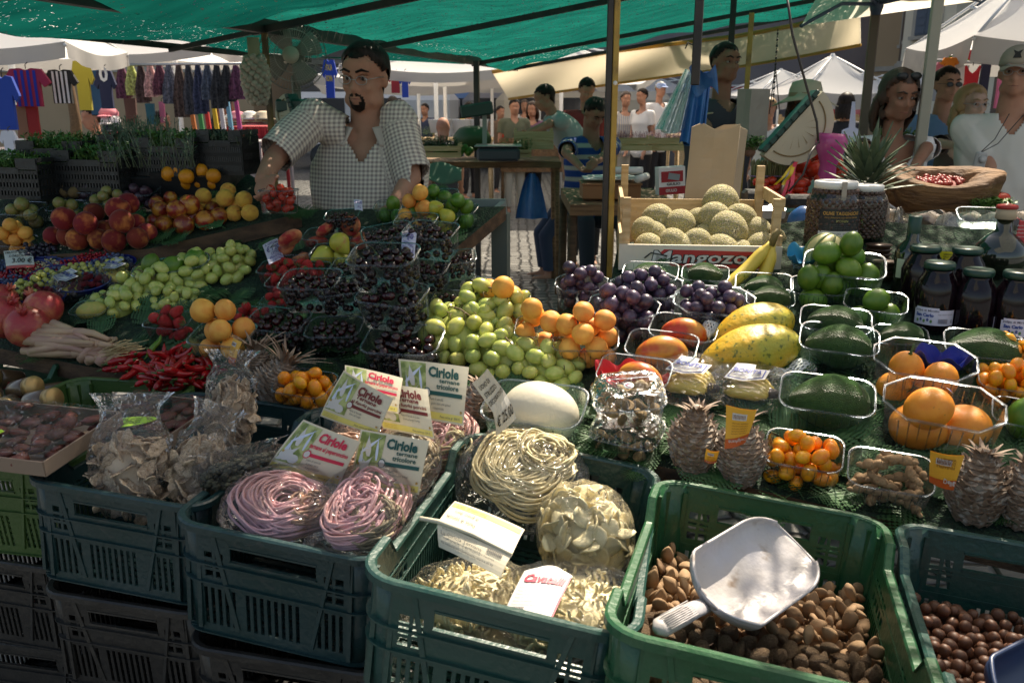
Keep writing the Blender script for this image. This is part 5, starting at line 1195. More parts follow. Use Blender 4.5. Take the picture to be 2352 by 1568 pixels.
# ---------------------------------------------------------------- loose heaps, piece by piece
SB = .055
for px, py, r, l in [(147, 502, 28, 1.2), (197, 513, 27, 1), (271, 481, 28, 1.3), (280, 509, 28, 1), (294, 468, 25, 1.3), (121, 542, 22, 0), (155, 543, 24, 0), (177, 550, 26, 0), (225, 549, 24, 0), (262, 553, 28, 0), (316, 547, 25, 0), (338, 534, 23, 0), (313, 512, 22, .5), (240, 530, 24, 0), (215, 490, 24, .2), (165, 525, 22, 0)]:
 at(peach, px, py, r, l, 'dark red fuzzy peach in the big heap at the left', 'peaches heaped on the shelf', base=SB)
for px, py, r, l in [(360, 468, 18, 1), (369, 482, 20, .9), (391, 455, 16, 1.3), (406, 482, 23, 1), (435, 470, 24, 1), (378, 515, 21, 0), (422, 517, 24, 0), (471, 506, 23, 0), (503, 497, 21, 0), (355, 508, 18, 0), (440, 500, 20, 0), (398, 500, 20, 0), (450, 484, 20, .3), (488, 480, 18, 0)]:
 at(nect, px, py, r, l, 'glossy red and yellow nectarine in the heap beside the peaches', 'nectarines heaped on the shelf', base=SB)
for px, py, r, l in [(467, 451, 19, 1), (474, 474, 18, 0), (517, 455, 21, 1), (524, 438, 18, 1.3), (560, 458, 20, 1), (537, 491, 19, 0), (574, 489, 20, 0), (500, 470, 19, 0), (548, 474, 18, .2)]:
 at(ypeach, px, py, r, l, 'plain yellow peach in the small heap near the hand', 'yellow peaches heaped on the shelf', base=SB)
for px, py, r, l in [(388, 399, 18, 1), (412, 389, 16, 1.5), (428, 406, 18, 1), (462, 393, 18, 1), (490, 404, 17, 1), (401, 417, 17, 0), (483, 388, 13, 1), (352, 399, 14, .5), (432, 420, 17, 0), (460, 418, 17, 0), (490, 420, 16, 0), (443, 391, 14, 1), (372, 418, 15, 0), (505, 396, 13, .6)]:
 at(orange, px, py, r, l, 'orange in the black tray behind the nectarines', 'oranges in the black tray', base=.10)
bt = thing('black_tray', 'low black plastic tray of oranges with a notched side', 'tray', TM(440, 428, .075, .08)); q = MB(); w_, d_ = .33, .18
for s, ax in ((-1, 0), (1, 0)): q.box((0, s*d_/2, .035), (w_, .005, .07)); q.box((s*w_/2, 0, .035), (.005, d_, .07))
q.box((0, 0, 0), (w_, d_, .005)); q.box((-w_*.15, -d_/2-.001, .08), (w_*.2, .006, .03)) ; q.obj('tray_body', BLACKP, bt); q = MB()
for s in (-1, 1): q.beam((-w_/2, s*d_/2, .074), (w_/2, s*d_/2, .074), .012, .007); q.beam((s*w_/2, -d_/2, .074), (s*w_/2, d_/2, .074), .012, .007)
q.obj('tray_rim', BLACKP, bt)
for px, py, r, l in [(98, 710, 45, .3), (63, 750, 50, .1), (8, 728, 52, .2), (2, 690, 40, .5)]: at(pomeg, px, py, r, l, {98: 'pomegranate nearest the lemongrass, brown mottled', 63: 'deep red pomegranate in front above the lemongrass', 8: 'large pomegranate cut by the left edge', 2: 'pomegranate with its crown, behind the large one at the left edge'}[px], None, rot=Euler((.6, -.5+px*.01, px)).to_matrix().to_4x4())
single(207, 706, 95, 'punnet with a prickly pear below the left grapes', cactus, 22, 'pale yellow prickly pear in its punnet', lay(.4), .1, dz=1.1, green=False)
# limes at the top of the left grapes
punfill(392, 607, 190, 'wide lime punnet behind the left green grapes', lime, 22, 14, 'dark green lime behind the left green grapes', 'limes in punnets', .45, asp=.45, h=.3, green=True)
# grape bunches
def bunch(px, py, rx, ry, rpx, n, lab, hz=.06, rot_=0., base=0.):
 P = T(px, py, base); dd = dep(P); g = rpx*dd/F; M = Matrix.Translation(P)@TILT@Matrix.Rotation(rot_, 4, 'Z')
 o = thing('grape_bunch', lab, 'grapes', M, 'green grape bunches'); A = rx*dd/F; B = ry*dd/F/.62; pts = []
 for _ in range(9000):
  x, y, z = rng.uniform(-1, 1), rng.uniform(-1, 1), rng.uniform(0, 1); e = x*x+y*y+z*z
  if not .62 < e < 1: continue
  p = Vector((x*A, y*B, z*hz*(1+.25*math.sin(x*4+px))+g*.6))
  if y > .35 and z < .3: continue
  if all((p-q).length > g*1.62 for q in pts): pts.append(p)
  if len(pts) >= n: break
 for p in pts: ggrape.put(Matrix.Translation(p)@rot_any(), g*rng.uniform(.82, 1.1), None, None, o)
 core = MB(); core.ball((0, 0, g*.5), (A*.72, B*.72, hz*.75), 16); core.obj('inner_grapes', GRG, o)
 s = MB(); s.tube([(-A*.6, 0, hz*.8), (-A*.2, B*.1, hz*1.12), (A*.1, -B*.05, hz*1.15), (A*.5, -B*.2, hz*.9)], .0022, 6)
 for i in range(8): x = A*(-.5+i*.13); s.tube([(x, 0, hz*1.0), (x+.01*math.sin(i*2), B*.25*math.sin(i*1.7), hz*1.12), (x+.02*math.sin(i), B*.4*math.sin(i*1.7), hz*.95)], .0012, 4)
 s.obj('bunch_stem', STALK, o)
bunch(270, 712, 62, 34, 14, 62, 'green grape bunch lowest at the left, above the strawberries', .05); bunch(345, 672, 70, 40, 14, 80, 'green grape bunch left of centre in the left pile', .065); bunch(440, 640, 75, 40, 13.5, 84, 'green grape bunch in the middle of the left pile', .065)
bunch(535, 622, 55, 36, 12.5, 62, 'green grape bunch at the right end of the left pile', .06); bunch(400, 700, 60, 24, 13, 50, 'green grape bunch hanging over the strawberry punnet', .04)
bunch(1060, 780, 88, 62, 18.5, 78, 'green grape bunch touching the cherry tower', .085, .1); bunch(1135, 745, 80, 48, 18, 74, 'green grape bunch with a bare brown stem on top, behind', .10); bunch(1160, 830, 90, 50, 19, 78, 'green grape bunch in the middle of the right pile', .07, -.3); bunch(1265, 862, 80, 36, 19.5, 50, 'sunlit green grape bunch ending beside the egg box', .045, -.3)
# chillies
for i in range(80):
 t = rng.uniform(0, 2*PI); q_ = math.sqrt(rng.uniform(0, 1)); px = 378+112*q_*math.cos(t); py = 846+44*q_*math.sin(t); h_ = .012+.07*(1-q_*q_)*rng.uniform(.3, 1)
 P = T(px, py, h_); M = Matrix.Translation(P)@Matrix.Rotation(rng.uniform(0, 6.28), 4, 'Z')@Matrix.Rotation(rng.uniform(-.6, .6), 4, 'Y')
 chilli.put(M, rng.uniform(.032, .044), 'shiny red chilli in the loose heap behind the crates', 'red chillies in a heap')
chg = mat('green_chilli_skin', (.10, .2, .02), .25); q = chilli.me[0].copy(); q.materials.clear(); q.materials.append(chg); q.materials.append(STALKG); link('chilli', q, None, Matrix.Translation(T(358, 792, .05))@Matrix.Rotation(1.2, 4, 'Z')@Matrix.Rotation(-.7, 4, 'Y')@Matrix.Scale(.035, 4), 'single green chilli on top of the red ones', 'chilli')
# lemongrass
LGR = mat('lemongrass_stalk', (.50, .35, .21), .6, (.42, .24, .19), 7, rand=.12, stretch=(1, 1, 6)); LGE = mat('lemongrass_cut_end', (.6, .48, .33), .7, (.32, .2, .14), 60)
tail = T(262, 822, .03)
for i in range(72):
 px = 40+rng.uniform(0, 190); py = 838-(230-px)*.17-rng.uniform(0, 1)*80*(.4+.6*math.sin(PI*min(1, (px-20)/200))); e = T(px, py, .015+.07*rng.uniform(.1, 1)*(1-(py-740)/110)); rr = rng.uniform(.009, .0135)
 a = tail+Vector((rng.uniform(-.03, .03), rng.uniform(-.02, .05), rng.uniform(0, .05))); m_ = (e+a)/2+Vector((0, 0, .012*rng.uniform(-1, 1)))
 M = Matrix.Translation(e); q = MB(); L_ = [Vector((0, 0, 0)), (m_-e)*.5, (m_-e), (a-e)*.85]
 q.tube(L_, [rr, rr*1.15, rr*.85, rr*.5], 9); q.tube([Vector((0, 0, 0))-(m_-e).normalized()*.0015, Vector((0, 0, 0))], [rr*.75, rr*.8], 9, 1); q.tube([Vector((0, 0, 0))-(m_-e).normalized()*.002, Vector((0, 0, 0))], [rr*.35, rr*.4], 7, 0)
 q.obj('lemongrass_stalk', [LGR, LGE], None, M, label='pale cut lemongrass stalk in the tied bundle at the left', cat='lemongrass', group='lemongrass stalks in the bundle')
q = MB()
for i in range(60): d = Vector((rng.uniform(.02, .09), rng.uniform(-.02, .05), rng.uniform(-.01, .03))); s_ = tail+Vector((rng.uniform(-.03, 0), rng.uniform(-.02, .02), rng.uniform(-.01, .03))); q.tube([s_, s_+d*.5+Vector((0, 0, .004)), s_+d], .0011, 4)
q.obj('dry_leaf_ends', mat('straw_leaf', (.55, .42, .22), .7), None, label='dry straw coloured leaf ends of the lemongrass bundle', cat='leaves', kind='stuff')
# pineapples
ORT = mat('orange_tag', (.80, .42, .04), .5); ORD = mat('dark_orange_tag', (.55, .10, .015), .5)
def ptag(C, top_txt, low_txt, label, flip=True):
 f = card_map(C, .004); q = MB()
 q.sheet(lambda a, b: f((a, b, 0)), 8, 8, 0, smooth=False); q.sheet(lambda a, b: f((a, b, -.001)), 8, 8, 0, smooth=False); q.sheet(lambda a, b: f((a, b*(.24+.08*a), .0005)), 8, 3, 1, smooth=False)
 q.sheet(lambda a, b: f((.2+.5*a, .72+.16*b, .0008)), 3, 2, 2, smooth=False)
 for i in range(9): q.sheet(lambda a, b: f((.24+.048*i+.02*a, .75+.10*b, .0012)), 1, 1, 3, smooth=False)
 if flip:
  write(q, low_txt, 0, 0, .10, .8, 2, lambda p: f((.92-p.x, .20-p.y+.03, .0014)))
  for i in range(5): write(q, top_txt, 0, 0, .035, .6, 3, lambda p: f((.8-p.x, .66-.065*i-p.y, .0012)))
 else:
  for i, l in enumerate(top_txt): write(q, l, 0, 0, .08, .6, 3, lambda p: f((.82-p.x, .72+.10*i-p.y, .0012)))
  write(q, low_txt, 0, 0, .15, .62, 2, lambda p: f((.55+p.x*.7, .36-p.y-p.x*.2, .0014)), .02)
 q.obj('hang_tag', [ORT, ORD, CWHITE, ink('tag_brown_ink', (.2, .06, .02))], None, label=label, cat='tag')
pineapple(1588, 1085, 54, 155, 'baby pineapple left of the one with the upright orange tag', (.04, -.05), 1)
pineapple(1700, 1108, 54, 150, 'baby pineapple carrying the upright orange tag', (-.02, -.05), 2)
pineapple(2230, 1195, 64, 165, 'baby pineapple beside the tamarind punnet', (.10, -.1), 3); pineapple(2340, 1205, 56, 160, 'baby pineapple cut by the right edge', (.02, 0), 4)
pineapple(1092, 990, 46, 115, 'baby pineapple standing behind the printed cards', (.1, -.1), 6)
pineapple(625, 925, 52, 100, 'baby pineapple with a dry leafy top, right of two', (.35, -.25), 7, 'dry'); pineapple(585, 880, 46, 80, 'baby pineapple with a dry leafy top, behind beside the chillies', (.05, -.2), 8, 'dry')
ptag(corners([(1668, 930), (1738, 942), (1702, 1000), (1660, 990)], [1.19, 1.18, 1.12, 1.12])[:2]+corners([(1711, 1016), (1664, 1030)], [1.12, 1.11]), 'pineapple queen victoria variety', 'Delighana', 'upright orange and yellow tag on the middle pineapple')
ptag(corners([(2137, 1035), (2215, 1046), (2190, 1125), (2134, 1105)], [1.13, 1.125, 1.06, 1.06]), ['PINEAPPLE', 'QUEEN VICTORIA', 'VARIETY'], 'Delig', 'orange tag beside the tamarind punnet', False)
ptag(corners([(537, 775), (556, 785), (540, 840), (525, 830)], [1.10, 1.10, 1.04, 1.04]), 'pineapple', 'Delig', 'curled orange tag on the dry topped pineapples')
ptag(corners([(1622, 1030), (1652, 1036), (1645, 1062), (1618, 1058)], [1.05, 1.05, 1.02, 1.02]), 'pineapple', 'Delig', 'small yellow tag between the two front pineapples')
# big pineapple crown at the back
P = T(1985, 478, .0); o = thing('large_pineapple', 'large pineapple with a tall spiky green crown behind the olive jars', 'pineapple', P); q = MB(); R = random.Random(2)
for i in range(60):
 a = i*2.399; k = i/60; e = .15+1.1*(1-k); d = Vector((math.cos(a)*math.sin(e), math.sin(a)*math.sin(e), math.cos(e))); leaf(q, Vector((math.cos(a)*.02, math.sin(a)*.02, .05+.10*k)), d, Vector((math.cos(a)*.5, math.sin(a)*.5, -.4)), R.uniform(.09, .135), .017, R.uniform(.05, .4))
q.obj('crown', PGL, o); q = MB(); q.ball((0, 0, -.02), (.075, .075, .1), 18); q.obj('body', PIN, o)
# papayas
def long_fruit(name, A, B, r, m, label, cat_, fn=None, n=40):
 d = B-A; M = frame3((A+B)/2, d, Vector((0, 0, 1))); q = MB(); L_ = d.length/2
 q.ball((0, 0, 0), 1, n, fn=lambda v: Vector((v.x*L_, v.y*r*(1-.28*max(0, -v.x)**1.5)*(1+.035*math.cos(5*math.atan2(v.z, v.y))), v.z*r*(1-.28*max(0, -v.x)**1.5)*(1+.035*math.cos(5*math.atan2(v.z, v.y)))))); return q.obj(name, m, None, M, label=label, cat=cat_)
PAP.node_tree.nodes['Mapping'] if 'Mapping' in PAP.node_tree.nodes else None
PAP2 = mat('papaya_rind', (.72, .40, .02), .42, (.44, .42, .05), 11, .15, 60, col3=(.14, .17, .03), scale3=90, thr3=(.57, .68))
long_fruit('papaya', T(1606, 838, .04), T(1838, 782, .06), .062, PAP2, 'big yellow papaya lying in front', 'papaya'); long_fruit('papaya', T(1640, 778, .06), T(1822, 728, .07), .056, PAP2, 'big yellow papaya lying behind the other', 'papaya')
def netsleeve(A, B, r, label):
 q = MB(); d = B-A; M = frame3(A, d, Vector((0, 0, 1))); L_ = d.length
 for k in range(14):
  a0 = k*2*PI/14
  for s in (-1, 1): q.tube([(L_*t/10, r*math.cos(a0+s*t*.22), r*.6*math.sin(a0+s*t*.22)+r*.3*math.sin(t)) for t in range(11)], .0022, 5)
 q.obj('foam_net', WHITEP, None, M, label=label, cat='net')
netsleeve(T(1760, 868, .02), T(1862, 838, .02), .022, 'white foam net sleeve beside the papaya'); netsleeve(T(1612, 775, .05), T(1640, 745, .06), .02, 'white foam net in the mango punnet')
# bananas
def banana(q, base, dirv, out, ln, r, bend, mi=0):
 pts = []; rs = []
 for i in range(13):
  t = i/12; pts.append(base+dirv*ln*math.sin(t*bend)/bend+out*ln*(1-math.cos(t*bend))/bend); rs.append(r*(.38 if i == 0 else .5 if i == 1 else .85 if i == 2 else 1 if i < 10 else (.8, .5, .28)[i-10]))
 q.tube(pts, rs, 6, mi)
def bananas(M, label, n, ln, r, spread, bend=1.0, name='banana_bunch'):
 o = thing(name, label, 'bananas', M)
 for i in range(n):
  a = (i-(n-1)/2)*spread; q = MB(); d = Vector((math.sin(a), 0, -math.cos(a))); banana(q, Vector((math.sin(a)*.01, 0, 0)), d, Vector((-.6, -.8, 0)), ln, r, bend); b_ = q.obj('banana', BAN, o)
  for f_ in b_.data.polygons: f_.use_smooth = True
 q = MB(); q.tube([(0, 0, -.01), (0, 0, .02), (.004, 0, .035)], [.011, .009, .010], 8); q.obj('banana_stem', mat('banana_stem', (.2, .15, .05), .6), o); return o
bananas(Matrix.Translation(T(1774, 556, .12))@Matrix.Rotation(.35, 4, 'Y'), 'two ripe bananas standing against the melon crate', 2, .19, .019, .5, 1.0)
for px, py, rt, lab, n in ((1588, 890, -.5, 'bagged baby bananas with the blue and white label', 6), (1722, 905, -.4, 'bagged pale baby bananas beside the avocado punnet', 5), (165, 672, -.7, 'bagged baby bananas beside the berry trays', 3), (272, 645, -.6, 'bagged baby bananas with label next to the left grapes', 3)):
 P = T(px, py, .02); dd = dep(P)/1.9; o = thing('banana_bag', lab, 'bag', Matrix.Translation(P)@TILT@Matrix.Rotation(rt, 4, 'Z')@Matrix.Scale(dd*(1. if px > 1000 else .75), 4))
 for i in range(n):
  q = MB(); y = (i-(n-1)/2)*.022; banana(q, Vector((.045, y*.35, .02)), Vector((-1, y*6, .05)).normalized(), Vector((0, 0, -.25)), .10, .0135, .7); q.obj('baby_banana', BAN, o)
 q = MB(); q.tube([(.045, 0, .02), (.065, .002, .024)], [.012, .008], 8); q.obj('dark_stem', mat('dark_stem', (.05, .03, .02), .7), o)
 q = MB()
 def f(a, b, n=n):
  t = a*2*PI; ph = b*PI; s = math.sin(ph)**.6 if 0 < b < 1 else 0; c, s_ = math.cos(t), math.sin(t); k = 1+.12*noise.noise(Vector((c*3, s_*3, b*6+px)))+.06*noise.noise(Vector((c*9, s_*9, b*19)))
  return Vector((-math.cos(ph)*.085-.005, s*c*(.028+.011*n)*k, .022+s*s_*.032*k))
 q.sheet(f, 36, 18); q.obj('film', FILM2, o)
 if px != 1722 or 1:
  C = [Vector(v) for v in ((-.055, .03, .052), (.035, .045, .056), (.03, -.015, .054), (-.05, -.035, .046))]; q = MB(); fm = lambda p: (C[3]*(1-p[0])+C[2]*p[0])*(1-p[1])+(C[0]*(1-p[0])+C[1]*p[0])*p[1]+Vector((0, 0, p[2]))
  q.add([fm((x, y, 0)) for x, y in ((0, .1), (.5, 0), (1, .2), (.95, .8), (.6, .75), (.55, 1), (.1, .95))], [tuple(range(7))], 0, None, False); q.add([fm((x, y, .0005)) for x, y in ((.06, .16), (.5, .07), (.93, .26), (.88, .74), (.6, .69), (.5, .93), (.15, .88))], [tuple(range(7))], 1, None, False); q.add([fm((x, y, .001)) for x, y in ((.09, .19), (.5, .1), (.9, .29), (.85, .7), (.6, .65), (.5, .9), (.18, .84))], [tuple(range(7))], 0, None, False)
  write(q, 'BONITA', .15, .45, .2, .68, 1, lambda p: fm((p.x, p.y, .002)), .03); write(q, 'EXTRA FRUIT', .2, .28, .07, .4, 1, lambda p: fm((p.x, p.y, .002))); q.obj('bag_label', [CWHITE, ink('royal_blue_ink', (.02, .05, .35))], o)
# ================================================================ price cards
def pcard(C, lines, label, m=PAPER, im=INK, bend=.002):
 """lines: (text, x, y, h, width)"""
 f = card_map(C, bend); q = MB(); q.sheet(lambda a, b: f((a, b, 0)), 4, 4, 0, smooth=False); q.sheet(lambda a, b: f((a, b, -.001)), 4, 4, 0, smooth=False)
 for l in lines:
  write(q, l[0], l[1], l[2], l[3], l[4], 1, lambda p: f((p.x, p.y, .0014)), .012, shear=.15, jit=.06)
 return q.obj('price_card', [m, im], None, label=label, cat='price card')
VIO = mat('violet_white_card', (.72, .68, .85), .5); VINK = ink('violet_ink', (.08, .04, .3))
def cz(c, ztop, zbot): return corners(c, [ztop, ztop, zbot, zbot])
def zc(px, py, h): return T(px, py, h).z
a, b = zc(640, 600, .16), zc(640, 600, .09)
pcard(cz([(603, 563), (637, 547), (652, 592), (618, 608)], a, b), [('S. ORSOLA', .1, .82, .10, .8), ('\u20ac 1.20', .08, .48, .24, .8), ("L'ETTO", .3, .30, .12, .5), ('FRAGOLE', .15, .15, .11, .75), ('CESTINO', .3, .02, .09, .62)], 'handwritten 1.20 strawberry price card', VIO, VINK)
a, b = zc(940, 590, .34), zc(940, 590, .24)
pcard(cz([(925, 520), (957, 535), (952, 594), (922, 577)], a, b), [('3.50', .12, .62, .22, .72), ('IL', .45, .50, .09, .2), ('CESTINO', .1, .32, .11, .8), ('VIGNOLA', .05, .12, .13, .88)], 'handwritten 3.50 cherry price card stuck in the cherries', VIO, VINK)
pcard(cz([(812, 459), (832, 460), (833, 484), (815, 482)], zc(820, 480, .22), zc(820, 480, .17)), [('\u20ac 10.00', .08, .5, .28, .85), ('KG', .4, .12, .2, .4)], 'small 10.00 price card in the back grapes', VIO, VINK)
pcard(cz([(8, 577), (74, 573), (79, 608), (14, 611)], zc(40, 600, .12), zc(40, 600, .06)), [('FRUTTI BOSCO', .04, .74, .15, .9), ('S.ORSOLA', .15, .48, .15, .6), ('3.00 \u20ac', .22, .12, .27, .7)], '3.00 wild berry price card over the berry trays', PAPER, BLACKINK)
pcard(cz([(14, 611), (79, 608), (78, 614), (15, 617)], zc(40, 600, .06), zc(40, 600, .05)), [], 'pink strip under the berry price card', mat('pink_card', (.6, .1, .1), .6))
E_ = P0e = Pun.__name__
pcard(corners([(1085, 880), (1120, 847), (1163, 905), (1133, 948)], [1.16, 1.19, 1.11, 1.09]), [('UOVO DI', .1, .72, .13, .6), ('STRUZZO', .1, .46, .14, .7), ('DECORATIVO', .05, .2, .14, .9)], 'white card announcing the decorative ostrich egg', PAPER, BLACKINK)
pcard(corners([(1133, 948), (1163, 905), (1186, 960), (1140, 1000)], [1.09, 1.11, 1.05, 1.03]), [('\u20ac 25.00', .05, .3, .4, .9)], 'lower fold of the egg card with the 25.00 price', PAPER, BLACKINK)
# ================================================================ berry trays
BLUT = mat('blue_tray_plastic', (.008, .018, .16), .3, spec=.6)
RASP = mat('raspberry_skin', (.42, .02, .04), .45, (.3, .01, .03), 3, .9, 9, rand=.2, bdist=.2); BLUE = mat('blueberry_skin', (.03, .045, .11), .5, (.10, .13, .22), 2, rand=.2); RCUR = mat('red_currant_skin', (.30, .01, .02), .2, rand=.2); WCUR = mat('white_currant_skin', (.55, .45, .28), .25, rand=.15); GOOS = mat('gooseberry_skin', (.48, .47, .12), .35, (.36, .36, .08), 2, rand=.15); BLKB = mat('blackberry_skin', (.012, .01, .02), .35, (.04, .03, .06), 4, .8, 8)
rasp = Kind('raspberry', [MB().ball((0, 0, 0), 1, 10, fn=lambda v: Vector((v.x, v.y, v.z*1.15))*(1+.10*noise.cell(v*3.2))).mesh('raspberry', RASP)]); goos = Kind('gooseberry', [MB().ball((0, 0, 0), 1, 10).mesh('gooseberry', GOOS)])
TR = [(172, 580, 56, .2, 'w', 'white currants'), (228, 602, 56, .2, 'r', 'red currants, rear'), (262, 622, 62, .1, 'b', 'blueberries, rear right'), (95, 600, 60, .1, 'B', 'blackberries at the back'), (95, 632, 70, .0, 'w', 'white currants behind the price card'), (165, 628, 62, .1, 'r', 'dark red currants, middle'), (60, 645, 80, 0, 'r', 'red currants under the price card'), (140, 655, 78, 0, 'b', 'blueberries, middle'), (205, 645, 70, .1, 'b', 'blueberries beside the gooseberries'),
   (265, 636, 50, .1, 'g', 'gooseberries below the rear blueberries'), (130, 660, 60, 0, 'g', 'gooseberries in front of the middle blueberries'), (198, 666, 70, .1, 'p', 'raspberries, larger tray'), (190, 642, 60, .1, 'g', 'gooseberries in the middle'), (30, 672, 60, 0, 'b', 'blueberries at the left edge'), (66, 688, 62, 0, 'g', 'gooseberries in front'), (105, 697, 60, 0, 'p', 'raspberries in front, smaller tray'), (20, 702, 58, 0, 'B', 'blackberries at the front left'), (10, 632, 50, 0, 'b', 'blueberries beyond the left edge')]
tq = MB(); loft(tq, [[(.40*math.cos(t), .24*math.sin(t), 0) for t in [i*PI/14 for i in range(28)]], [(.46*math.cos(t), .30*math.sin(t), .10) for t in [i*PI/14 for i in range(28)]], [(.5*math.cos(t), .34*math.sin(t), .17) for t in [i*PI/14 for i in range(28)]]]); trm = tq.mesh('berry_tray', BLUT)
tq = MB(); tq.tube([(.5*math.cos(t), .34*math.sin(t), .17) for t in [i*PI/16 for i in range(32)]], .013, 6, closed=True); trr = tq.mesh('rim', BLUT)
small = {'w': MB(), 'r': MB(), 'b': MB(), 'B': MB()}; ico = MB().ball((0, 0, 0), 1, 7); sm_v, sm_f = ico.v, ico.f
for px, py, rx, rt, k, nm in TR:
 P = T(px, py, .02); wd = 2*rx*dep(P)/F*.95; M = Matrix.Translation(P)@TILT@Matrix.Rotation(rt, 4, 'Z')
 o = link('berry_tray', trm, None, M@Matrix.Scale(wd, 4), 'oval blue plastic tray of '+nm, 'tray', 'blue berry trays'); link('rim', trr, o)
 r = {'w': .0042, 'r': .0042, 'b': .0055, 'B': .0075, 'g': .0085, 'p': .0085}[k]; n = {'w': 120, 'r': 120, 'b': 90, 'B': 55, 'g': 34, 'p': 36}[k]
 dd = in_disc(wd*.42, wd*.26); pts = pack(n, r, dd, 6, .10*wd, .12)
 pts = [(x, y, z+.25*wd*.14*(1-(x/(wd*.45))**2), q) for x, y, z, q in pts]
 if k in small:
  for x, y, z, q in pts: small[k].add(sm_v, sm_f, 0, M@Matrix.Translation((x, y, z))@Matrix.Scale(q, 4))
 else: heap(rasp if k == 'p' else goos, M, pts, ('red raspberry in the tray of ' if k == 'p' else 'yellow green gooseberry in the tray of ')+nm, 'raspberries in blue trays' if k == 'p' else 'gooseberries in blue trays')
for k, m, nm, lb in (('w', WCUR, 'white_currants', 'tiny pale white currants filling blue trays'), ('r', RCUR, 'red_currants', 'tiny dark red currants filling blue trays'), ('b', BLUE, 'blueberries', 'bloomed blueberries filling blue trays'), ('B', BLKB, 'blackberries', 'black berries filling blue trays')): small[k].obj(nm, m, None, label=lb, cat='berries', kind='stuff')
# ================================================================ herb crates at the back left
HERB = mat('herb_leaf', (.07, .16, .03), .5, (.13, .24, .05), 12, rand=.2); HERD = mat('dark_herb_leaf', (.025, .07, .025), .55, (.04, .1, .03), 12, rand=.2); HERG = mat('grey_green_herb', (.10, .14, .09), .6, (.14, .18, .11), 20, rand=.2)
def herbs(name, c, wd, d, h, m, n, seed, label, spiky=False, z=0):
 R = random.Random(seed); q = MB()
 for i in range(n):
  b = Vector((R.uniform(-wd/2, wd/2), R.uniform(-d/2, d/2), z)); t_ = Vector((R.uniform(-.35, .35), R.uniform(-.35, .35), 1)).normalized(); L_ = h*R.uniform(.6, 1.15)
  q.tube([b, b+t_*L_*.5, b+t_*L_], .0012, 3)
  for k in range(9 if spiky else 7):
   t = .25+.75*k/(9 if spiky else 7); p = b+t_*L_*t; a = R.uniform(0, 6.28); dv = Vector((math.cos(a), math.sin(a), R.uniform(.1, .9))).normalized(); s = Vector((-math.sin(a), math.cos(a), 0))
   l_, w_ = (.024, .0022) if spiky else (.020*R.uniform(.6, 1.3), .007)
   q.add([p, p+dv*l_*.5+s*w_, p+dv*l_, p+dv*l_*.5-s*w_], [(0, 1, 2, 3)], 0, None, False)
 return q.obj(name, m, None, c, label=label, cat='herbs', kind='stuff')
def dcrate(px, py, wpx, h, label, rt=0., extra=0., grp='black crates of herbs', notch=True):
 P = T(px, py, extra); wd = wpx*dep(P)/F; d = wd*.62; o = thing('herb_crate', label, 'crate', Matrix.Translation(P)@Matrix.Rotation(-TA+rt, 4, 'Z'), grp); q = MB()
 for s in (-1, 1):
  for k in range(4): q.box((0, s*d/2, h*(.06+.20*k)), (wd, .006, .012))
  n = 22
  for k in range(n+1): x = -wd/2+wd*k/n; q.box((x, s*d/2, h*.36), (.006, .006, h*.66))
  q.box((-wd*.36, s*d/2, h*.86), (wd*.28, .008, h*.26)); q.box((wd*.36, s*d/2, h*.86), (wd*.28, .008, h*.26)); q.box((0, s*d/2, h*.70), (wd*.5, .008, .02))
  for k in range(13): q.box((s*wd/2, -d/2+d*k/12, h*.45), (.006, .006, h*.8))
  for k in range(4): q.box((s*wd/2, 0, h*(.06+.24*k)), (.006, d, .014))
  q.box((s*wd/2, 0, h*.95), (.010, d, h*.1))
 q.box((0, 0, .004), (wd, d, .006)); q.obj('lattice_body', BLACKP, o); return o, P, wd, d
hc = [(60, 452, 190, .14, 'black herb crate at the left edge, front', HERB, 150, False, .09), (240, 436, 170, .14, 'black herb crate in the middle of the front row', HERB, 130, False, .10), (410, 402, 150, .13, 'black herb crate behind the oranges', HERB, 150, False, .09), (530, 400, 110, .15, 'black lattice crate beside the seller', HERG, 60, True, .08), (330, 388, 150, .12, 'black herb crate in the back row', HERG, 70, True, .12), (160, 400, 170, .12, 'black herb crate in the back row on the left', HERB, 110, False, .09)]
for px, py, wp, h, lb, hm, n, spk, hh in hc:
 o, P, wd, d = dcrate(px, py, wp, h, lb, extra=.10+(.03 if py < 410 else 0))
 herbs('potted_herbs', o.matrix_basis@Matrix.Translation((0, 0, 0)), wd*.92, d*.9, hh, hm, n*2, px, 'green herbs growing in the '+lb, spk, h*.45)
P = T(345, 385, .30); herbs('tall_rosemary', Matrix.Translation(P), .26, .12, .12, HERG, 40, 5, 'tall grey green rosemary sprigs rising above the herb crates', True)
# ================================================================ melon crate
def slats(q, wd, d, h, n, th=.008, gap=.012, sides='fblr'):
 hh = (h-gap*(n-1))/n
 for k in range(n):
  z = hh/2+k*(hh+gap)
  if 'f' in sides: q.box((0, -d/2, z), (wd, th, hh))
  if 'b' in sides: q.box((0, d/2, z), (wd, th, hh))
  if 'l' in sides: q.box((-wd/2+th/2, 0, z), (th, d-th-.001, hh))
  if 'r' in sides: q.box((wd/2-th/2, 0, z), (th, d-th-.001, hh))
P = T(1618, 622, .0); dd = dep(P); wd = 366*dd/F; d = .33; h = .10
mc = thing('melon_crate', 'pale wooden crate of netted melons with printed card front', 'crate', Matrix.Translation(P)@Matrix.Rotation(-.10, 4, 'Z')); mc.location += Vector((0, d/2, 0))
q = MB(); slats(q, wd, d, h, 1, sides='lr'); q.obj('side_boards', WOODL, mc)
q = MB(); q.box((0, d/2, h*.9), (wd, .008, h*1.5)); q.obj('back_board', WOODL, mc)
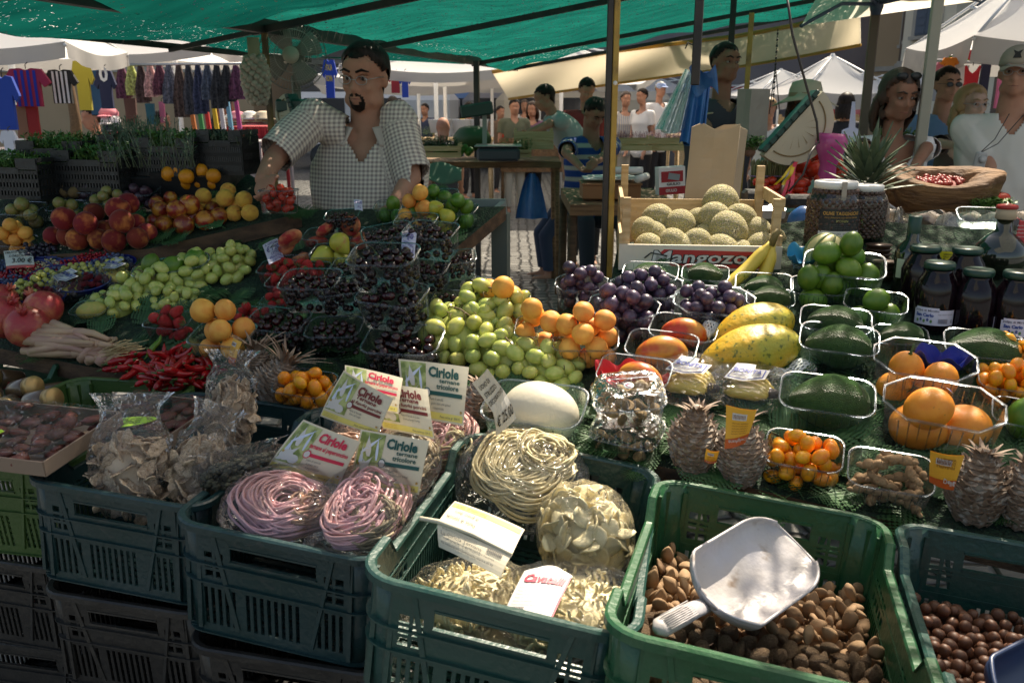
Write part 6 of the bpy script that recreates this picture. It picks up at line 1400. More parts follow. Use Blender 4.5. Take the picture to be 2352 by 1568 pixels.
CRD = mat('printed_crate_front', (.72, .66, .56), .6, (.66, .6, .5), 20); q = MB(); q.box((0, -d/2, h*.36), (wd, .010, h*.72)); q.box((0, 0, .004), (wd-.02, d-.02, .006))
fz = -d/2-.0052; toF = lambda p: Vector((p.x, fz-p.z, p.y))
q.add([toF(Vector((x, z, .0004))) for x, z in ((-wd*.27, h*.40), (-wd*.22, h*.60), (wd*.42, h*.56), (wd*.44, h*.1), (-wd*.15, h*.08))], [tuple(range(5))], 1, None, False)
write(q, 'Mangozon', -wd*.30, h*.22, h*.34, wd*.66, 2, toF, .06, z=.0008, shear=.2); write(q, 'Mangozon', -wd*.30+.0025, h*.235, h*.33, wd*.66, 3, toF, .015, z=.0016, shear=.2); q.tube([(-wd*.34, fz-.002, h*.35), (-wd*.3, fz-.002, h*.5), (-wd*.2, fz-.002, h*.42)], .002, 5, 2)
q.obj('printed_front', [CRD, ink('red_print', (.45, .03, .03)), BLACKINK, CWHITE], mc)
for sx in (-1, 1):
 for sy in (-1, 1):
  q = MB(); ph = .20 if sy < 0 else .27
  q.box((sx*(wd/2-.018), sy*(d/2-.02), ph/2), (.022, .022, ph)); q.obj('corner_post', WOODL, mc)
 q = MB(); q.beam((sx*(wd/2-.004), -d/2+.01, .185), (sx*(wd/2-.004), d/2-.03, .19), .010, .035); q.obj('top_rail', WOODL, mc)
mp = [(1510, 505, 36, 1), (1558, 520, 38, 2), (1655, 470, 42, 3), (1672, 532, 44, 2), (1640, 505, 38, 2), (1500, 545, 34, 1), (1490, 572, 34, 0), (1570, 580, 42, 0), (1620, 550, 34, 1), (1655, 585, 44, 0), (1710, 560, 40, 1), (1750, 575, 38, 0), (1735, 535, 36, 1), (1605, 510, 30, 1), (1700, 505, 36, 2), (1770, 555, 34, 1), (1480, 530, 30, 1), (1545, 560, 34, 0), (1600, 560, 34, 0), (1700, 590, 36, 0)]
yb = {0: .075, 1: .12, 2: .14, 3: .26}
for i, (px, py, r, l) in enumerate(mp):
 Y_ = P.y+{0: .07, 1: .16, 2: .13, 3: .22}[l]+(.06 if py < 530 else 0); rr_ = ray(px, py); t = Y_/rr_.y; c = Vector((0, 0, CH))+rr_*t
 melon.put(Matrix.Translation(c)@rot_any(), r*t/F*1.04, 'round netted melon heaped in the pale wooden crate', 'netted melons in the crate')
# ================================================================ paper bags, carrier bags
KRAFT = mat('kraft_paper', (.50, .40, .28), .75, (.42, .33, .22), 4, .15, 12); GREYP = mat('grey_paper', (.40, .35, .30), .75, (.34, .3, .26), 4, .1, 10)
def paper_bag(M, w, d, h, m, label, jag=True, lean=0):
 o = thing('paper_bag', label, 'bag', M); q = MB()
 def ring(z, k): return [Vector((x*(1-.0*k)+lean*z, y*(1+.03*math.sin(z*30)), z+(.012*math.sin(i*1.9)*jag if k > .99 else 0))) for i, (x, y) in enumerate([(-w/2, -d/2), (-w/4, -d/2), (0, -d/2-.004*math.sin(k*9)), (w/4, -d/2), (w/2, -d/2), (w/2-.2*d*k*.6, 0), (w/2, d/2), (w/4, d/2), (0, d/2), (-w/4, d/2), (-w/2, d/2), (-w/2+.2*d*k*.6, 0)])]
 loft(q, [ring(h*k/8, k/8) for k in range(9)], smooth=False); b_ = q.obj('bag_body', m, o); solidify(b_, .0015); return o
P = W(1633, 478, 2.95); paper_bag(Matrix.Translation((P.x, P.y, P.z))@Matrix.Rotation(-.5, 4, 'Z'), .16, .10, .27, KRAFT, 'open brown paper bag standing behind the melons', lean=.05)
P = W(1723, 330, 4.6); paper_bag(Matrix.Translation(P)@Matrix.Rotation(.5, 4, 'Z'), .13, .10, .28, GREYP, 'grey brown paper bag held behind the slim yellow post', False)
def bagstack(px0, py0, px1, py1, dp_, wtop, wbot, n, m, label, sway):
 o = thing('carrier_bags', label, 'bags'); A = W(px0, py0, dp_); B = W(px1, py1, dp_)
 for k in range(n):
  q = MB()
  def f(a, b, k=k):
   w_ = wtop*(1-b)+wbot*b; c = A*(1-b)+B*b; return c+Vector(((a-.5)*w_+.012*k*sway, .014*k-.02+.012*math.sin(a*14+k*2)*(.4+b), .01*math.sin(a*8+k)))
  q.sheet(f, 22, 14); q.obj('bag', m, o)
 return o
CLB = film('clear_carrier_plastic', tint=(.75, .9, .88), gloss=.3, rough=.2, haze=.5, hazecol=(.72, .84, .80), bump=.6, bscale=25); BLB = mat('blue_carrier_plastic', (.02, .10, .30), .35, (.03, .14, .36), 12, .3, 25, trans=0); CREM = mat('cream_carrier_paper', (.7, .66, .58), .6)
bagstack(1582, 165, 1535, 302, 3.5, .05, .13, 4, CLB, 'hanging bunch of clear greenish carrier bags', 1); bagstack(1588, 165, 1570, 300, 3.56, .02, .04, 3, CREM, 'thin cream bags hanging between the clear and blue ones', 1); bagstack(1606, 170, 1583, 330, 3.5, .07, .09, 4, BLB, 'hanging bunch of blue carrier bags beside the dark post', .6)
q = MB(); A = W(1610, 175, 3.42); q.sheet(lambda a, b: A+Vector((-.05+.10*a+.02*b, .02*math.sin(a*5), .03-.09*b+.02*math.sin(a*7+b*3))), 10, 8, smooth=False); q.obj('crumpled_bag', BLB, None, label='crumpled top of the blue carrier bags', cat='bag')
q = MB(); A = W(1600, 95, 3.4); q.tube([W(1574, 112, 3.4), W(1580, 98, 3.4), W(1592, 104, 3.4), W(1598, 90, 3.4)], .003, 6); q.tube([W(1592, 104, 3.4), W(1590, 130, 3.4), W(1600, 165, 3.4)], .0022, 5); q.obj('hook', DKMETAL, None, label='wire hook on the dark post above the carrier bags', cat='hook')
q = MB(); A = W(1222, 400, 6.6); q.sheet(lambda a, b: A+Vector(((a-.5)*(.05+.2*b**.6), .03*math.sin(a*9), -.34*b)), 12, 10); q.sheet(lambda a, b: A+Vector(((a-.5)*(.05+.2*b**.6), .06+.03*math.sin(a*9), -.34*b)), 12, 10); q.obj('blue_bag', BLB, None, label='blue carrier bag hanging under the middle wooden table', cat='bag')
# ================================================================ jars and bottles on the right
JGL = film('jar_glass', tint=(.88, .9, .88), gloss=.45, rough=.03, haze=.02, bump=0); OLV_ = mat('dark_olive_skin', (.06, .028, .02), .35, (.10, .05, .035), 3, rand=.4); olv = Kind('olive', [MB().ball((0, 0, 0), (1, 1, 1.25), 8).mesh('olive', OLV_)])
DKJ = mat('dark_juice', (.008, .003, .006), .1, spec=.35, coat=.15); LBLK = mat('black_label', (.012, .014, .016), .5); GOLD = ink('gold_ink', (.55, .3, .06)); LBLU = mat('pale_label', (.70, .66, .80), .5); DGRN = mat('dark_green_lid', (.012, .05, .035), .35)
def jar_profile(r, h): return [(.0, 0), (r*.96, 0), (r, r*.1), (r, h*.70), (r*.96, h*.78), (r*.76, h*.87), (r*.74, h*.90), (r*.74, h*.94)]
def label_band(q, r, z0, z1, a0, a1, mi, dr=.001, n=14): q.sheet(lambda a, b: Vector(((r+dr)*math.cos(a0+(a1-a0)*a), (r+dr)*math.sin(a0+(a1-a0)*a), z0+(z1-z0)*b)), n, 2, mi)
def bandfn(r, a0, a1, z0, z1, dr=.0022):
 return lambda p: Vector(((r+dr)*math.cos(a0+(a1-a0)*p.x), (r+dr)*math.sin(a0+(a1-a0)*p.x), z0+(z1-z0)*p.y))
def olive_jar(px, py, wpx, label, txt=True):
 P = T(px, py, .0); r = wpx*dep(P)/F/2; h = r*2.35; o = thing('olive_jar', label, 'jar', Matrix.Translation(P)); q = MB(); q.lathe([(0, .004)]+[(a*.99, b+.004) for a, b in jar_profile(r, h)[1:]], 32); q.obj('glass', JGL, o)
 q = MB(); q.lathe([(0, h*.93), (r*.80, h*.93), (r*.80, h*1.03), (r*.76, h*1.045), (0, h*1.045)], 32); q.obj('lid', WHITEP, o)
 mb = MB(); me = olv.me[0]; vs = [v.co.copy() for v in me.vertices]; fs = [tuple(p.vertices) for p in me.polygons]
 for k in range(30):
  for j in range(30):
   z = h*.85*(k+.5)/17
   if z > h*.84 or k > 16: break
   a = 2*PI*(j+.5*(k % 2))/24; rr = (r*.9 if z < h*.72 else r*.75)
   mb.add(vs, fs, 0, Matrix.Translation((rr*math.cos(a), rr*math.sin(a), z+.01))@rot_any()@Matrix.Scale(r*.115, 4))
 mb.obj('olives', OLV_, o, kind='stuff'); q = MB(); q.lathe([(0, .01), (r*.85, .01), (r*.85, h*.72), (0, h*.84)], 20); q.obj('brine', OLV_, o)
 if txt:
  q = MB(); a0, a1 = -PI/2-.85, -PI/2+.80; label_band(q, r, h*.27, h*.63, a0, a1, 0); label_band(q, r, h*.16, h*.28, a0, a1, 1, .0016); f = bandfn(r, a0, a1, h*.27, h*.63)
  write(q, 'OLIVE TAGGIASCHE', .08, .74, .15, .84, 2, f, .02); write(q, 'SNOCCIOLATE IN OLIO EXTRA VERGINE', .12, .6, .06, .76, 2, f); write(q, 'MONIN', .38, .42, .11, .26, 3, f, .02)
  for i in range(4): write(q, 'olio di oliva sale aceto di vino', .12, .3-.08*i, .05, .76, 4, f)
  f = bandfn(r, a0, a1, h*.16, h*.28); write(q, 'PESO NETTO g 1800   SCADENZA 2007', .06, .55, .2, .86, 5, f); write(q, 'CONSERVARE IN LUOGO', .2, .2, .15, .6, 5, f)
  q.obj('label', [LBLK, PAPER, GOLD, ink('olive_green_ink', (.3, .28, .1)), IGRY, BLACKINK], o)
  q = MB(); q.box((0, -r*.80-.006, h*.86), (r*.18, .004, h*.38)); q.obj('seal_strip', GREYP, o)
olive_jar(1907, 562, 118, 'big jar of dark olives with black label, in front'); olive_jar(1975, 548, 100, 'second big olive jar behind the first', False)
def syrup(px, py, wpx, hpx, label, lab):
 P = T(px, py, .0); r = wpx*dep(P)/F/2; h = hpx*dep(P)/F*1.02; o = thing('berry_jar', label, 'jar', Matrix.Translation(P), 'dark jars with green lids'); q = MB()
 q.lathe([(0, 0), (r*.93, 0), (r, h*.04), (r*.97, h*.35), (r, h*.6), (r*.86, h*.74), (r*.66, h*.85), (r*.62, h*.92)], 28); q.obj('glass', DKJ, o); q = MB(); q.lathe([(0, h*.9), (r*.69, h*.9), (r*.72, h*.92), (r*.72, h*.975), (r*.66, h*1.0), (0, h*.99)], 28); q.obj('lid', DGRN, o)
 if lab:
  a0, a1 = lab; q = MB(); label_band(q, r, h*.10, h*.33, a0, a1, 0, .0012); label_band(q, r, h*.30, h*.36, a0+.1, a0+(a1-a0)*.6, 0, .0013); f = bandfn(r, a0, a1, h*.10, h*.33)
  write(q, 'polpa di Mirtillo', .05, .88, .13, .55, 1, f, .01); write(q, 'San Carlo', .07, .55, .2, .42, 2, f, .05)
  for i in range(5):
   for k in range(9): q.add([f(Vector((.12+.08*i+.03*math.cos(k*.7), .25+.05*(i % 2)+.12*math.sin(k*.7), .0004))) for _ in (0,)], [], 0)
   cx, cy = .12+.08*i, .26+.08*(i % 2); q.add([f(Vector((cx+.03*math.cos(k*.785), cy+.11*math.sin(k*.785), 0))) for k in range(8)], [tuple(range(8))], 3 if i % 2 else 4, None, False)
  for i in range(14): q.add([f(Vector((.6+.016*i+.007*a, .15+.3*b, 0))) for a, b in ((0, 0), (1, 0), (1, 1), (0, 1))], [(0, 1, 2, 3)], 1, None, False)
  write(q, 'ingredienti mirtilli', .58, .7, .07, .35, 1, f); write(q, 'G', .9, .2, .2, .05, 1, f, .02)
  q.obj('label', [LBLU, ink('dark_print', (.05, .05, .1)), ink('label_blue', (.02, .06, .3)), ink('berry_blue', (.08, .1, .3)), ink('leaf_ink', (.12, .25, .08))], o)
A_ = -PI/2
for a in [(2110, 700, 92, 135, 'dark jar at the left of the back row', None), (2205, 700, 90, 130, 'dark jar in the back row between the front ones', None), (2140, 752, 92, 150, 'front dark jar on the left with its label turned', (A_-1.4, A_+.55)), (2228, 768, 90, 150, 'front dark jar in the middle', (A_+.65, A_+1.4)), (2318, 778, 92, 155, 'front dark jar on the right with the berry label', (A_-1.0, A_+.95)), (2395, 770, 80, 140, 'dark jar cut by the right edge', None)]: syrup(*a)
def bottle(px, py, wpx, hpx, prof, m, label, parts, M=None):
 P = T(px, py, 0) if M is None else M; s = hpx*dep(P)/F; o = thing('bottle', label, 'bottle', Matrix.Translation(P)); q = MB(); q.lathe([(a*s, b*s) for a, b in prof], 28); q.obj('glass', m, o)
 for nm, pr, mm in parts: q = MB(); q.lathe([(a*s, b*s) for a, b in pr], 24); q.obj(nm, mm, o)
 return o, s
WINE = mat('dark_bottle_glass', (.012, .018, .010), .08, spec=.8, coat=.5); o, s = bottle(2082, 668, 70, 172, [(0, 0), (.19, 0), (.2, .02), (.2, .52), (.17, .60), (.085, .69), (.075, .95)], WINE, 'dark green wine bottle with a green capsule', [('capsule', [(.078, .74), (.082, .75), (.082, .99), (.07, 1.0), (0, 1.0)], DGRN), ('neck_label', [(.083, .68), (.084, .69), (.081, .75), (.080, .76)], KRAFT)])
q = MB(); label_band(q, .2*s, .2*s, .45*s, A_-1.3, A_+.2, 0); write(q, 'GRAPPA', .3, .6, .2, .6, 1, bandfn(.2*s, A_-1.3, A_+.2, .2*s, .45*s), .02); q.obj('label', [mat('pale_green_label', (.6, .64, .5), .5), IGRN], o)
o, s = bottle(2290, 632, 120, 165, [(0, 0), (.2, 0), (.32, .1), (.36, .26), (.32, .42), (.2, .55), (.11, .62), (.10, .8)], WINE, 'round dark flask with a wax cap and a red tag', [('cork_cap', [(.12, .78), (.135, .79), (.12, .94), (0, .95)], KRAFT), ('red_wax', [(.128, .92), (.14, .93), (.13, .97), (0, 1.0)], mat('red_wax', (.35, .02, .015), .3))])
q = MB(); q.box((.16*s, -.13*s, .60*s), (.2*s, .003, .36*s), Matrix.Rotation(.08, 4, 'Y')); q.tube([(.10*s, -.05*s, .82*s), (.15*s, -.12*s, .77*s)], .001, 4); q.obj('red_tag', mat('red_tag_card', (.5, .04, .05), .5), o)
q = MB()
for i in range(4): write(q, ['Aceto', 'balsamico', 'di Modena', 'tradizionale'][i], .09*s, (.70-.05*i)*s, .022*s, .13*s, 0, lambda p: Vector((p.x, -.13*s-.0025, p.y)))
q.obj('tag_print', CWHITE, o)
# yellow labelled tub
P = T(2165, 605, .02); s = 70*dep(P)/F; o = thing('plastic_tub', 'small clear tub with a bright yellow label on top of the dark jars', 'tub', Matrix.Translation(P)); q = MB(); q.lathe([(0, 0), (.38*s, 0), (.42*s, .5*s), (.46*s, .52*s), (.47*s, .60*s), (.42*s, .62*s), (0, .60*s)], 28); q.obj('tub_body', PUN, o)
q = MB(); label_band(q, .41*s, .12*s, .46*s, A_-.8, A_+.8, 0); f = bandfn(.41*s, A_-.8, A_+.8, .12*s, .46*s)
for i, t_ in enumerate(('ORIGANO', 'SALE GR.100', 'E. 3.00')): write(q, t_, .2, .66-.24*i, .15, .6, 1, f, .015)
q.obj('yellow_label', [mat('yellow_label', (.75, .68, .02), .5), BLACKINK], o)
q = MB(); q.lathe([(0, .0), (.4*s, 0), (.42*s, .28*s), (.36*s, .3*s), (0, .3*s)], 24); 
# lying swing-top glass jars
for px, py, dp_, wp, a, lb in ((2010, 520, 2.75, 90, .9, 'glass jar lying on its side with a tan content'), (2120, 545, 2.7, 120, .4, 'empty swing top glass jar lying behind the bottle'), (2225, 545, 2.75, 120, .2, 'empty swing top glass jar lying in the middle'), (2330, 540, 2.7, 110, .3, 'empty swing top glass jar at the right edge')):
 c = W(px, py, dp_); r = wp*dp_/F/2; o = thing('glass_jar', lb, 'jar', Matrix.Translation(c)@Matrix.Rotation(a, 4, 'Z')@Matrix.Rotation(PI/2-.2, 4, 'X'), 'glass jars lying on their sides'); q = MB(); q.lathe([(0, -r), (r*.9, -r), (r, -r*.9), (r, r*.7), (r*.8, r*.95), (r*.8, r*1.15)], 30); q.obj('glass', JGL, o)
 q = MB(); q.lathe([(0, r*1.17), (r*.85, r*1.17), (r*.85, r*1.3), (r*.6, r*1.4), (0, r*1.4)], 30); q.obj('lid', JGL, o); q = MB(); q.tube([(r*.85, 0, r), (r*1.08, 0, r*1.2), (r*.9, 0, r*1.45), (-r*.9, 0, r*1.45), (-r*1.08, 0, r*1.2), (-r*.85, 0, r)], .0022, 6); q.obj('wire_clip', STEEL, o)
 q = MB(); q.lathe([(0, -r*.95), (r*.82, -r*.95), (r*.85, r*.2), (0, r*.2)], 24); q.obj('content', mat('tan_content' , (.20, .13, .07), .8) if px == 2010 else mat('brown_content', (.06, .035, .02), .8), o)
# small coffee cups stack and cartons in shade
for px, py, lb in ((2015, 600, 'stacked brown capsules with foil lids under the olive jars'), (2030, 640, 'second stack of brown capsules in the shade')):
 P = T(px, py, 0); q = MB()
 for k in range(4): q.lathe([(0, .012*k), (.028, .012*k), (.034, .012*k+.010), (.036, .012*k+.011), (0, .012*k+.0115)], 20)
 q.obj('cup_stack', mat('brown_cup', (.08, .045, .03), .4), None, Matrix.Translation(P), label=lb, cat='cups')
# wrapped melon
p = Pun(1895, 593, 150, 'clear tray holding the wrapped striped melon', 0, 0, .7, .35, True); STRM = mat('striped_melon_rind', (.55, .50, .22), .45); r = 48*dep(p.P)/F; q = MB()
for k in range(1): q.ball((0, 0, 0), r, 36, fn=lambda v: v*(1+.03*math.cos(9*math.atan2(v.y, v.x))*(1-abs(v.z)**4)))
wm = q.obj('striped_melon', STRM, None, p.M@Matrix.Translation((0, 0, r*1.3))@Matrix.Rotation(.4, 4, 'Y')@Matrix.Rotation(-.5, 4, 'X'), label='pale striped melon with a blue sticker, wrapped in blue tissue', cat='melon'); q = MB()
for k in range(9): a = 2*PI*(k+.5)/9; q.tube([((r*.995)*math.cos(a)*math.sin(t), (r*.995)*math.sin(a)*math.sin(t), r*.995*math.cos(t)) for t in [.15+i*.19 for i in range(15)]], [.0022+.002*math.sin(i*.2) for i in range(15)], 5)
q.obj('green_stripes', mat('stripe_green', (.14, .2, .06), .5), wm); q = MB(); q.lathe([(0, r*1.006), (r*.32, r*.96), (r*.33, r*.957), (0, r*1.012)], 8); q.obj('blue_sticker', mat('blue_sticker', (.25, .4, .7), .4), wm)
tissue(p.M@Matrix.Translation((-.045, -.01, .035)), .05, .05, .05, (.02, .25, .5), 'turquoise tissue round the striped melon', 8)
# clamshell boxes of walnuts
WAL = mat('walnut_kernel', (.50, .36, .18), .7, (.34, .22, .10), 5, .6, 14, rand=.2, bdist=.1); walk = Kind('walnut_half', [MB().ball((0, 0, 0), 1, 12, fn=(lambda v, i=i: Vector((v.x, v.y*.85, max(v.z, -.2)*.6))*(1+.18*noise.noise(v*3.3+Vector((i*5, 0, 0)))))).mesh('walnut_half', WAL) for i in range(3)])
for px, py, wp, lv, lb, rt in ((1440, 985, 180, 0, 'lower clear box of walnut halves', -.2), (1443, 905, 188, 1.35, 'upper closed clear box of walnut halves with a pink sticker', .25)):
 p = Pun(px, py, wp, lb, rt, lv, .74, .36, cut=False); r = .0165; pts = pack(70, r, in_box(p.w*.86-r, p.d*.86-r), 8, .004, .15, cap=lambda x, y: p.h*1.25)
 for q_ in pts: walk.put(p.M@Matrix.Translation(q_[:3])@rot_any(), q_[3], 'pale walnut half inside the '+lb, 'walnut halves in clear boxes')
 q = MB(); wq, dq, hq = p.w, p.d, p.h; loft(q, [rrect(wq*1.02, dq*1.02, .03, hq*1.0), rrect(wq*.97, dq*.97, .03, hq*1.05), rrect(wq*.90, dq*.86, .03, hq*1.42), rrect(wq*.82, dq*.78, .03, hq*1.50), rrect(wq*.6, dq*.55, .02, hq*1.52)][::-1], cap0=False); q.add(rrect(wq*.6, dq*.55, .02, hq*1.52), [tuple(range(24))])
 for k in range(10): q.tube([(wq*(-.42+.093*k), -dq*.48, hq*1.08), (wq*(-.40+.089*k), -dq*.43, hq*1.4)], .002, 4)
 q.obj('box_lid', FILM, p.o, Matrix.Diagonal((1/p.w, 1/p.w, 1/p.w, 1)))
 if lv:
  P = p.M@Vector((.0, -.01, p.h*1.53)); sticker(P, p.M.to_3x3()@Vector((0, 0, 1)), .011, 'pink oval sticker on the upper walnut box', ring=(.5, .05, .25))
# ================================================================ right background of the stall: bowl, scale, vase, tomatoes
BARK = mat('rough_olive_wood', (.22, .115, .045), .8, (.11, .055, .025), 7, .7, 16, stretch=(1, 3, 5), bdist=.02)
c = W(2158, 415, 3.05); o = thing('wooden_bowl', 'rough hollowed log bowl of nuts behind the bottles', 'bowl', Matrix.Translation(c)@Matrix.Rotation(-.12, 4, 'Z')@Matrix.Rotation(.25, 4, 'X')); q = MB()
def bw(a, b):
 t = a*2*PI; ph = b; cx, sx = math.cos(t), math.sin(t); n_ = 1+.12*noise.noise(Vector((cx*2, sx*2, b*2)))+.05*noise.noise(Vector((cx*7, sx*7, b*9)))
 ex = .185*(1+.15*max(0, cx)**5)
 if b < .5: k = b/.5; r_, z = math.sin(k*PI/2)**.7, -.12*math.cos(k*PI/2)
 else: k = (b-.5)/.5; r_, z = 1-.62*k**.8, .012-.05*k**1.4+.012*math.sin(k*PI)
 return Vector((cx*ex*r_*n_, sx*.12*r_*n_, z*1.05+.022*cx*cx*(b > .4)))
q.sheet(bw, 64, 26); q.obj('bowl_body', BARK, o); q = MB(); q.ball((0, 0, -.02), (.09, .06, .022), 16); q.obj('bowl_filling_base', mat('nut_base', (.25, .05, .04), .7), o)
pk = Kind('candied_nut', [MB().ball((0, 0, 0), (1, 1, .8), 8, fn=lambda v: v*(1+.15*noise.noise(v*3))).mesh('candied_nut', mat('candied_red', (.38, .06, .05), .4, rand=.2))])
for i in range(60): x, y = in_disc(.075, .045)(rng); pk.put(o.matrix_basis@Matrix.Translation((x, y, .0+.006*rng.random())), .009, 'red candied nut in the log bowl', 'candied nuts in the log bowl')
# hanging dial scale
SCW = mat('scale_cream', (.50, .46, .35), .45); SCG = mat('scale_green_metal', (.02, .06, .05), .35)
def dial(M, R_, label, front=1, tick=True, flip=1):
 o = thing('dial_scale', label, 'scale', M); q = MB(); h_ = .07; n = 36; a0, a1 = -PI, 0
 pts = [(R_*math.cos(a0+(a1-a0)*i/n), R_*.98*math.sin(a0+(a1-a0)*i/n)) for i in range(n+1)]
 q.poly(pts, h_, 0, ax=1); q.obj('housing', SCW, o)
 q = MB(); q.tube([(R_*.78*math.cos(a), -.003, R_*.78*math.sin(a)) for a in [a0+.12+(PI-.24)*i/24 for i in range(25)]], .0025, 4)
 for i in range(8): a = a0+.3+i*(PI-.6)/7; q.add([(R_*.25*math.cos(a), -.004, R_*.25*math.sin(a)-.01), (R_*.6*math.cos(a)+.0015, -.004, R_*.6*math.sin(a)), (R_*.6*math.cos(a)-.0015, -.004, R_*.6*math.sin(a))], [(0, 1, 2)], 0, None, False)
 q.obj('dial_marks', mat('dial_brown', (.22, .15, .06), .5), o)
 q = MB(); q.box((0, h_/2, .012), (R_*1.9, h_*1.02, .016), bev=.004)
 for i in range(8): q.box((-R_*.85+i*R_*.24, -.006, .016), (R_*.16, .01, .018))
 q.obj('top_window', SCG, o); return o
dial(Matrix.Translation(W(1822, 284, 3.25))@Matrix.Rotation(-.86, 4, 'Y'), .155, 'cream and green dial scale hanging tilted beside the pink vase')
q = MB(); q.tube([W(1792, 455, 3.3), W(1822, 372, 3.3)], .015, 14); q.obj('scale_column', STEEL, None, label='shiny steel column under the tilted dial scale', cat='column')
q = MB(); q.tube([W(1880, 330, 3.2), W(1876, 280, 3.2), W(1850, 190, 3.15), W(1820, 80, 3.1), W(1806, -20, 3.1)], .0048, 6); q.tube([W(1812, 440, 3.1), W(1845, 400, 3.1), W(1862, 350, 3.1), W(1880, 325, 3.2)], .004, 6); q.obj('black_cable', DKMETAL, None, label='thick black cable running up past the sun hat', cat='cable')
q = MB()
for k in range(24):
 z0_, z1_ = W(1787-k*.45, 68+k*7, 5.1), W(1786-k*.45, 73+k*7, 5.1); q.tube([z0_, z1_], .006 if k % 2 else .003, 5)
for dx in (-12, 12): q.tube([W(1781, 150, 5.1), W(1779+dx, 262, 5.1)], .003, 4)
q.obj('hanging_chain', DKMETAL, None, label='chains of a hanging pan scale right of the slim yellow post', cat='chain')
# pink vase
VAS = mat('pink_glass', (.42, .02, .18), .2, (.5, .15, .38), 3, spec=.6); c = W(1893, 440, 3.3); s = 130*3.3/F; q = MB(); q.lathe([(0, 0), (.16*s, 0), (.17*s, .1*s), (.14*s, .45*s), (.2*s, .62*s), (.27*s, .78*s), (.26*s, .92*s), (.23*s, 1.0*s), (.2*s, .98*s)], 24); q.obj('tall_vase', VAS, None, Matrix.Translation(c)@Matrix.Rotation(.06, 4, 'Y'), label='tall pink glass vase in front of the tomatoes', cat='vase')
# back shelf for the right side goods
q = MB(); A, B, C2, D2 = [G(x, y, 1.27) for x, y in ((1440, 478), (2700, 520), (2700, 400), (1440, 420))]
A, B = W(1690, 470, 3.0), W(2800, 470, 3.0); q.box(((A.x+B.x)/2, 3.3, 1.20), (B.x-A.x, .65, .03)); rs_ = q.obj('rear_shelf', BOARD, None, label='dark board at the back right carrying tomatoes and asparagus', cat='shelf'); 
for px, py, r, l in [(1845, 345, 22, 0), (1868, 350, 24, 0), (1838, 378, 24, 0), (1872, 388, 24, 0), (1850, 400, 22, 0), (1895, 395, 24, 0), (1915, 375, 22, 0), (1825, 405, 22, 0), (1905, 350, 20, 0), (1925, 395, 20, 0), (1858, 325, 18, 0), (1890, 330, 18, 0)]:
 c = W(px, py, 3.55+.05*math.sin(px)); tomato.put(Matrix.Translation(c)@rot_flat(), r*3.55/F, 'large red tomato heaped behind the pink vase', 'tomatoes behind the vase')
for i in range(46):
 px, py = 1735+rng.uniform(-5, 190), 425+rng.uniform(-14, 34)
 if 1775 < px < 1800 and py < 420: continue
 c = W(px, py, 3.32+rng.uniform(-.04, .04)); tomato.put(Matrix.Translation(c)@rot_flat(), rng.uniform(.017, .022), 'small red tomato in the row below the large tomatoes', 'small tomatoes at the back right')
for px, py in ((2275, 462), (2300, 458), (2240, 470), (2288, 472)): c = W(px, py, 3.2); tomato.put(Matrix.Translation(c)@rot_flat(), .03, 'red tomato right of the log bowl', 'tomatoes beside the log bowl')
ASP = mat('asparagus', (.13, .18, .06), .5, (.18, .15, .09), 20, stretch=(1, 1, .4)); 
for bx, nm in ((1738, 'left'), (1765, 'middle'), (1790, 'right, next to the steel column')):
 c = W(bx, 428, 3.4); o = thing('asparagus_bundle', 'upright green asparagus bundle, '+nm, 'asparagus', Matrix.Translation(c)); q = MB()
 for i in range(20): a = i*2.4; r_ = .022*math.sqrt(i/20); x, y = r_*math.cos(a), r_*math.sin(a); hh = .095+.012*math.sin(i*3); q.tube([(x, y, 0), (x*1.1, y, hh*.7), (x*1.2, y, hh*.9), (x*1.2, y, hh)], [.0045, .0045, .0055, .001], 6)
 q.obj('asparagus_spears', ASP, o); q = MB(); q.tube([(.026*math.cos(t), .026*math.sin(t), .04) for t in [i*.4 for i in range(16)]], .0025, 5, closed=True); q.obj('tie_band', mat('violet_band', (.3, .2, .4), .5), o)
for nm, a, b_, c_ in (('pink ribbon', (1828, 372), (1808, 470), (.75, .06, .12)), ('yellow ribbon', (1830, 372), (1800, 425), (.7, .5, .02))):
 A, B = W(*a, 3.22), W(*b_, 3.22); q = MB(); q.sheet(lambda u, v: A*(1-v)+B*v+Vector(((u-.5)*.014, .008*math.sin(v*9), 0)), 2, 12); q.sheet(lambda u, v: A*(1-v)+B*v+Vector((-.03*v+(u-.5)*.012, .004+.008*math.sin(v*7), 0)), 2, 12); q.obj('ribbon', mat(nm.replace(' ', '_'), c_, .4), None, label=nm+' hanging from the scale', cat='ribbon')
q = MB(); c = W(1733, 480, 2.95); q.box((0, 0, 0), (.17, .12, .012), bev=.004); q.box((0, -.062, .012), (.17, .008, .03)); q.box((-.085, 0, .012), (.008, .12, .03)); q.box((.085, 0, .012), (.008, .12, .03)); q.obj('steel_tray', STEEL, None, Matrix.Translation(c)@Matrix.Rotation(.35, 4, 'X'), label='shiny steel weighing tray behind the melon crate', cat='tray')
for px, py, lb in ((1738, 450, 'black plastic box behind the steel tray'), (1835, 462, 'black plastic box right of the slim column')): q = MB(); q.box((0, 0, 0), (.10, .06, .045), bev=.012); q.obj('black_box', BLACKP, None, Matrix.Translation(W(px, py, 3.0)), label=lb, cat='box')
q = MB(); q.ball((0, 0, 0), (.05, .05, .055), 20, fn=lambda v: v*(1+.06*noise.noise(v*2))); q.obj('blue_balloon_bag', mat('blue_plastic', (.03, .12, .35), .3), None, Matrix.Translation(W(1845, 512, 2.75)), label='smooth blue plastic bundle left of the olive jar', cat='bundle')
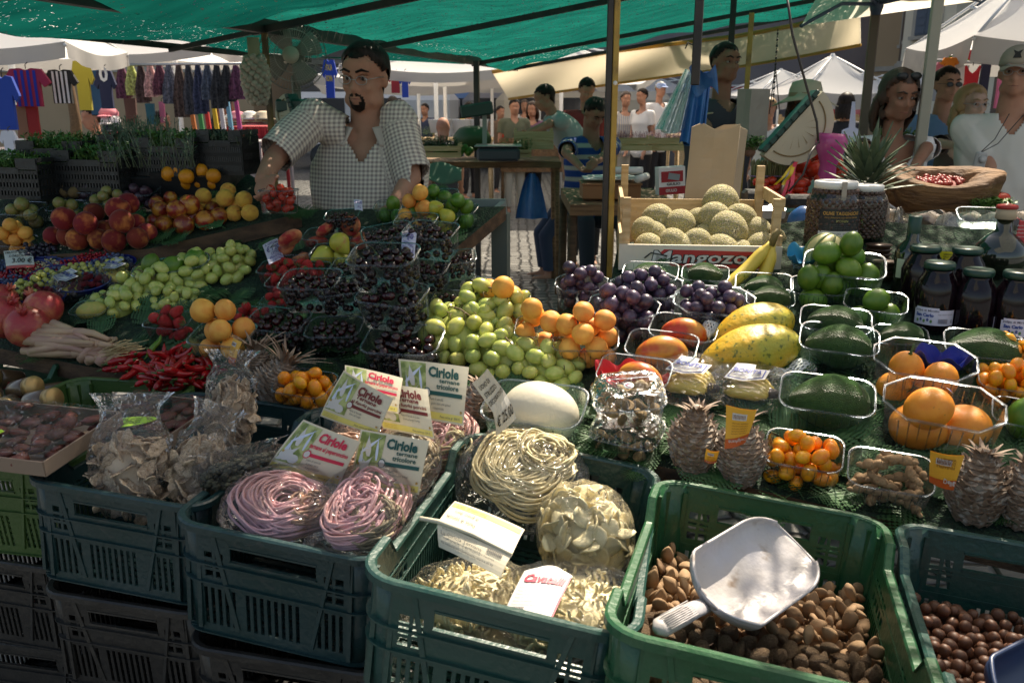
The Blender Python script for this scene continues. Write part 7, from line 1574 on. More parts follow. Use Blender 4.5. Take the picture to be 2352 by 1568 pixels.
q = MB(); q.ball((0, 0, 0), (.09, .05, .045), 20, fn=lambda v: v*(1+.15*noise.noise(v*3))); q.obj('blue_bag', mat('bright_blue_bag', (.01, .13, .4), .35, bump=.8, bscale=30), None, Matrix.Translation(W(1798, 350, 4.2)), label='bright blue plastic bag left of the dial scale', cat='bag')
herbs('lettuce_heap', Matrix.Translation(W(1775, 345, 4.4)), .35, .12, .07, HERB, 120, 77, 'light green lettuce behind the blue bag'); herbs('salad_bowl_leaves', Matrix.Translation(W(2265, 490, 3.0)), .16, .1, .05, HERB, 120, 78, 'green leaves in a clear bowl right of the log bowl'); herbs('parsley', Matrix.Translation(W(2050, 330, 4.6)), .2, .12, .09, HERB, 90, 79, 'parsley behind the pineapple crown'); herbs('parsley_bunch', Matrix.Translation(W(1920, 365, 3.9)), .14, .1, .07, HERB, 90, 80, 'curly parsley between vase and pineapple crown')
p = Pun(2258, 492, 110, 'clear bowl of salad leaves right of the log bowl', 0, 0, .7, .3, True)
# glass jars crate on the left, dried fruit trays
GCAP = mat('gold_cap', (.45, .30, .12), .35, metal=.6); GJ = mat('jar_brown_content', (.10, .06, .03), .3, coat=.4); RL = mat('red_label', (.35, .02, .03), .5)
k = 0
for px, py, dz_, rx_, rz_, lb in ((55, 893, .0, 1.25, 1.1, 'small jar with a gold cap lying on top, upper'), (95, 920, .0, 1.3, 1.2, 'small jar with a gold cap lying in front'), (25, 930, -.03, 1.4, .2, 'small jar with a red label at the left edge'), (15, 870, -.04, 1.2, -.5, 'small jar of dark paste half hidden at the left edge'), (110, 945, -.05, 1.5, .6, 'small jar under the gold capped ones'), (60, 945, -.05, 1.4, -.3, 'small jar lying low at the front of its crate'), (130, 900, -.05, 1.4, 1.5, 'small jar at the right of its crate'), (-20, 910, -.02, 1.4, .5, 'small jar cut by the left edge')):
 c = G(px, py, .97+dz_); o = thing('small_jar', lb, 'jar', Matrix.Translation(c)@Matrix.Scale(.9, 4)@Matrix.Rotation(rz_, 4, 'Z')@Matrix.Rotation(rx_, 4, 'X'), 'small glass jars in the left crate'); q = MB(); q.lathe([(0, -.045), (.027, -.045), (.029, -.04), (.029, .02), (.024, .03)], 20); q.obj('glass', GJ, o); q = MB(); q.lathe([(.0, .03), (.028, .03), (.0285, .052), (.026, .055), (0, .055)], 24); q.obj('cap', GCAP, o); q = MB(); label_band(q, .029, -.03, .012, -2.6, -.2, 0); write(q, 'CREMA', .2, .4, .3, .6, 1, bandfn(.029, -2.6, -.2, -.03, .012), .02); q.obj('label', [RL if px % 2 else CWHITE, IRED if px % 2 == 0 else CWHITE], o)
TRAYP = mat('brown_tray_card', (.26, .19, .14), .7); DFR = mat('dried_tomato', (.20, .06, .04), .5, (.10, .035, .03), 8, rand=.3); dfr = Kind('dried_tomato', [MB().ball((0, 0, 0), 1, 9, fn=(lambda v, i=i: Vector((v.x*1.3, v.y, v.z*.5))*(1+.3*noise.noise(v*2.2+Vector((i, 0, 0)))))).mesh('dried_tomato', DFR) for i in range(3)])
for px, py, z, wd, d, rt, lb in ((36, 1022, 1.01, .33, .21, -.25, 'tray of dried tomatoes under film at the left edge'), (330, 1000, .945, .22, .25, -.3, 'second dried fruit tray partly under the mushroom bags')):
 M = up(px, py, z, rt)@Matrix.Rotation(.1, 4, 'X'); o = thing('dried_fruit_tray', lb, 'tray', M, 'film covered dried fruit trays'); q = MB()
 for s in (-1, 1): q.box((0, s*d/2, .024), (wd, .004, .028)); q.box((s*wd/2, 0, .024), (.004, d, .028))
 q.box((0, 0, .010), (wd, d, .004)); q.obj('tray_body', TRAYP, o)
 for p_ in pack(120, .016, in_box(wd*.88, d*.86), 6, 0., .3, cap=lambda x, y: .04): dfr.put(M@Matrix.Translation(p_[:3])@rot_flat(), p_[3], 'shrivelled dark dried tomato in the '+lb, 'dried tomatoes in trays')
 q = MB(); q.sheet(lambda a, b: Vector((wd*(a-.5), d*(b-.5), .047+.003*noise.noise(Vector((a*7, b*5, px))))), 20, 14); q.obj('film_cover', FILM, o)
 q = MB(); L_ = Matrix.Translation((-.03 if px < 200 else 0, -.07 if px < 200 else -.04, .052))@Matrix.Rotation(.5, 4, 'Z'); pts = [(.055*math.cos(t)*(1+.15*math.cos(2*t)), .024*math.sin(t)) for t in [i*PI/8 for i in range(16)]]; q.poly(pts, .001, 0, L_)
 for i in range(3): write(q, ['POMODORI SECCHI', 'CONF. GR 500', 'E. 5.00'][i], -.035, .008-.010*i, .006, .065, 1, lambda v: L_@v, .01, z=.0016)
 q.obj('green_label', [mat('neon_green_label', (.42, .70, .03), .5), BLACKINK], o)
# ================================================================ people
def fuse(mb, vox, it=3):
 me = mb.mesh('fused', SKIN); o = bpy.data.objects.new('tmp', me); S.collection.objects.link(o)
 r = o.modifiers.new('r', 'REMESH'); r.mode = 'VOXEL'; r.voxel_size = vox; r.use_smooth_shade = True
 s = o.modifiers.new('s', 'SMOOTH'); s.factor = .5; s.iterations = it
 out = bpy.data.meshes.new_from_object(o.evaluated_get(bpy.context.evaluated_depsgraph_get())); bpy.data.objects.remove(o)
 n = len(out.vertices); V = np.zeros(n*3); out.vertices.foreach_get('co', V); Fc = [tuple(p.vertices) for p in out.polygons]
 return V.reshape(-1, 3), Fc
def cap_(q, a, b, r0, r1, n=12, fl=1.):
 a, b = Vector(a), Vector(b); q.tube([a, b], [r0, r1], n, flat=fl); q.ball(a, r0, n); q.ball(b, r1, n)
def submesh(V, Fc, keep, name, m, parent, off=None, solid=0.):
 """the faces chosen by keep(centre), pushed out by off(point)*normal"""
 nr = np.zeros_like(V); fs = []
 for f in Fc:
  p = V[list(f)]; n_ = np.cross(p[1]-p[0], p[2]-p[0]); nr[list(f)] += n_
  if keep(p.mean(0)): fs.append(f)
 nr /= np.linalg.norm(nr, axis=1)[:, None]+1e-12
 used = sorted({i for f in fs for i in f}); mp = {j: i for i, j in enumerate(used)}
 if not used: return None
 vs = [Vector(V[j]+nr[j]*(off(V[j]) if off else 0)) for j in used]; q = MB(); q.add(vs, [tuple(mp[i] for i in f) for f in fs])
 o = q.obj(name, m, parent)
 if solid: solidify(o, solid)
 return o
SKIN = mat('skin', (.46, .25, .17), .62, (.42, .21, .14), 14, sss=.1, spec=.2); SKIN2 = mat('tanned_skin', (.30, .155, .10), .62, (.28, .13, .08), 14, spec=.35); SKINP = mat('pale_skin', (.54, .35, .27), .62, spec=.35)
HBLK = mat('black_hair', (.012, .009, .008), .45, (.03, .022, .018), 60, .5, 150, stretch=(1, 1, .2), bdist=.004, spec=.15); HBRN = mat('brown_hair', (.05, .025, .014), .5, bump=.5, bscale=120, bdist=.004); HBLO = mat('blond_hair', (.35, .22, .10), .5, bump=.5, bscale=120, bdist=.004); HGRY = mat('grey_hair', (.3, .29, .27), .6)
EYEW = mat('eye_white', (.34, .31, .29), .3); EYED = mat('eye_iris', (.03, .015, .01), .15)
def person(label, px, py, t, yaw=0., skin=None, shirt=None, typ='tee', pants=None, hair=HBLK, style='short', arms=None, hd=(0, 0, 0), vox=.012, b=1., belly=0., lean=0., legs=True, sit=False, glass=None, cat='person', V_=.05, fem=False, gp=None, name='person', hs=.94):
 skin = skin or SKIN; P = W(px, py, t); s = (P.z-GZ)/1.64 if not sit else 1.; s = min(max(s, .86), 1.13)
 M = Matrix.Translation(P)@Matrix.Rotation(yaw, 4, 'Z'); Mi = M.inverted(); o = thing(name, label, cat, M, gp)
 L_ = lambda x, y, z: Vector((x*s*b if abs(x) > .05 else x, y*s, z*s))
 rt = Matrix.Rotation(lean, 4, 'X') if lean else Matrix()
 piv = Vector((0, .02, -.12)); T_ = lambda v: rt@(v-piv)+piv
 sh = .165 if fem else .185
 sho = {k: T_(L_(k*sh, .03, -.245)) for k in (-1, 1)}; elb = {k: T_(L_(k*(sh+.045), .05, -.52)) for k in (-1, 1)}; wri = {k: T_(L_(k*(sh+.02), -.08, -.75)) for k in (-1, 1)}
 tips = {-1: None, 1: None}
 for k, pts in (arms or {}).items():
  kk = -1 if k == 'l' else 1        # l = on the left in the picture
  q_ = [Mi@W(*p) for p in pts]; elb[kk], wri[kk] = q_[0], q_[1]
  if len(q_) > 2: tips[kk] = q_[2]
  if len(q_) > 3: sho[kk] = q_[3]
 HM = Matrix.Rotation(hd[0], 4, 'Z')@Matrix.Rotation(hd[1], 4, 'X')@Matrix.Rotation(hd[2], 4, 'Y')@Matrix.Scale(hs, 4)
 q = MB(); H = lambda x, y, z: HM@Vector((x, y, z))
 def hb(c, r, n=18): q.ball((0, 0, 0), r, n, M=HM@Matrix.Translation(c))
 hb((0, .018, .035), (.076, .094, .085)); hb((0, -.022, -.035), (.062, .066, .078)); hb((0, -.052, -.085), (.034, .032, .028)); hb((0, -.062, .045), (.055, .03, .04))
 for k in (-1, 1):
  hb((k*.034, -.060, -.022), (.026, .026, .026), 10); hb((k*.079, .012, -.005), (.011, .019, .032), 10); hb((k*.045, -.01, -.075), (.028, .045, .03), 12)
  q.tube([H(k*.012, -.086, .024), H(k*.034, -.084, .031), H(k*.054, -.070, .023)], [.009, .009, .006], 8)
  hb((k*.011, -.093, -.034), (.008, .009, .007), 8)
 q.tube([H(0, -.084, .018), H(0, -.096, -.008), H(0, -.106, -.028), H(0, -.092, -.040)], [.008, .009, .0115, .008], 8)
 q.tube([H(-.024, -.078, -.060), H(0, -.090, -.056), H(.024, -.078, -.060)], [.005, .0075, .005], 8); q.tube([H(-.020, -.078, -.069), H(0, -.089, -.070), H(.020, -.078, -.069)], [.005, .0085, .005], 8)
 nr_ = .052*(1.18 if belly > .02 else .86 if fem else 1); nk = T_(L_(0, .035, -.21)); cap_(q, H(0, .02, -.06), nk, nr_, nr_*1.1, 14)
 rings = [(-.20, .075, .06), (-.235, .15, .085), (-.29, .185, .105), (-.38, .182, .12+.3*belly), (-.50, .165, .115+.7*belly), (-.62, .16, .11+belly), (-.72, .168, .115+.8*belly), (-.80, .165, .115), (-.86, .10, .09)]
 if fem: rings = [(-.20, .06, .05), (-.235, .13, .075), (-.29, .155, .09), (-.37, .158, .125), (-.44, .145, .105), (-.55, .125, .09), (-.68, .155, .105), (-.80, .175, .12), (-.86, .1, .09)]
 def torso(qq, inf):
  rg = []
  for z, hw, dd in rings: rg.append([T_(Vector((hw*s*b*(1+.6*belly)*math.cos(a)*1.0+inf*math.cos(a), (.03-belly*.35*(z < -.4))*s+(dd*s+inf)*math.sin(a), z*s+(inf if z > -.21 else 0)))) for a in [i*PI/12 for i in range(24)]])
  rg = rg[::-1]; n_ = len(qq.v); loft(qq, rg); qq.add(rg[-1], [tuple(range(24))])
 torso(q, 0); ar = .043*b*(.93 if belly > .02 else .8 if fem else 1)
 for k in (-1, 1):
  cap_(q, sho[k], elb[k], ar*1.25, ar*.95); cap_(q, elb[k], wri[k], ar*.95, ar*.62); cap_(q, sho[k], T_(L_(0, .03, -.25)), ar*1.12, .045)
  d = ((tips[k]-wri[k]) if tips[k] is not None else (wri[k]-elb[k])).normalized(); sd = d.cross(Vector((0, -1, .3))).normalized()*k; pn_ = sd.cross(d).normalized()
  pm = wri[k]+d*.05; q.ball((0, 0, 0), (.040, .050, .017), 12, M=frame3(pm, sd, pn_*1.0)@Matrix.Rotation(0, 4, 'Z'))
  for j in range(4):
   a = wri[k]+d*.082+sd*(.028-.0185*j); ln = (.072, .08, .075, .06)[j]*.95; c1 = a+d*ln*.5-pn_*.006; c2 = c1+(d*.7-pn_*.75)*ln*.36; c3 = c2+(d*.2-pn_)*ln*.25
   q.tube([a-d*.02, a, c1, c2, c3], [.009, .0092, .0085, .0078, .0065], 8)
  a = wri[k]+d*.03-sd*(-.030); q.tube([wri[k]+d*.02+sd*.02, a+sd*.012, a+sd*.026+d*.03-pn_*.012, a+sd*.024+d*.055-pn_*.022], [.012, .0115, .0095, .0075], 8)
 hip = {k: T_(L_(k*.088, .03, -.83)) for k in (-1, 1)}
 kn = {k: Vector((k*.10*s, -.0, -1.24*s)) for k in (-1, 1)}; an = {k: Vector((k*.10*s, .04, -1.60*s)) for k in (-1, 1)}
 if sit:
  for k in (-1, 1): kn[k] = hip[k]+Vector((k*.07, -.42, .02)); an[k] = kn[k]+Vector((0, -.04, -.42))
 lg = MB()
 if legs:
  for k in (-1, 1):
   for qq, e in ((q, 0), (lg, .014)): cap_(qq, hip[k], kn[k], .085*s+e, .055*s+e); cap_(qq, kn[k], an[k], .055*s+e, .037*s+e*1.4)
   q.tube([an[k], an[k]+Vector((0, .02, -.03)), an[k]+Vector((0, -.08, -.045)), an[k]+Vector((0, -.17, -.05))], [.035, .04, .035, .022], 10)
 V, Fc = fuse(q, vox, 2)
 Hi = HM.inverted()
 Hn = np.array(Hi)
 hl = V@Hn[:3, :3].T+Hn[:3, 3]; fr = hl[:, 1] < -.03
 for k in (-1, 1):
  d2 = (hl[:, 0]-k*.031)**2/.0004+(hl[:, 2]-.006)**2/.00013; g = np.exp(-d2)*fr*.010*hs; V = V+np.array(HM)[:3, :3]@np.array([0, 1, 0])*g[:, None]/hs
 q2 = MB(); q2.add([tuple(v) for v in V], Fc); q2.obj('body', skin, o)
 if vox < .013:
  for k in (-1, 1): q = MB(); q.ball((k*.031, -.0725, .006), (.0115, .0105, .0088), 12, M=HM); e_ = q.obj('eye', EYEW, o); q = MB(); q.ball((k*.031+.001, -.0812, .006), (.0062, .003, .0062), 10, M=HM); q.obj('iris', EYED, e_); q = MB(); q.tube([H(k*.016, -.079, .013), H(k*.031, -.0865, .0165), H(k*.047, -.077, .012)], .003, 6); q.tube([H(k*.012, -.096, .030), H(k*.034, -.096, .039), H(k*.056, -.080, .031)], [.004, .0045, .002], 6, 1); q.obj('brow', [skin, hair], o)
  q = MB(); q.tube([H(-.022, -.0815, -.0645), H(0, -.0955, -.063), H(.022, -.0815, -.0645)], [.0015, .0022, .0015], 6); q.obj('mouth', mat('lip', (.25, .09, .07), .5), o)
 def hk(v): return Hn[:3, :3]@v+Hn[:3, 3]
 def inside(p):
  q_ = hk(p); x, y, z = abs(q_[0]), q_[1], q_[2]
  if z < -.13 or x > .12 or abs(y) > .15: return -1
  line = .072+.25*x if y < -.045 else (.072-(y+.045)*1.1 if y < .02 else .0-(y-.02)*1.5)
  if y < -.045 and x > .055: line = .05
  if style == 'long' and y > -.02: line = -.12
  if x > .074 and z < .03 and -.02 < y < .04 and style != 'long': return -1
  return z-line
 if style != 'bald':
  vol = {'short': .013, 'long': .02, 'full': .022}[style if style in ('short', 'long') else 'full']
  submesh(V, Fc, lambda c: inside(c) > 0, 'hair', hair, o, lambda p: (.002+vol*min(1, max(0, inside(p))/.025)+.005*noise.noise(Vector(p)*35))*hs)
 if style == 'long':
  q = MB()
  for k in range(-4, 5): a = k*.38+PI/2; x, y = .082*math.cos(a), .02+.075*math.sin(a); q.tube([H(x*.8, y*.8, .05), H(x*1.15, y*1.1, -.03), H(x*1.2, y*1.15+.01, -.11), H(x*1.0, y+.03, -.19)], [.02, .023, .021, .01], 8)
  VV, FF = fuse(q, max(vox, .009), 1); q = MB(); q.add([tuple(v+np.array(Vector(v).normalized())*.004*noise.noise(Vector(v)*50)) for v in VV], FF); q.obj('long_hair', hair, o)
 if glass:
  q = MB()
  for k in (-1, 1):
   q.tube([H(k*(.032+.022*math.cos(a)), -.097-.0*k, .002+.015*math.sin(a)) for a in [i*.45 for i in range(14)]], .0013, 5, closed=True); q.tube([H(k*.054, -.094, .006), H(k*.078, -.03, .010), H(k*.082, .02, .006)], .0013, 5)
  q.tube([H(-.010, -.098, .004), H(.010, -.098, .004)], .0015, 5); g_ = q.obj('glasses', STEEL if glass == 'clear' else BLACKP, o)
  if glass == 'dark':
   q = MB()
   for k in (-1, 1): q.ball((k*.032, -.094, .003), (.024, .004, .017), 12, M=HM)
   q.obj('dark_lens', BLACKP, g_)
 # clothes
 if shirt:
  q = MB(); torso(q, .018+belly*.12); sl = {'tee': .55, 'polo': .62, 'roll': .93, 'tank': .04, 'long': 1.}[typ]
  cuff = {}
  for k in (-1, 1):
   e = sho[k].lerp(elb[k], min(1, sl+.12)); cap_(q, sho[k], e, ar*1.3+.017, ar*1.08+(.020 if sl > .5 else .017)); cuff[k] = (sho[k].lerp(elb[k], sl), (elb[k]-sho[k]).normalized()); cap_(q, sho[k], T_(L_(0, .03, -.235)), ar*1.3+.014, .066)
  VS, FS = fuse(q, max(vox*.8, .008), 3); zn = -.205*s
  amp = .013 if vox < .013 else .005
  for i in range(len(VS)):
   v = Vector(VS[i]); w_ = noise.noise(Vector((v.x*9+v.z*5, v.y*9, v.z*4)))*amp+noise.noise(Vector((v.x*22, v.y*20, v.z*11)))*amp*.35; VS[i] += np.array(v-Vector((0, .03, v.z)))/(.17)*w_
  ri = rt.inverted()
  def keep(c):
   u = ri@(Vector(c)-piv)+piv
   for k in (-1, 1):
    if (Vector(c)-cuff[k][0]).dot(cuff[k][1]) > 0 and (Vector(c)-cuff[k][0]).length < .22 and (k*u.x > (.15 if fem else .185)*s*b or u.y < -.15-belly) and (Vector(c)-cuff[k][0]).cross(cuff[k][1]).length < .09: return False
   if u.z < -.86*s: return False
   if u.z > zn+.012 and math.hypot(u.x, u.y-.03) < .066*s: return False
   if u.y < .03 and u.z > zn-V_ and abs(u.x) < .008+(.05 if not fem else .09)*min(1.05, max(0, (u.z-(zn-V_))/max(V_, .05)))**(1. if not fem else .5): return False
   if typ == 'tank' and k*u.x > .21*b: return False
   return True
  so_ = submesh(VS, FS, keep, 'shirt', shirt, o, None, .003)
  if so_:
   at_ = so_.data.attributes.new('wv', 'FLOAT_VECTOR', 'POINT'); arr = []
   for v in so_.data.vertices:
    c = v.co; best = None
    for k in (-1, 1):
     ax = (elb[k]-sho[k]).normalized(); d_ = (c-sho[k]); tt = d_.dot(ax)
     if tt > .045 and d_.cross(ax).length < ar+.045 and k*(c.x-sho[k].x) > -.045: best = (tt, d_.dot(ax.cross(Vector((0, 1, 0))).normalized()))
    arr += [best[1], 0, best[0]] if best else [c.x, c.y, c.z]
   at_.data.foreach_set('vector', arr)
 if legs and pants: VP, FP = fuse(lg, max(vox, .011), 2); submesh(VP, FP, lambda c: c[2] > an[1].z+.03, 'trousers', pants, o)
 elif pants: q = MB(); q.lathe([(.14*s, -1.05*s), (.165*s, -.9*s), (.16*s, -.78*s)], 20, fn=lambda v, a: Vector((v.x*1.1*b, v.y*.8, v.z))); q.obj('trousers', pants, o)
 return o, HM, V, Fc, s
def fab(n, c, c2=None, sc=60): return mat(n, c, .85, c2, sc, .15, 300, bdist=.002)
def stripes(n, c1, c2, axis=0, freq=90., thr=.5, cross=False, c3=None):
 m = mat(n, c1, .85); N = m.node_tree.nodes; L = m.node_tree.links; b = N['Principled BSDF']; at_ = N.new('ShaderNodeAttribute'); at_.attribute_name = 'wv'; sp_ = N.new('ShaderNodeSeparateXYZ'); L.new(at_.outputs['Vector'], sp_.inputs[0]); fs = []
 for ax in ((0, 2) if cross else (axis,)):
  m1 = N.new('ShaderNodeMath'); m1.operation = 'MULTIPLY'; m1.inputs[1].default_value = freq; L.new(sp_.outputs[ax], m1.inputs[0]); m2 = N.new('ShaderNodeMath'); m2.operation = 'SINE'; L.new(m1.outputs[0], m2.inputs[0]); m3 = N.new('ShaderNodeMapRange'); m3.inputs['From Min'].default_value = thr-.35; m3.inputs['From Max'].default_value = thr+.35; L.new(m2.outputs[0], m3.inputs[0]); fs.append(m3.outputs[0])
 f = fs[0]
 if cross: a = N.new('ShaderNodeMath'); a.operation = 'ADD'; L.new(fs[0], a.inputs[0]); L.new(fs[1], a.inputs[1]); d = N.new('ShaderNodeMath'); d.operation = 'MULTIPLY'; d.inputs[1].default_value = .5; L.new(a.outputs[0], d.inputs[0]); f = d.outputs[0]
 mx = N.new('ShaderNodeMix'); mx.data_type = 'RGBA'; mx.inputs[6].default_value = C4(c1); mx.inputs[7].default_value = C4(c2); L.new(f, mx.inputs[0]); L.new(mx.outputs[2], b.inputs['Base Color']); return m
GING = stripes('checked_shirt_cloth', (.30, .24, .23), (.76, .68, .58), freq=2*PI/.0150, thr=.0, cross=True)
JEAN = fab('denim', (.03, .045, .09)); DKT = fab('dark_trousers', (.02, .02, .025)); KHK = fab('beige_trousers', (.5, .46, .38)); WTEE = fab('white_cotton', (.72, .70, .70)); GRT = fab('grey_cotton', (.16, .155, .16))
# the seller
o, HM, V, Fc, s = person('heavy man with goatee and glasses in a checked shirt, holding out a punnet of tomatoes', 836, 180, 3.08, -.08, SKIN, GING, 'roll', JEAN, HBLK, 'short',
 {'l': [(630, 365, 2.96), (602, 412, 2.80), (614, 452, 2.72), (722, 272, 3.08)], 'r': [(944, 408, 3.06), (905, 470, 2.95), (900, 490, 2.9), (912, 275, 3.12)]}, (-.18, .12, .05), .0085, 1.0, .055, 0, True, False, 'clear', V_=.075, hs=.97)
Hn_ = np.array(HM.inverted())
def beard(c):
 q_ = Hn_[:3, :3]@c+Hn_[:3, 3]; x, y, z = abs(q_[0]), q_[1], q_[2]
 if y > -.045 or z < -.125: return -1
 a = (x/.030)**2+((z+.078)/.036)**2; inn = (x/.021)**2+((z+.066)/.015)**2
 return (1-a) if inn > 1 and not (z > -.05 and x < .004) else -1
submesh(V, Fc, lambda c: beard(c) > 0, 'goatee', HBLK, o, lambda p: .0015+.004*max(0, beard(p)))
q = MB()
for k in (-1, 1): q.sheet(lambda a, b_: Vector((k*(.035+.055*a+.03*b_), -.055-.02*b_+.05*a*a, -.170-.065*b_+.01*a)), 6, 6)
cl_ = q.obj('collar', GING, o); solidify(cl_, .003)
# tomatoes punnet in his hand
P = W(640, 438, 2.70); p = Pun(640, 438, 86, 'punnet of small tomatoes held out by the seller', 0, 0, .7, .62, M=Matrix.Translation(P)@Matrix.Rotation(-.1, 4, 'Z')@Matrix.Translation((0, 0, -.07)), w=.118); p.w = .118; p.d = .08; p.h = .073
p.o.matrix_basis = p.M@Matrix.Diagonal((.118, .118, .118, 1)); p.fill(tomato, .0135, 22, 'small red tomato in the punnet held by the seller', 'small tomatoes in the held punnet', over=1.)
# shoppers and helpers
TANK = fab('slate_tank_cloth', (.055, .05, .065)); person('young man in a slate sleeveless shirt beside the grey paper bag', 1667, 146, 5.1, .25, SKIN2, TANK, 'tank', DKT, HBLK, 'short', {'l': [(1620, 292, 5.0), (1636, 345, 4.8)], 'r': [(1712, 290, 5.0), (1722, 330, 4.7)]}, (.12, .0, .03), .0105, 1.02, V_=.05)
q = MB(); c = W(1617, 262, 5.0); q.tube([(.05*math.cos(a), .045*math.sin(a), .006*math.cos(a)) for a in [i*.4 for i in range(16)]], .004, 6, closed=True); q.obj('beaded_armband', KRAFT, None, Matrix.Translation(c), label='pale beaded armband on the young man', cat='armband')
o, HM, V, Fc, s = person('dark haired woman in a white scoop neck shirt looking down, sunglasses on her head', 2066, 222, 4.1, -.05, SKIN2, WTEE, 'tee', JEAN, HBRN, 'long', {'l': [(1990, 345, 4.05), (2010, 400, 3.8)], 'r': [(2128, 340, 4.05), (2095, 392, 3.75)]}, (.12, .18, 0), .0105, .98, V_=.12, fem=True)
q = MB()
for k in (-1, 1): q.ball((k*.034, -.055, .108), (.031, .02, .02), 12, M=HM)
q.obj('sunglasses', BLACKP, o); q = MB(); q.tube([(-.12, -.10, -.2), (-.105, -.135, -.3), (-.10, -.13, -.45)], .016, 6, flat=.3); q.obj('bag_strap', BLACKP, o)
o, *_ = person('man in sunglasses and a light blue shirt printed 34', 2176, 196, 5.7, .05, SKIN, fab('sky_blue_cotton', (.16, .28, .48)), 'tee', JEAN, HBLK, 'short', None, (0, 0, 0), .011, 1.0, glass='dark'); q = MB(); write(q, '34', -.11, -.50, .09, .2, 0, lambda v: Vector((v.x, -.128-.0*v.z, v.y)), .02); q.obj('number_print', ink('faded_blue', (.10, .18, .34)), o)
o, *_ = person('blond woman with glasses in a brown shirt with folded hands', 2232, 242, 5.3, .1, SKINP, fab('brown_cotton', (.11, .085, .07)), 'tee', fab('red_stripe_skirt', (.16, .07, .06)), HBLO, 'long', {'l': [(2158, 330, 5.2), (2200, 335, 5.0)], 'r': [(2290, 330, 5.2), (2225, 345, 5.05)]}, (.05, 0, 0), .010, .98, V_=.05, fem=True, glass='clear'); q = MB(); q.tube([(-.10, -.09, -.21), (-.10, -.125, -.32), (-.11, -.12, -.46)], .018, 6, flat=.3); q.obj('bag_strap', BLACKP, o)
o, HM, *_ = person('older man in a beige cap and pale polo shirt at the right edge', 2336, 168, 4.15, -.35, SKIN, fab('pale_polo_cloth', (.62, .60, .56)), 'polo', KHK, HGRY, 'short', {'l': [(2268, 375, 4.2), (2280, 455, 4.05)], 'r': [(2440, 370, 4.2), (2440, 450, 4.0)]}, (-.25, 0, 0), .011, 1.0, .045, V_=.07, glass='clear')
CAPM = fab('beige_cap_cloth', (.36, .31, .24)); q = MB(); q.ball((0, .012, .055), (.090, .108, .085), 22, M=HM, fn=lambda v: Vector((v.x, v.y, max(v.z, -.25)))); q.sheet(lambda a, b_: HM@Vector(((a-.5)*.15*(1-.25*b_*b_), -.07-.085*b_*(1-(2*a-1)**2*.45), .045-.018*b_-.02*(2*a-1)**2)), 12, 6); c_ = q.obj('cap', CAPM, o); q = MB(); q.add([HM@Vector((x, -.098+.1*abs(x), z)) for x, z in ((-.02, .07), (.02, .07), (.012, .09), (.022, .11), (0, .10), (-.022, .11), (-.012, .09))], [tuple(range(7))], 0, None, False); q.obj('cap_emblem', BLACKINK, c_)
q = MB(); A, B = W(2318, 262, 3.96), W(2250, 352, 3.95); q.tube([A, W(2285, 320, 3.94), B], .0022, 5); q.tube([W(2350, 265, 3.98), W(2292, 330, 3.94), B], .0022, 5); q.obj('camera_cord', BLACKP, None, label='thin dark cord from the neck of the older man to his camera', cat='cord')
q = MB(); q.box((0, 0, 0), (.052, .028, .09), bev=.008); q.lathe([(0, 0), (.016, 0), (.016, .012), (0, .013)], 16, M=Matrix.Translation((0, -.015, .012))@Matrix.Rotation(PI/2, 4, 'X')); q.obj('small_camera', mat('silver_plastic', (.4, .4, .4), .35), None, Matrix.Translation(W(2250, 372, 3.95))@Matrix.Rotation(.15, 4, 'Y'), label='small silver camera hanging from its cord', cat='camera')
o, HM, *_ = person('woman in a cream sun hat and sunglasses half hidden by the dial scale', 1848, 243, 5.2, -.2, SKIN2, fab('sea_green_cloth', (.25, .45, .38)), 'tee', KHK, HBRN, 'long', None, (-.1, 0, 0), .012, .98, fem=True, glass='dark'); q = MB(); q.lathe([(.205, .015), (.15, .045), (.105, .055), (.10, .10), (.085, .145), (.03, .16), (0, .162)], 28, M=HM, fn=lambda v, a: Vector((v.x*(1+.03*math.sin(a*3)), v.y, v.z-.02*math.cos(a*2)*(math.hypot(v.x, v.y) > .12))), cap=False); h_ = q.obj('sun_hat', fab('straw_hat_cloth', (.55, .49, .36)), o); solidify(h_, .004); q = MB(); q.lathe([(.106, .055), (.104, .082)], 28, M=HM, cap=False); q.obj('hat_band', fab('tan_band', (.35, .27, .17)), h_)
GRYT = fab('grey_white_cotton', (.38, .41, .40)); person('helper in a grey shirt bending over the vegetable crates, seen from the side', 1250, 226, 7.9, -1.35, SKIN, GRYT, 'tee', JEAN, HBLK, 'short', {'l': [(1262, 285, 7.8), (1212, 304, 7.7)], 'r': [(1285, 292, 8.1), (1225, 310, 8.1)]}, (0, .35, 0), .013, 1.0, .02, lean=.75)
person('man in a dark red shirt looking down behind the striped helper', 1348, 208, 8.6, .1, SKIN, fab('dark_red_cotton', (.30, .035, .035)), 'tee', DKT, HBLK, 'short', None, (0, .45, 0), .013)
BLS = stripes('blue_striped_cloth', (.01, .05, .25), (.45, .43, .38), 2, 2*PI/.085, .35); person('seated man in a blue and grey striped shirt, head bowed over papers', 1366, 262, 6.6, .35, SKIN2, BLS, 'polo', fab('dark_blue_jeans', (.02, .025, .04)), HBLK, 'short', {'l': [(1300, 350, 6.4), (1335, 385, 6.1)], 'r': [(1392, 355, 6.5), (1368, 372, 6.1)]}, (.1, .6, 0), .012, 1.02, .03, .22, sit=True)
SW = stripes('thin_striped_cloth', (.55, .5, .42), (.25, .27, .4), 0, 200, .4)
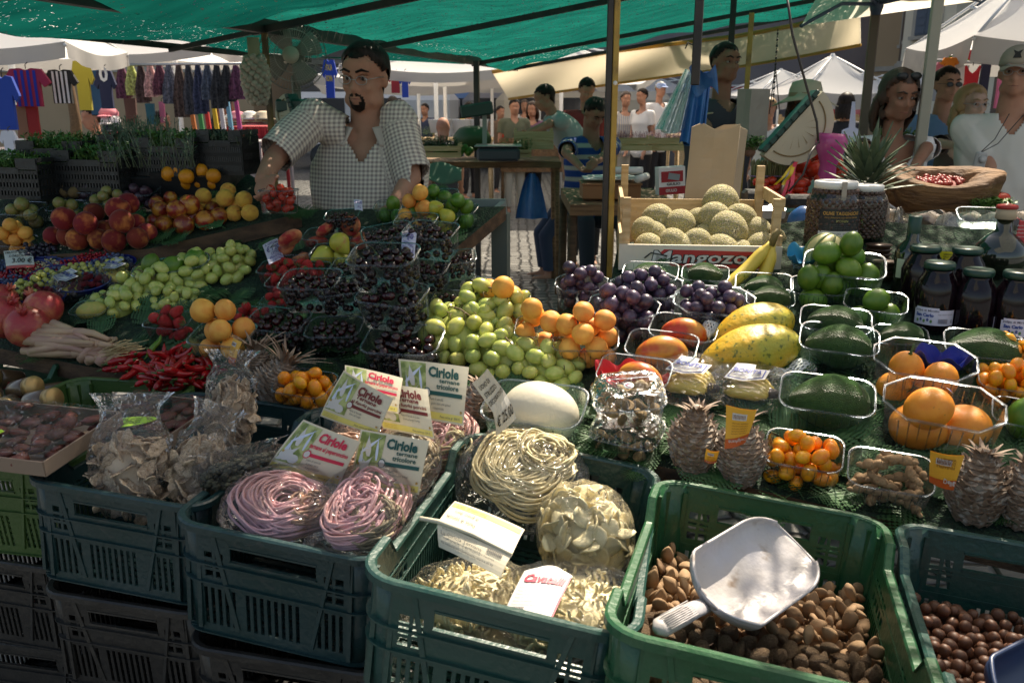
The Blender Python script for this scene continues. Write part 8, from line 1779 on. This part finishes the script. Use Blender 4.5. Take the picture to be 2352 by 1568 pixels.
for a in [('woman in a thin striped shirt talking by the flower crates', 1438, 228, 13.5, .2, SW, HBRN, 'short', KHK, True), ('woman in a white shirt with a dark skirt and shoulder bag', 1474, 222, 13, -.9, WTEE, HBLK, 'short', DKT, True), ('man in a pale blue cap and white shirt', 1518, 206, 13.5, .5, WTEE, HGRY, 'short', DKT, False), ('woman in black with a ponytail and a white bag', 1944, 240, 9.5, 2.6, fab('black_cotton', (.015, .015, .02)), HBLK, 'long', DKT, True), ('seated woman in a white blouse at the clothes stall', 210, 272, 8.6, -.8, WTEE, HBLK, 'short', DKT, True), ('young man with a dark backpack seen from behind', 903, 240, 13, 3.0, WTEE, HBLK, 'short', DKT, False),
    ('woman in a pale blue flowered dress', 922, 250, 12.5, 2.2, fab('pale_blue_dress', (.35, .42, .7), (.7, .7, .75), 25), HBLK, 'long', fab('blue_skirt', (.35, .42, .7)), True), ('person in a yellow shirt among the far stalls', 1078, 250, 15, .6, fab('yellow_cotton', (.7, .52, .02)), HBLK, 'short', DKT, True), ('man in an olive shirt walking between the far stalls', 1182, 246, 13, .2, fab('olive_cotton', (.10, .11, .07)), HBLK, 'short', KHK, False), ('woman in a purple top by the far stalls', 1222, 252, 13.5, -.3, fab('purple_cotton', (.14, .07, .13)), HBRN, 'long', DKT, True),
    ('woman in a black top reaching up to the flags', 516, 264, 10.5, .1, fab('charcoal_cotton', (.02, .02, .025)), HBRN, 'short', DKT, True), ('bald man behind the green vegetables', 1018, 294, 9.5, 3.0, fab('dark_shirt_cloth', (.05, .05, .06)), HGRY, 'bald', DKT, False), ('person in a pale blue shirt bending at the scarf stall', 372, 278, 10, 2.2, fab('light_blue_cotton', (.4, .45, .7)), HBLK, 'short', DKT, False), ('shopper in white trousers right of the grey paper bag', 1765, 250, 9.5, -.6, WTEE, HBLO, 'short', DKT, True), ('person in grey sitting at the far crates', 1830, 265, 15, .3, GRT, HBLK, 'short', DKT, False), ('far shopper in a brown shirt by the white pole', 1150, 258, 16, .5, fab('brown_far_cotton', (.14, .09, .06)), HBLK, 'short', DKT, False), ('far shopper in dark clothes under the white roof', 975, 252, 17, -.4, fab('navy_cotton', (.03, .04, .09)), HBLK, 'short', DKT, False), ('far shopper in a striped top near the olive shirt', 1205, 243, 18, 0, SW, HBRN, 'short', DKT, True)]:
 up_ = {'l': [(500, 250, 10.4), (506, 222, 10.4)], 'r': [(532, 250, 10.4), (528, 222, 10.4)]} if 'reaching up' in a[0] else None
 o, HM, *_ = person(a[0], a[1], a[2], a[3], a[4], SKIN2 if 'black top' in a[0] else SKIN, a[5], 'tee', a[8], a[6], a[7], up_, (0, .1, 0), .017, fem=a[9], sit='eated' in a[0] or 'sitting' in a[0])
 if 'cap and' in a[0]: q = MB(); q.ball((0, .01, .055), (.09, .1, .07), 12, M=HM); q.ball((0, -.1, .05), (.07, .06, .01), 10, M=HM); q.obj('cap', fab('pale_blue_cap', (.4, .5, .75)), o)
 if 'backpack' in a[0]: q = MB(); q.ball((0, -.02, 0), (.15, .09, .2), 12); q.obj('backpack', fab('navy_pack', (.03, .04, .09)), None, o.matrix_basis@Matrix.Translation((0, .20, -.40)), label='dark blue backpack on the young man', cat='backpack')
 if 'white bag' in a[0]: q = MB(); q.poly([(-.13, -.3), (.13, -.3), (.10, .0), (.03, .03), (0, .3), (-.02, .3), (-.03, .03), (-.10, 0)], .04, ax=1); q.obj('shoulder_bag', fab('pale_bag_cloth', (.55, .6, .8)), None, Matrix.Translation(W(1958, 300, 9.3)), label='pale blue white shoulder bag of the woman in black', cat='bag')
# ================================================================ things round the seller
# garlic string
GAR = mat('garlic_skin', (.55, .48, .38), .6, (.42, .34, .28), 6, rand=.15); gar = Kind('garlic_bulb', [MB().ball((0, 0, 0), 1, 12, fn=lambda v: Vector((v.x, v.y, v.z*.9+(.5*max(0, v.z-.7)*3)))*(1+.05*math.cos(6*math.atan2(v.y, v.x)))).mesh('garlic_bulb', GAR)])
c = W(588, 185, 4.25); o = thing('garlic_string', 'thick hanging string of garlic bulbs left of the fan', 'garlic', c)
for i in range(100):
 k = i/100; z = .11-.22*k; a = i*2.4; r = .058*math.sin(PI*(.12+.80*k))**.5; gar.put(Matrix.Translation((r*math.cos(a), r*math.sin(a), z))@rot_flat(tilt=1), rng.uniform(.015, .02), None, None, o)
q = MB(); q.tube([(0, 0, .2), (0, 0, -.12)], .03, 8); q.obj('braided_stem', mat('dry_stem', (.4, .32, .2), .8), o)
# fan
c = W(672, 128, 4.6); o = thing('fan', 'large round wire guard fan behind the left shoulder of the seller', 'fan', Matrix.Translation(c)@Matrix.Rotation(.1, 4, 'Z')); FANM = mat('fan_wire', (.38, .36, .32), .4); R_ = 76*4.6/F
def ring_(r, y, th, n=40): return [(r*math.cos(i*2*PI/n), y, r*math.sin(i*2*PI/n)) for i in range(n)], th
for nm, s in (('front_guard', -1), ('rear_guard', 1)):
 q = MB()
 for r, y in ((1, 0), (.75, .035), (.5, .05)): p_, th = ring_(R_*r, s*y, .0018); q.tube(p_, th*(1.6 if r == 1 else 1), 5, closed=True)
 for i in range(64): a = i*2*PI/64; q.tube([(R_*r*math.cos(a), s*y, R_*r*math.sin(a)) for r, y in ((.25, .055), (.5, .05), (.75, .035), (1, .0))], .0009, 3)
 q.obj(nm, FANM, o)
q = MB(); q.lathe([(0, 0), (R_*.24, 0), (R_*.25, .01), (R_*.24, .02), (0, .022)], 28, M=Matrix.Translation((0, -.055, 0))@Matrix.Rotation(PI/2, 4, 'X')); q.obj('hub_disc', mat('fan_cream', (.5, .46, .36), .4), o)
for k in range(4):
 q = MB(); a0 = k*PI/2+.5; q.sheet(lambda a, b: Vector((R_*(.22+.68*b)*math.cos(a0+(a-.5)*(1.2-.35*b)), .03*(a-.5), R_*(.22+.68*b)*math.sin(a0+(a-.5)*(1.2-.35*b)))), 8, 6); bl = q.obj('fan_blade', mat('fan_blade', (.30, .28, .25), .4, alpha=.85), o); solidify(bl, .002)
q = MB(); q.box((0, .06, -R_-.13), (.045, .045, .42), bev=.01); q.lathe([(0, 0), (.05, 0), (.055, .08), (.03, .1), (0, .1)], 18, M=Matrix.Translation((0, .02, 0))@Matrix.Rotation(-PI/2, 4, 'X')); q.obj('stand', mat('fan_green_grey', (.16, .18, .15), .5), o)
# green scale behind the seller
dial(Matrix.Translation(W(668, 262, 4.0))@Matrix.Rotation(-.45, 4, 'Z')@Matrix.Rotation(1.25, 4, 'Y'), .095, 'old green and cream dial scale behind the left shoulder of the seller'); q = MB(); q.box((0, 0, 0), (.13, .11, .06), bev=.01); q.obj('scale_hood', SCG, None, Matrix.Translation(W(672, 243, 4.05))@Matrix.Rotation(-.2, 4, 'Z'), label='dark green metal hood of the old scale', cat='hood')
# ================================================================ clothes stall at the left
CL = {}
def cm(c): 
 if c not in CL: CL[c] = fab('garment_cloth_%d' % len(CL), c)
 return CL[c]
SHP = [(-.5, .5), (-.2, .52), (0, .46), (.2, .52), (.5, .5), (.78, .12), (.56, .0), (.42, .16), (.42, -.55), (-.42, -.55), (-.42, .16), (-.56, .0), (-.78, .12)]
def garment(px, py, t, w_, h_, c, label, pts=SHP, stripe=None, txt=None, tcol=(.7, .5, .05), th=.03, rot=0, cat='shirt', gp=None):
 o = thing('hanging_garment', label, cat, Matrix.Translation(W(px, py, t))@Matrix.Rotation(rot, 4, 'Z'), gp); s = w_*t/F/1.5; sz = h_*t/F/1.07
 q = MB(); q.poly([(x*s, z*sz) for x, z in pts], th, 0, ax=1); q.obj('cloth', cm(c), o)
 if stripe:
  q = MB()
  for i in range(4): q.add([(s*(-.36+.2*i+.10*a), -.003, sz*(-.54+1.0*b)) for a, b in ((0, 0), (1, 0), (1, 1), (0, 1))], [(0, 1, 2, 3)], 0, None, False)
  q.obj('stripes', cm(stripe), o)
 if txt:
  q = MB()
  for i, l in enumerate(txt): write(q, l, -.32*s, sz*(.22-.3*i), sz*(.16 if len(txt) > 1 else .4), .64*s, 0, lambda v: Vector((v.x, -.005-v.z, v.y)), .03)
  q.obj('print', cm(tcol), o)
 q = MB(); q.tube([(0, th/2, sz*.5), (0, th/2, sz*.62), (.02, th/2, sz*.68)], .004, 4); q.obj('hanger', BLACKP, o); return o
RB = (.35, .02, .06); NB = (.02, .03, .28)
garment(62, 200, 6.6, 105, 85, RB, 'red and blue striped football shirt under the left parasol', stripe=NB); garment(140, 198, 6.8, 75, 75, (.02, .02, .02), 'black and white striped football shirt', stripe=(.7, .7, .7)); garment(242, 205, 7.4, 48, 85, (.02, .025, .07), 'dark blue football shirt with a big number 0', txt=['0'], tcol=(.75, .75, .78))
garment(10, 235, 6.4, 70, 120, (.02, .06, .35), 'bright blue shirt with an orange patch at the left edge'); garment(20, 330, 6.4, 40, 60, (.6, .62, .7), 'white shirt hanging low at the left edge'); garment(190, 195, 7.8, 50, 110, (.35, .30, .03), 'yellow green shirt between the football shirts'); garment(220, 200, 8.2, 60, 120, (.02, .08, .18), 'petrol blue shirt behind the number 0 shirt')
garment(757, 180, 9, 34, 85, (.02, .06, .42), 'blue souvenir shirt printed ITALIA hanging beside the fan', txt=['ITALIA', 'ROMA'], tcol=(.6, .45, .1)); garment(908, 190, 11, 34, 45, (.25, .02, .04), 'dark red shirt hanging right of the seller'); garment(930, 195, 11, 26, 55, (.02, .06, .40), 'blue shirt hanging right of the dark red one')
RC = [(-.5, .5), (.5, .5), (.46, 0), (.5, -.5), (-.5, -.5), (-.46, 0)]
R = random.Random(4)
for px, c, nm in ((50, (.25, .12, .07), 'brown printed towel'), (76, (.30, .02, .02), 'red printed towel')): garment(px, 280, 6.7, 40, 80, c, nm+' hanging under the football shirts', RC, th=.02, cat='towel')
SC = [(.10, .03, .06), (.35, .38, .12), (.05, .03, .03), (.42, .25, .24), (.10, .03, .05), (.09, .09, .12), (.06, .035, .03), (.03, .03, .04), (.02, .025, .06), (.05, .06, .09), (.02, .02, .025), (.015, .015, .018), (.08, .02, .05)]
NM = ['plum', 'lime grey', 'dark brown', 'rose', 'maroon', 'slate patterned', 'chocolate', 'charcoal', 'navy', 'steel blue', 'black', 'jet black fringed', 'wine']
for i, c in enumerate(SC):
 px = 275+i*22; o = thing('scarf', NM[i]+' scarf in the hanging row left of the garlic', 'scarf', Matrix.Translation(W(px, 150, 8.5-.05*i)), 'scarves hanging in a row'); q = MB(); h_ = R.uniform(.26, .5)
 q.sheet(lambda a, b: Vector(((a-.5)*(.03+.11*min(1, b*1.6)), .02*math.sin(a*15+i)*(b+.2), -h_*b)), 12, 8); q.sheet(lambda a, b: Vector(((a-.5)*(.03+.11*min(1, b*1.6)), .05+.02*math.sin(a*13), -h_*b*.96)), 12, 8); q.obj('cloth', fab('scarf_cloth', tuple(v*.55 for v in c), tuple(min(1, v*2.2+.02) for v in c), 45), o)
q = MB(); q.tube([W(230, 150, 8.55), W(600, 146, 7.9)], .012, 6); q.obj('hanging_rail', STEEL, None, label='thin rail carrying the row of scarves', cat='rail')
for i, (px, c, nm) in enumerate(((440, (.45, .15, .04), 'orange'), (458, (.05, .25, .08), 'green'), (474, (.5, .03, .03), 'red'), (492, (.6, .42, .03), 'red and yellow'), (508, (.5, .5, .55), 'white'), (525, (.15, .35, .5), 'pale blue'), (545, (.35, .05, .2), 'magenta'))):
 garment(px, 265, 9.2, 15, 70, c, nm+' flag hanging below the scarves', [(-.5, .5), (.3, .5), (.75, -.5), (-.2, -.5)], cat='flag')
garment(300, 255, 8.9, 40, 60, (.10, .05, .04), 'brown cloth hanging behind the seated woman', RC, cat='cloth'); garment(345, 262, 9.3, 30, 50, (.02, .1, .14), 'teal cloth hanging in the scarf stall', RC, cat='cloth'); garment(372, 258, 9.4, 18, 50, (.5, .15, .25), 'pink cloth hanging in the scarf stall', RC, cat='cloth')
def tabl(px0, px1, py, t, dd, h, m, label, legs=True, drop=0, name='table', lm=None):
 A, B = W(px0, py, t), W(px1, py, t); wd = B.x-A.x; z = A.z; o = thing(name, label, 'table', ((A.x+B.x)/2, A.y+dd/2, GZ)); q = MB(); q.box((0, 0, z-GZ-h/2), (wd, dd, h)); q.obj('table_top', m, o)
 if drop: q = MB(); q.sheet(lambda a, b: Vector((wd*(a-.5), -dd/2-.01-.02*math.sin(a*40), z-GZ-drop*b)), 60, 3); q.obj('hanging_cloth', m, o)
 if legs:
  for sx in (-.47, .47):
   for sy in (-.45, .45): q = MB(); q.tube([(sx*wd, sy*dd, z-GZ-h), (sx*wd*1.03, sy*dd, 0)], .022, 6); q.obj('leg', lm or m, o)
 return o, z
tabl(-80, 260, 345, 7.6, 1.2, .04, fab('dark_cover', (.10, .08, .09)), 'covered table at the far left below the football shirts', drop=.7); tabl(290, 600, 325, 9, 1.4, .04, fab('pale_cover', (.45, .40, .40), (.2, .15, .16), 3), 'table of folded scarves behind the herb crates', drop=.7)
tabl(510, 612, 292, 9.6, .9, .04, fab('red_cover', (.30, .02, .03)), 'red covered table of hats below the garlic', drop=.8)
HATC = [(.6, .5, .35), (.7, .68, .62), (.55, .2, .25), (.45, .35, .22)]
for i in range(9): q = MB(); q.lathe([(.15, 0), (.09, .015), (.08, .07), (.03, .09), (0, .09)], 18); q.obj('sun_hat', cm(HATC[i % 4]), None, Matrix.Translation(W(525+i*10, 286-6*(i % 3), 9.7)), label='sun hat in the pile on the red covered table', cat='hat', gp=None) if False else tag(q.obj('sun_hat', cm(HATC[i % 4]), None, Matrix.Translation(W(525+i*10, 286-6*(i % 3), 9.7))), 'sun hat in the pile on the red covered table', 'hat', 'sun hats on the red table')
for i, (px, c) in enumerate(((250, (.6, .2, .25)), (255, (.65, .62, .66)), (258, (.05, .05, .08)), (262, (.4, .05, .08)))): q = MB(); q.ball((0, 0, 0), (.09, .09, .07), 12); q.ball((0, -.1, -.02), (.07, .07, .012), 10); q.obj('cap', cm(c), None, Matrix.Translation(W(px, 262+i*17, 8.2)), label=['pink', 'white', 'black', 'dark red'][i]+' cap hanging in the column of caps', cat='cap')
# ================================================================ middle stalls
def wcrate(px, py, wpx, t, label, hh=.09, m=WOODL, veg=None, n=60):
 P = W(px, py, t); wd = wpx*t/F; o = thing('wooden_crate', label, 'crate', P); q = MB(); slats(q, wd, wd*.65, hh, 2, .01, .012); q.box((0, 0, .004), (wd, wd*.65, .006))
 for sx in (-1, 1):
  for sy in (-1, 1): q.box((sx*(wd/2-.015), sy*(wd*.325-.018), hh*.6), (.02, .02, hh*1.2))
 q.obj('crate_boards', m, o)
 if veg: herbs('vegetables', Matrix.Translation(P), wd*.9, wd*.55, .11, veg, n, int(px), 'leafy vegetables filling the '+label, z=hh*.6)
MT, z_ = tabl(965, 1290, 372, 7.2, .8, .05, WOOD, 'old brown trestle table behind the seller', lm=WOOD)
wcrate(1005, 360, 112, 7.0, 'pale wooden crate of greens at the left end of the trestle table', veg=HERD, n=160); wcrate(1225, 342, 90, 7.3, 'wooden crate beside the electronic scale', .14); wcrate(1180, 360, 80, 7.2, 'low wooden crate under the hands of the helper', .06, veg=HERB, n=50)
for i in range(14): lime.put(Matrix.Translation(W(1003+i*6, 350-5*(i % 3), 6.95))@rot_any(), .028, 'small pale green gourd in the crate of greens', 'gourds among the greens')
q = MB(); q.ball((0, 0, 0), (.17, .13, .11), 16, fn=lambda v: v*(1+.1*noise.noise(v*3))); q.obj('green_squash', mat('squash_skin', (.04, .09, .03), .5), None, Matrix.Translation(W(1085, 318, 7.6)), label='big round dark green squash on the trestle table', cat='squash')
o = thing('electronic_scale', 'electronic scale with a grey green display on a column', 'scale', W(1145, 368, 6.9)); q = MB(); q.box((0, 0, .05), (.34, .3, .10), bev=.02); q.obj('base', mat('scale_dark', (.05, .055, .07), .4), o); q = MB(); q.box((0, 0, .115), (.37, .3, .012), bev=.004); q.obj('weighing_plate', STEEL, o); q = MB(); q.box((-.11, .02, .24), (.035, .035, .28)); q.obj('column', mat('scale_column_grey', (.3, .33, .3), .5), o); q = MB(); q.box((-.11, 0, .41), (.26, .09, .10), Matrix.Rotation(-.15, 4, 'Y'), bev=.012); q.obj('display', SCG, o)
for i, (px, w_) in enumerate(((1010, 52), (1062, 46), (1100, 44))): q = MB(); r = w_*11/F/2; q.lathe([(r*.8, 0), (r, .16), (r*1.04, .165), (r*.95, .16)], 24); q.obj('white_tub', WHITEP, None, Matrix.Translation(W(px, 305, 11)), label=['left', 'middle', 'right'][i]+'most of the three white tubs behind the trestle table', cat='tub')
tabl(900, 1130, 322, 12, 1.2, .05, WOODL, 'far vegetable table behind the white tubs', drop=.3); herbs('far_vegetables', Matrix.Translation(W(940, 312, 12.2)), 1.1, .5, .12, HERB, 120, 9, 'green vegetables on the far table')
tabl(1150, 1330, 318, 13, 1.2, .05, WOOD, 'far fruit table behind the bending helper', drop=.5)
for i in range(40): tomato.put(Matrix.Translation(W(1160+i*4, 312-5*(i % 2), 13.1)), .05, 'reddish fruit on the far fruit table', 'fruit on the far table')
tabl(1410, 1590, 330, 8.6, .7, .05, WOODL, 'pale wooden flower table behind the yellow pole'); wcrate(1450, 345, 85, 8.2, 'empty wooden crate at the flower table, left', .11); wcrate(1535, 345, 85, 8.2, 'empty wooden crate at the flower table, right', .11)
FLW = mat('dried_flowers', (.07, .03, .06), .8, (.2, .12, .15), 30); herbs('dark_flowers', Matrix.Translation(W(1490, 325, 8.6)), .7, .25, .10, FLW, 260, 14, 'dark purple dried flowers on the flower table', True)
tabl(1310, 1560, 470, 3.9, .8, .05, WOOD, 'heavy wooden bench left of the melon crate', lm=BOARD)
o = thing('wooden_box', 'flat brown wooden box on the bench behind the yellow pole', 'box', W(1400, 437, 4.1)); q = MB(); q.box((0, 0, 0), (.27, .2, .065), bev=.004); q.box((0, 0, .036), (.28, .21, .008)); q.obj('box_body', mat('orange_brown_wood', (.28, .13, .05), .6), o)
q = MB(); q.box((0, 0, 0), (.25, .18, .004)); q.box((.02, .01, .006), (.2, .16, .004), Matrix.Rotation(.3, 4, 'Z')); q.obj('papers', PAPER, None, Matrix.Translation(W(1400, 408, 4.1)), label='white papers lying on the flat brown box', cat='papers')
for px, py, a, lb in ((1432, 392, .1, 'long white paper roll on the papers'), (1475, 408, 1.2, 'short white paper roll seen from its end')): q = MB(); q.tube([Vector((-.09, 0, 0)), Vector((.09, 0, 0))], .017, 14); q.obj('paper_roll', PAPER, None, Matrix.Translation(W(px, py, 4.0))@Matrix.Rotation(a, 4, 'Z'), label=lb, cat='roll')
o = thing('printed_box', 'red and white cardboard box printed with a calculator', 'box', Matrix.Translation(W(1539, 414, 3.7))@Matrix.Rotation(.12, 4, 'Z')@Matrix.Rotation(-.06, 4, 'Y')); q = MB(); q.box((0, 0, 0), (.115, .06, .115)); q.obj('carton', WHITEP, o); q = MB(); q.box((0, -.031, .018), (.095, .002, .045)); q.box((0, -.031, -.041), (.115, .002, .033)); q.obj('red_panels', RL, o); q = MB(); q.box((.004, -.033, .018), (.05, .002, .026), Matrix.Rotation(.2, 4, 'Y')); q.obj('calculator_picture', mat('picture_grey', (.25, .3, .33), .5), o)
q = MB(); write(q, 'GIULIO', -.03, -.046, .012, .05, 0, lambda v: Vector((v.x, -.0335-v.z, v.y)), .03); q.obj('red_box_lettering', CWHITE, o); q = MB(); write(q, 'GIULIO', -.025, -.018, .010, .06, 0, lambda v: Vector((v.x, -.0335-v.z, v.y)), .03); q.obj('lettering', BLACKINK, o)
for i in range(2): crate(Matrix.Translation(Vector((.50, 3.75, .30+.245*i))), DC, ['lower', 'upper'][i]+' black crate under the heavy wooden bench', None)
q = MB(); q.sheet(lambda a, b: W(945+115*a, 418-38*b*(1-.0*a)-0*a, 4.4+.1*b)+Vector((0, .03*math.sin(a*3), .015*math.sin(a*7+b*4))), 14, 8); o = q.obj('green_cloth_bundle', fab('grey_green_cloth', (.10, .17, .12)), None, label='folded grey green cloth right of the seller', cat='cloth'); solidify(o, .006)
# dress stall at the right
for px, py, t, w_, h_, c, lb, pts in ((2232, 190, 7.0, 70, 80, (.60, .02, .03), 'red dress hanging at the right stall', [(-.35, .5), (-.2, .35), (0, .25), (.2, .35), (.35, .5), (.3, 0), (.5, -.5), (-.5, -.5), (-.3, 0)]), (2205, 180, 7.2, 55, 60, (.70, .68, .68), 'white printed shirt hanging left of the red dress', RC), (2168, 165, 7.3, 45, 45, (.55, .2, .3), 'pink shirt at the left end of the right stall', SHP), (2182, 150, 7.1, 40, 35, (.75, .22, .02), 'orange shirt above the man in light blue', SHP), (2200, 145, 7.25, 50, 35, (.15, .4, .05), 'lime green shirt beside the orange one', SHP), (2262, 190, 7.3, 30, 120, (.02, .02, .05), 'long dark blue dress behind the red one', RC), (2300, 215, 7.4, 30, 70, (.6, .15, .3), 'pink dress at the right edge', RC), (2215, 130, 7.3, 60, 30, (.4, .02, .03), 'dark red top under the parasol rim', SHP)): garment(px, py, t, w_, h_, c, lb, pts, cat='clothes')
q = MB(); q.tube([W(2140, 138, 7.1), W(2345, 150, 7.2)], .012, 6); q.obj('clothes_rail', STEEL, None, label='rail of the dress stall at the right', cat='rail')
tabl(1560, 1700, 312, 12, 1, .05, WOODL, 'far table behind the carrier bags', drop=.4); tabl(1790, 1980, 300, 14, 1, .05, WOOD, 'far stall table under the white parasol', drop=.5)
for i in range(7): wcrate(1800+i*26, 298, 24, 14, 'far %s crate on the stall under the white parasol' % ('first second third fourth fifth sixth seventh'.split()[i]), .2)
q = MB(); q.sheet(lambda a, b: W(1870+140*a, 222+60*b, 16)+Vector((0, .03*math.sin(a*30), 0)), 30, 4); q.obj('red_banner', fab('red_banner', (.45, .05, .05), (.6, .2, .18), 5), None, label='pale red cloth wall behind the woman in black', cat='cloth')
for i, (px, t) in enumerate(((880, 17), (1060, 18), (1250, 17), (1330, 16))):
 o = thing('parked_van', ['white', 'blue grey', 'grey', 'cream'][i]+' van parked against the far houses', 'van', Matrix.Translation((W(px, 270, t+6).x, t+6, GZ))); c = [(.6, .6, .6), (.12, .2, .35), (.25, .25, .27), (.5, .46, .38)][i]
 q = MB(); q.box((0, 0, 1.15), (4.2, 1.8, 1.5), bev=.2); q.obj('body', cm(c), o)
 for s in (-1.3, 1.3): q = MB(); q.lathe([(0, 0), (.33, 0), (.33, .2), (0, .2)], 20, M=Matrix.Translation((s, -.92, .33))@Matrix.Rotation(-PI/2, 4, 'X')); q.obj('wheel', BLACKP, o)
 q = MB(); q.box((-1.2, -.905, 1.5), (1.0, .02, .5)); q.box((.1, -.905, 1.5), (1.2, .02, .5)); q.obj('window', GLASS, o)
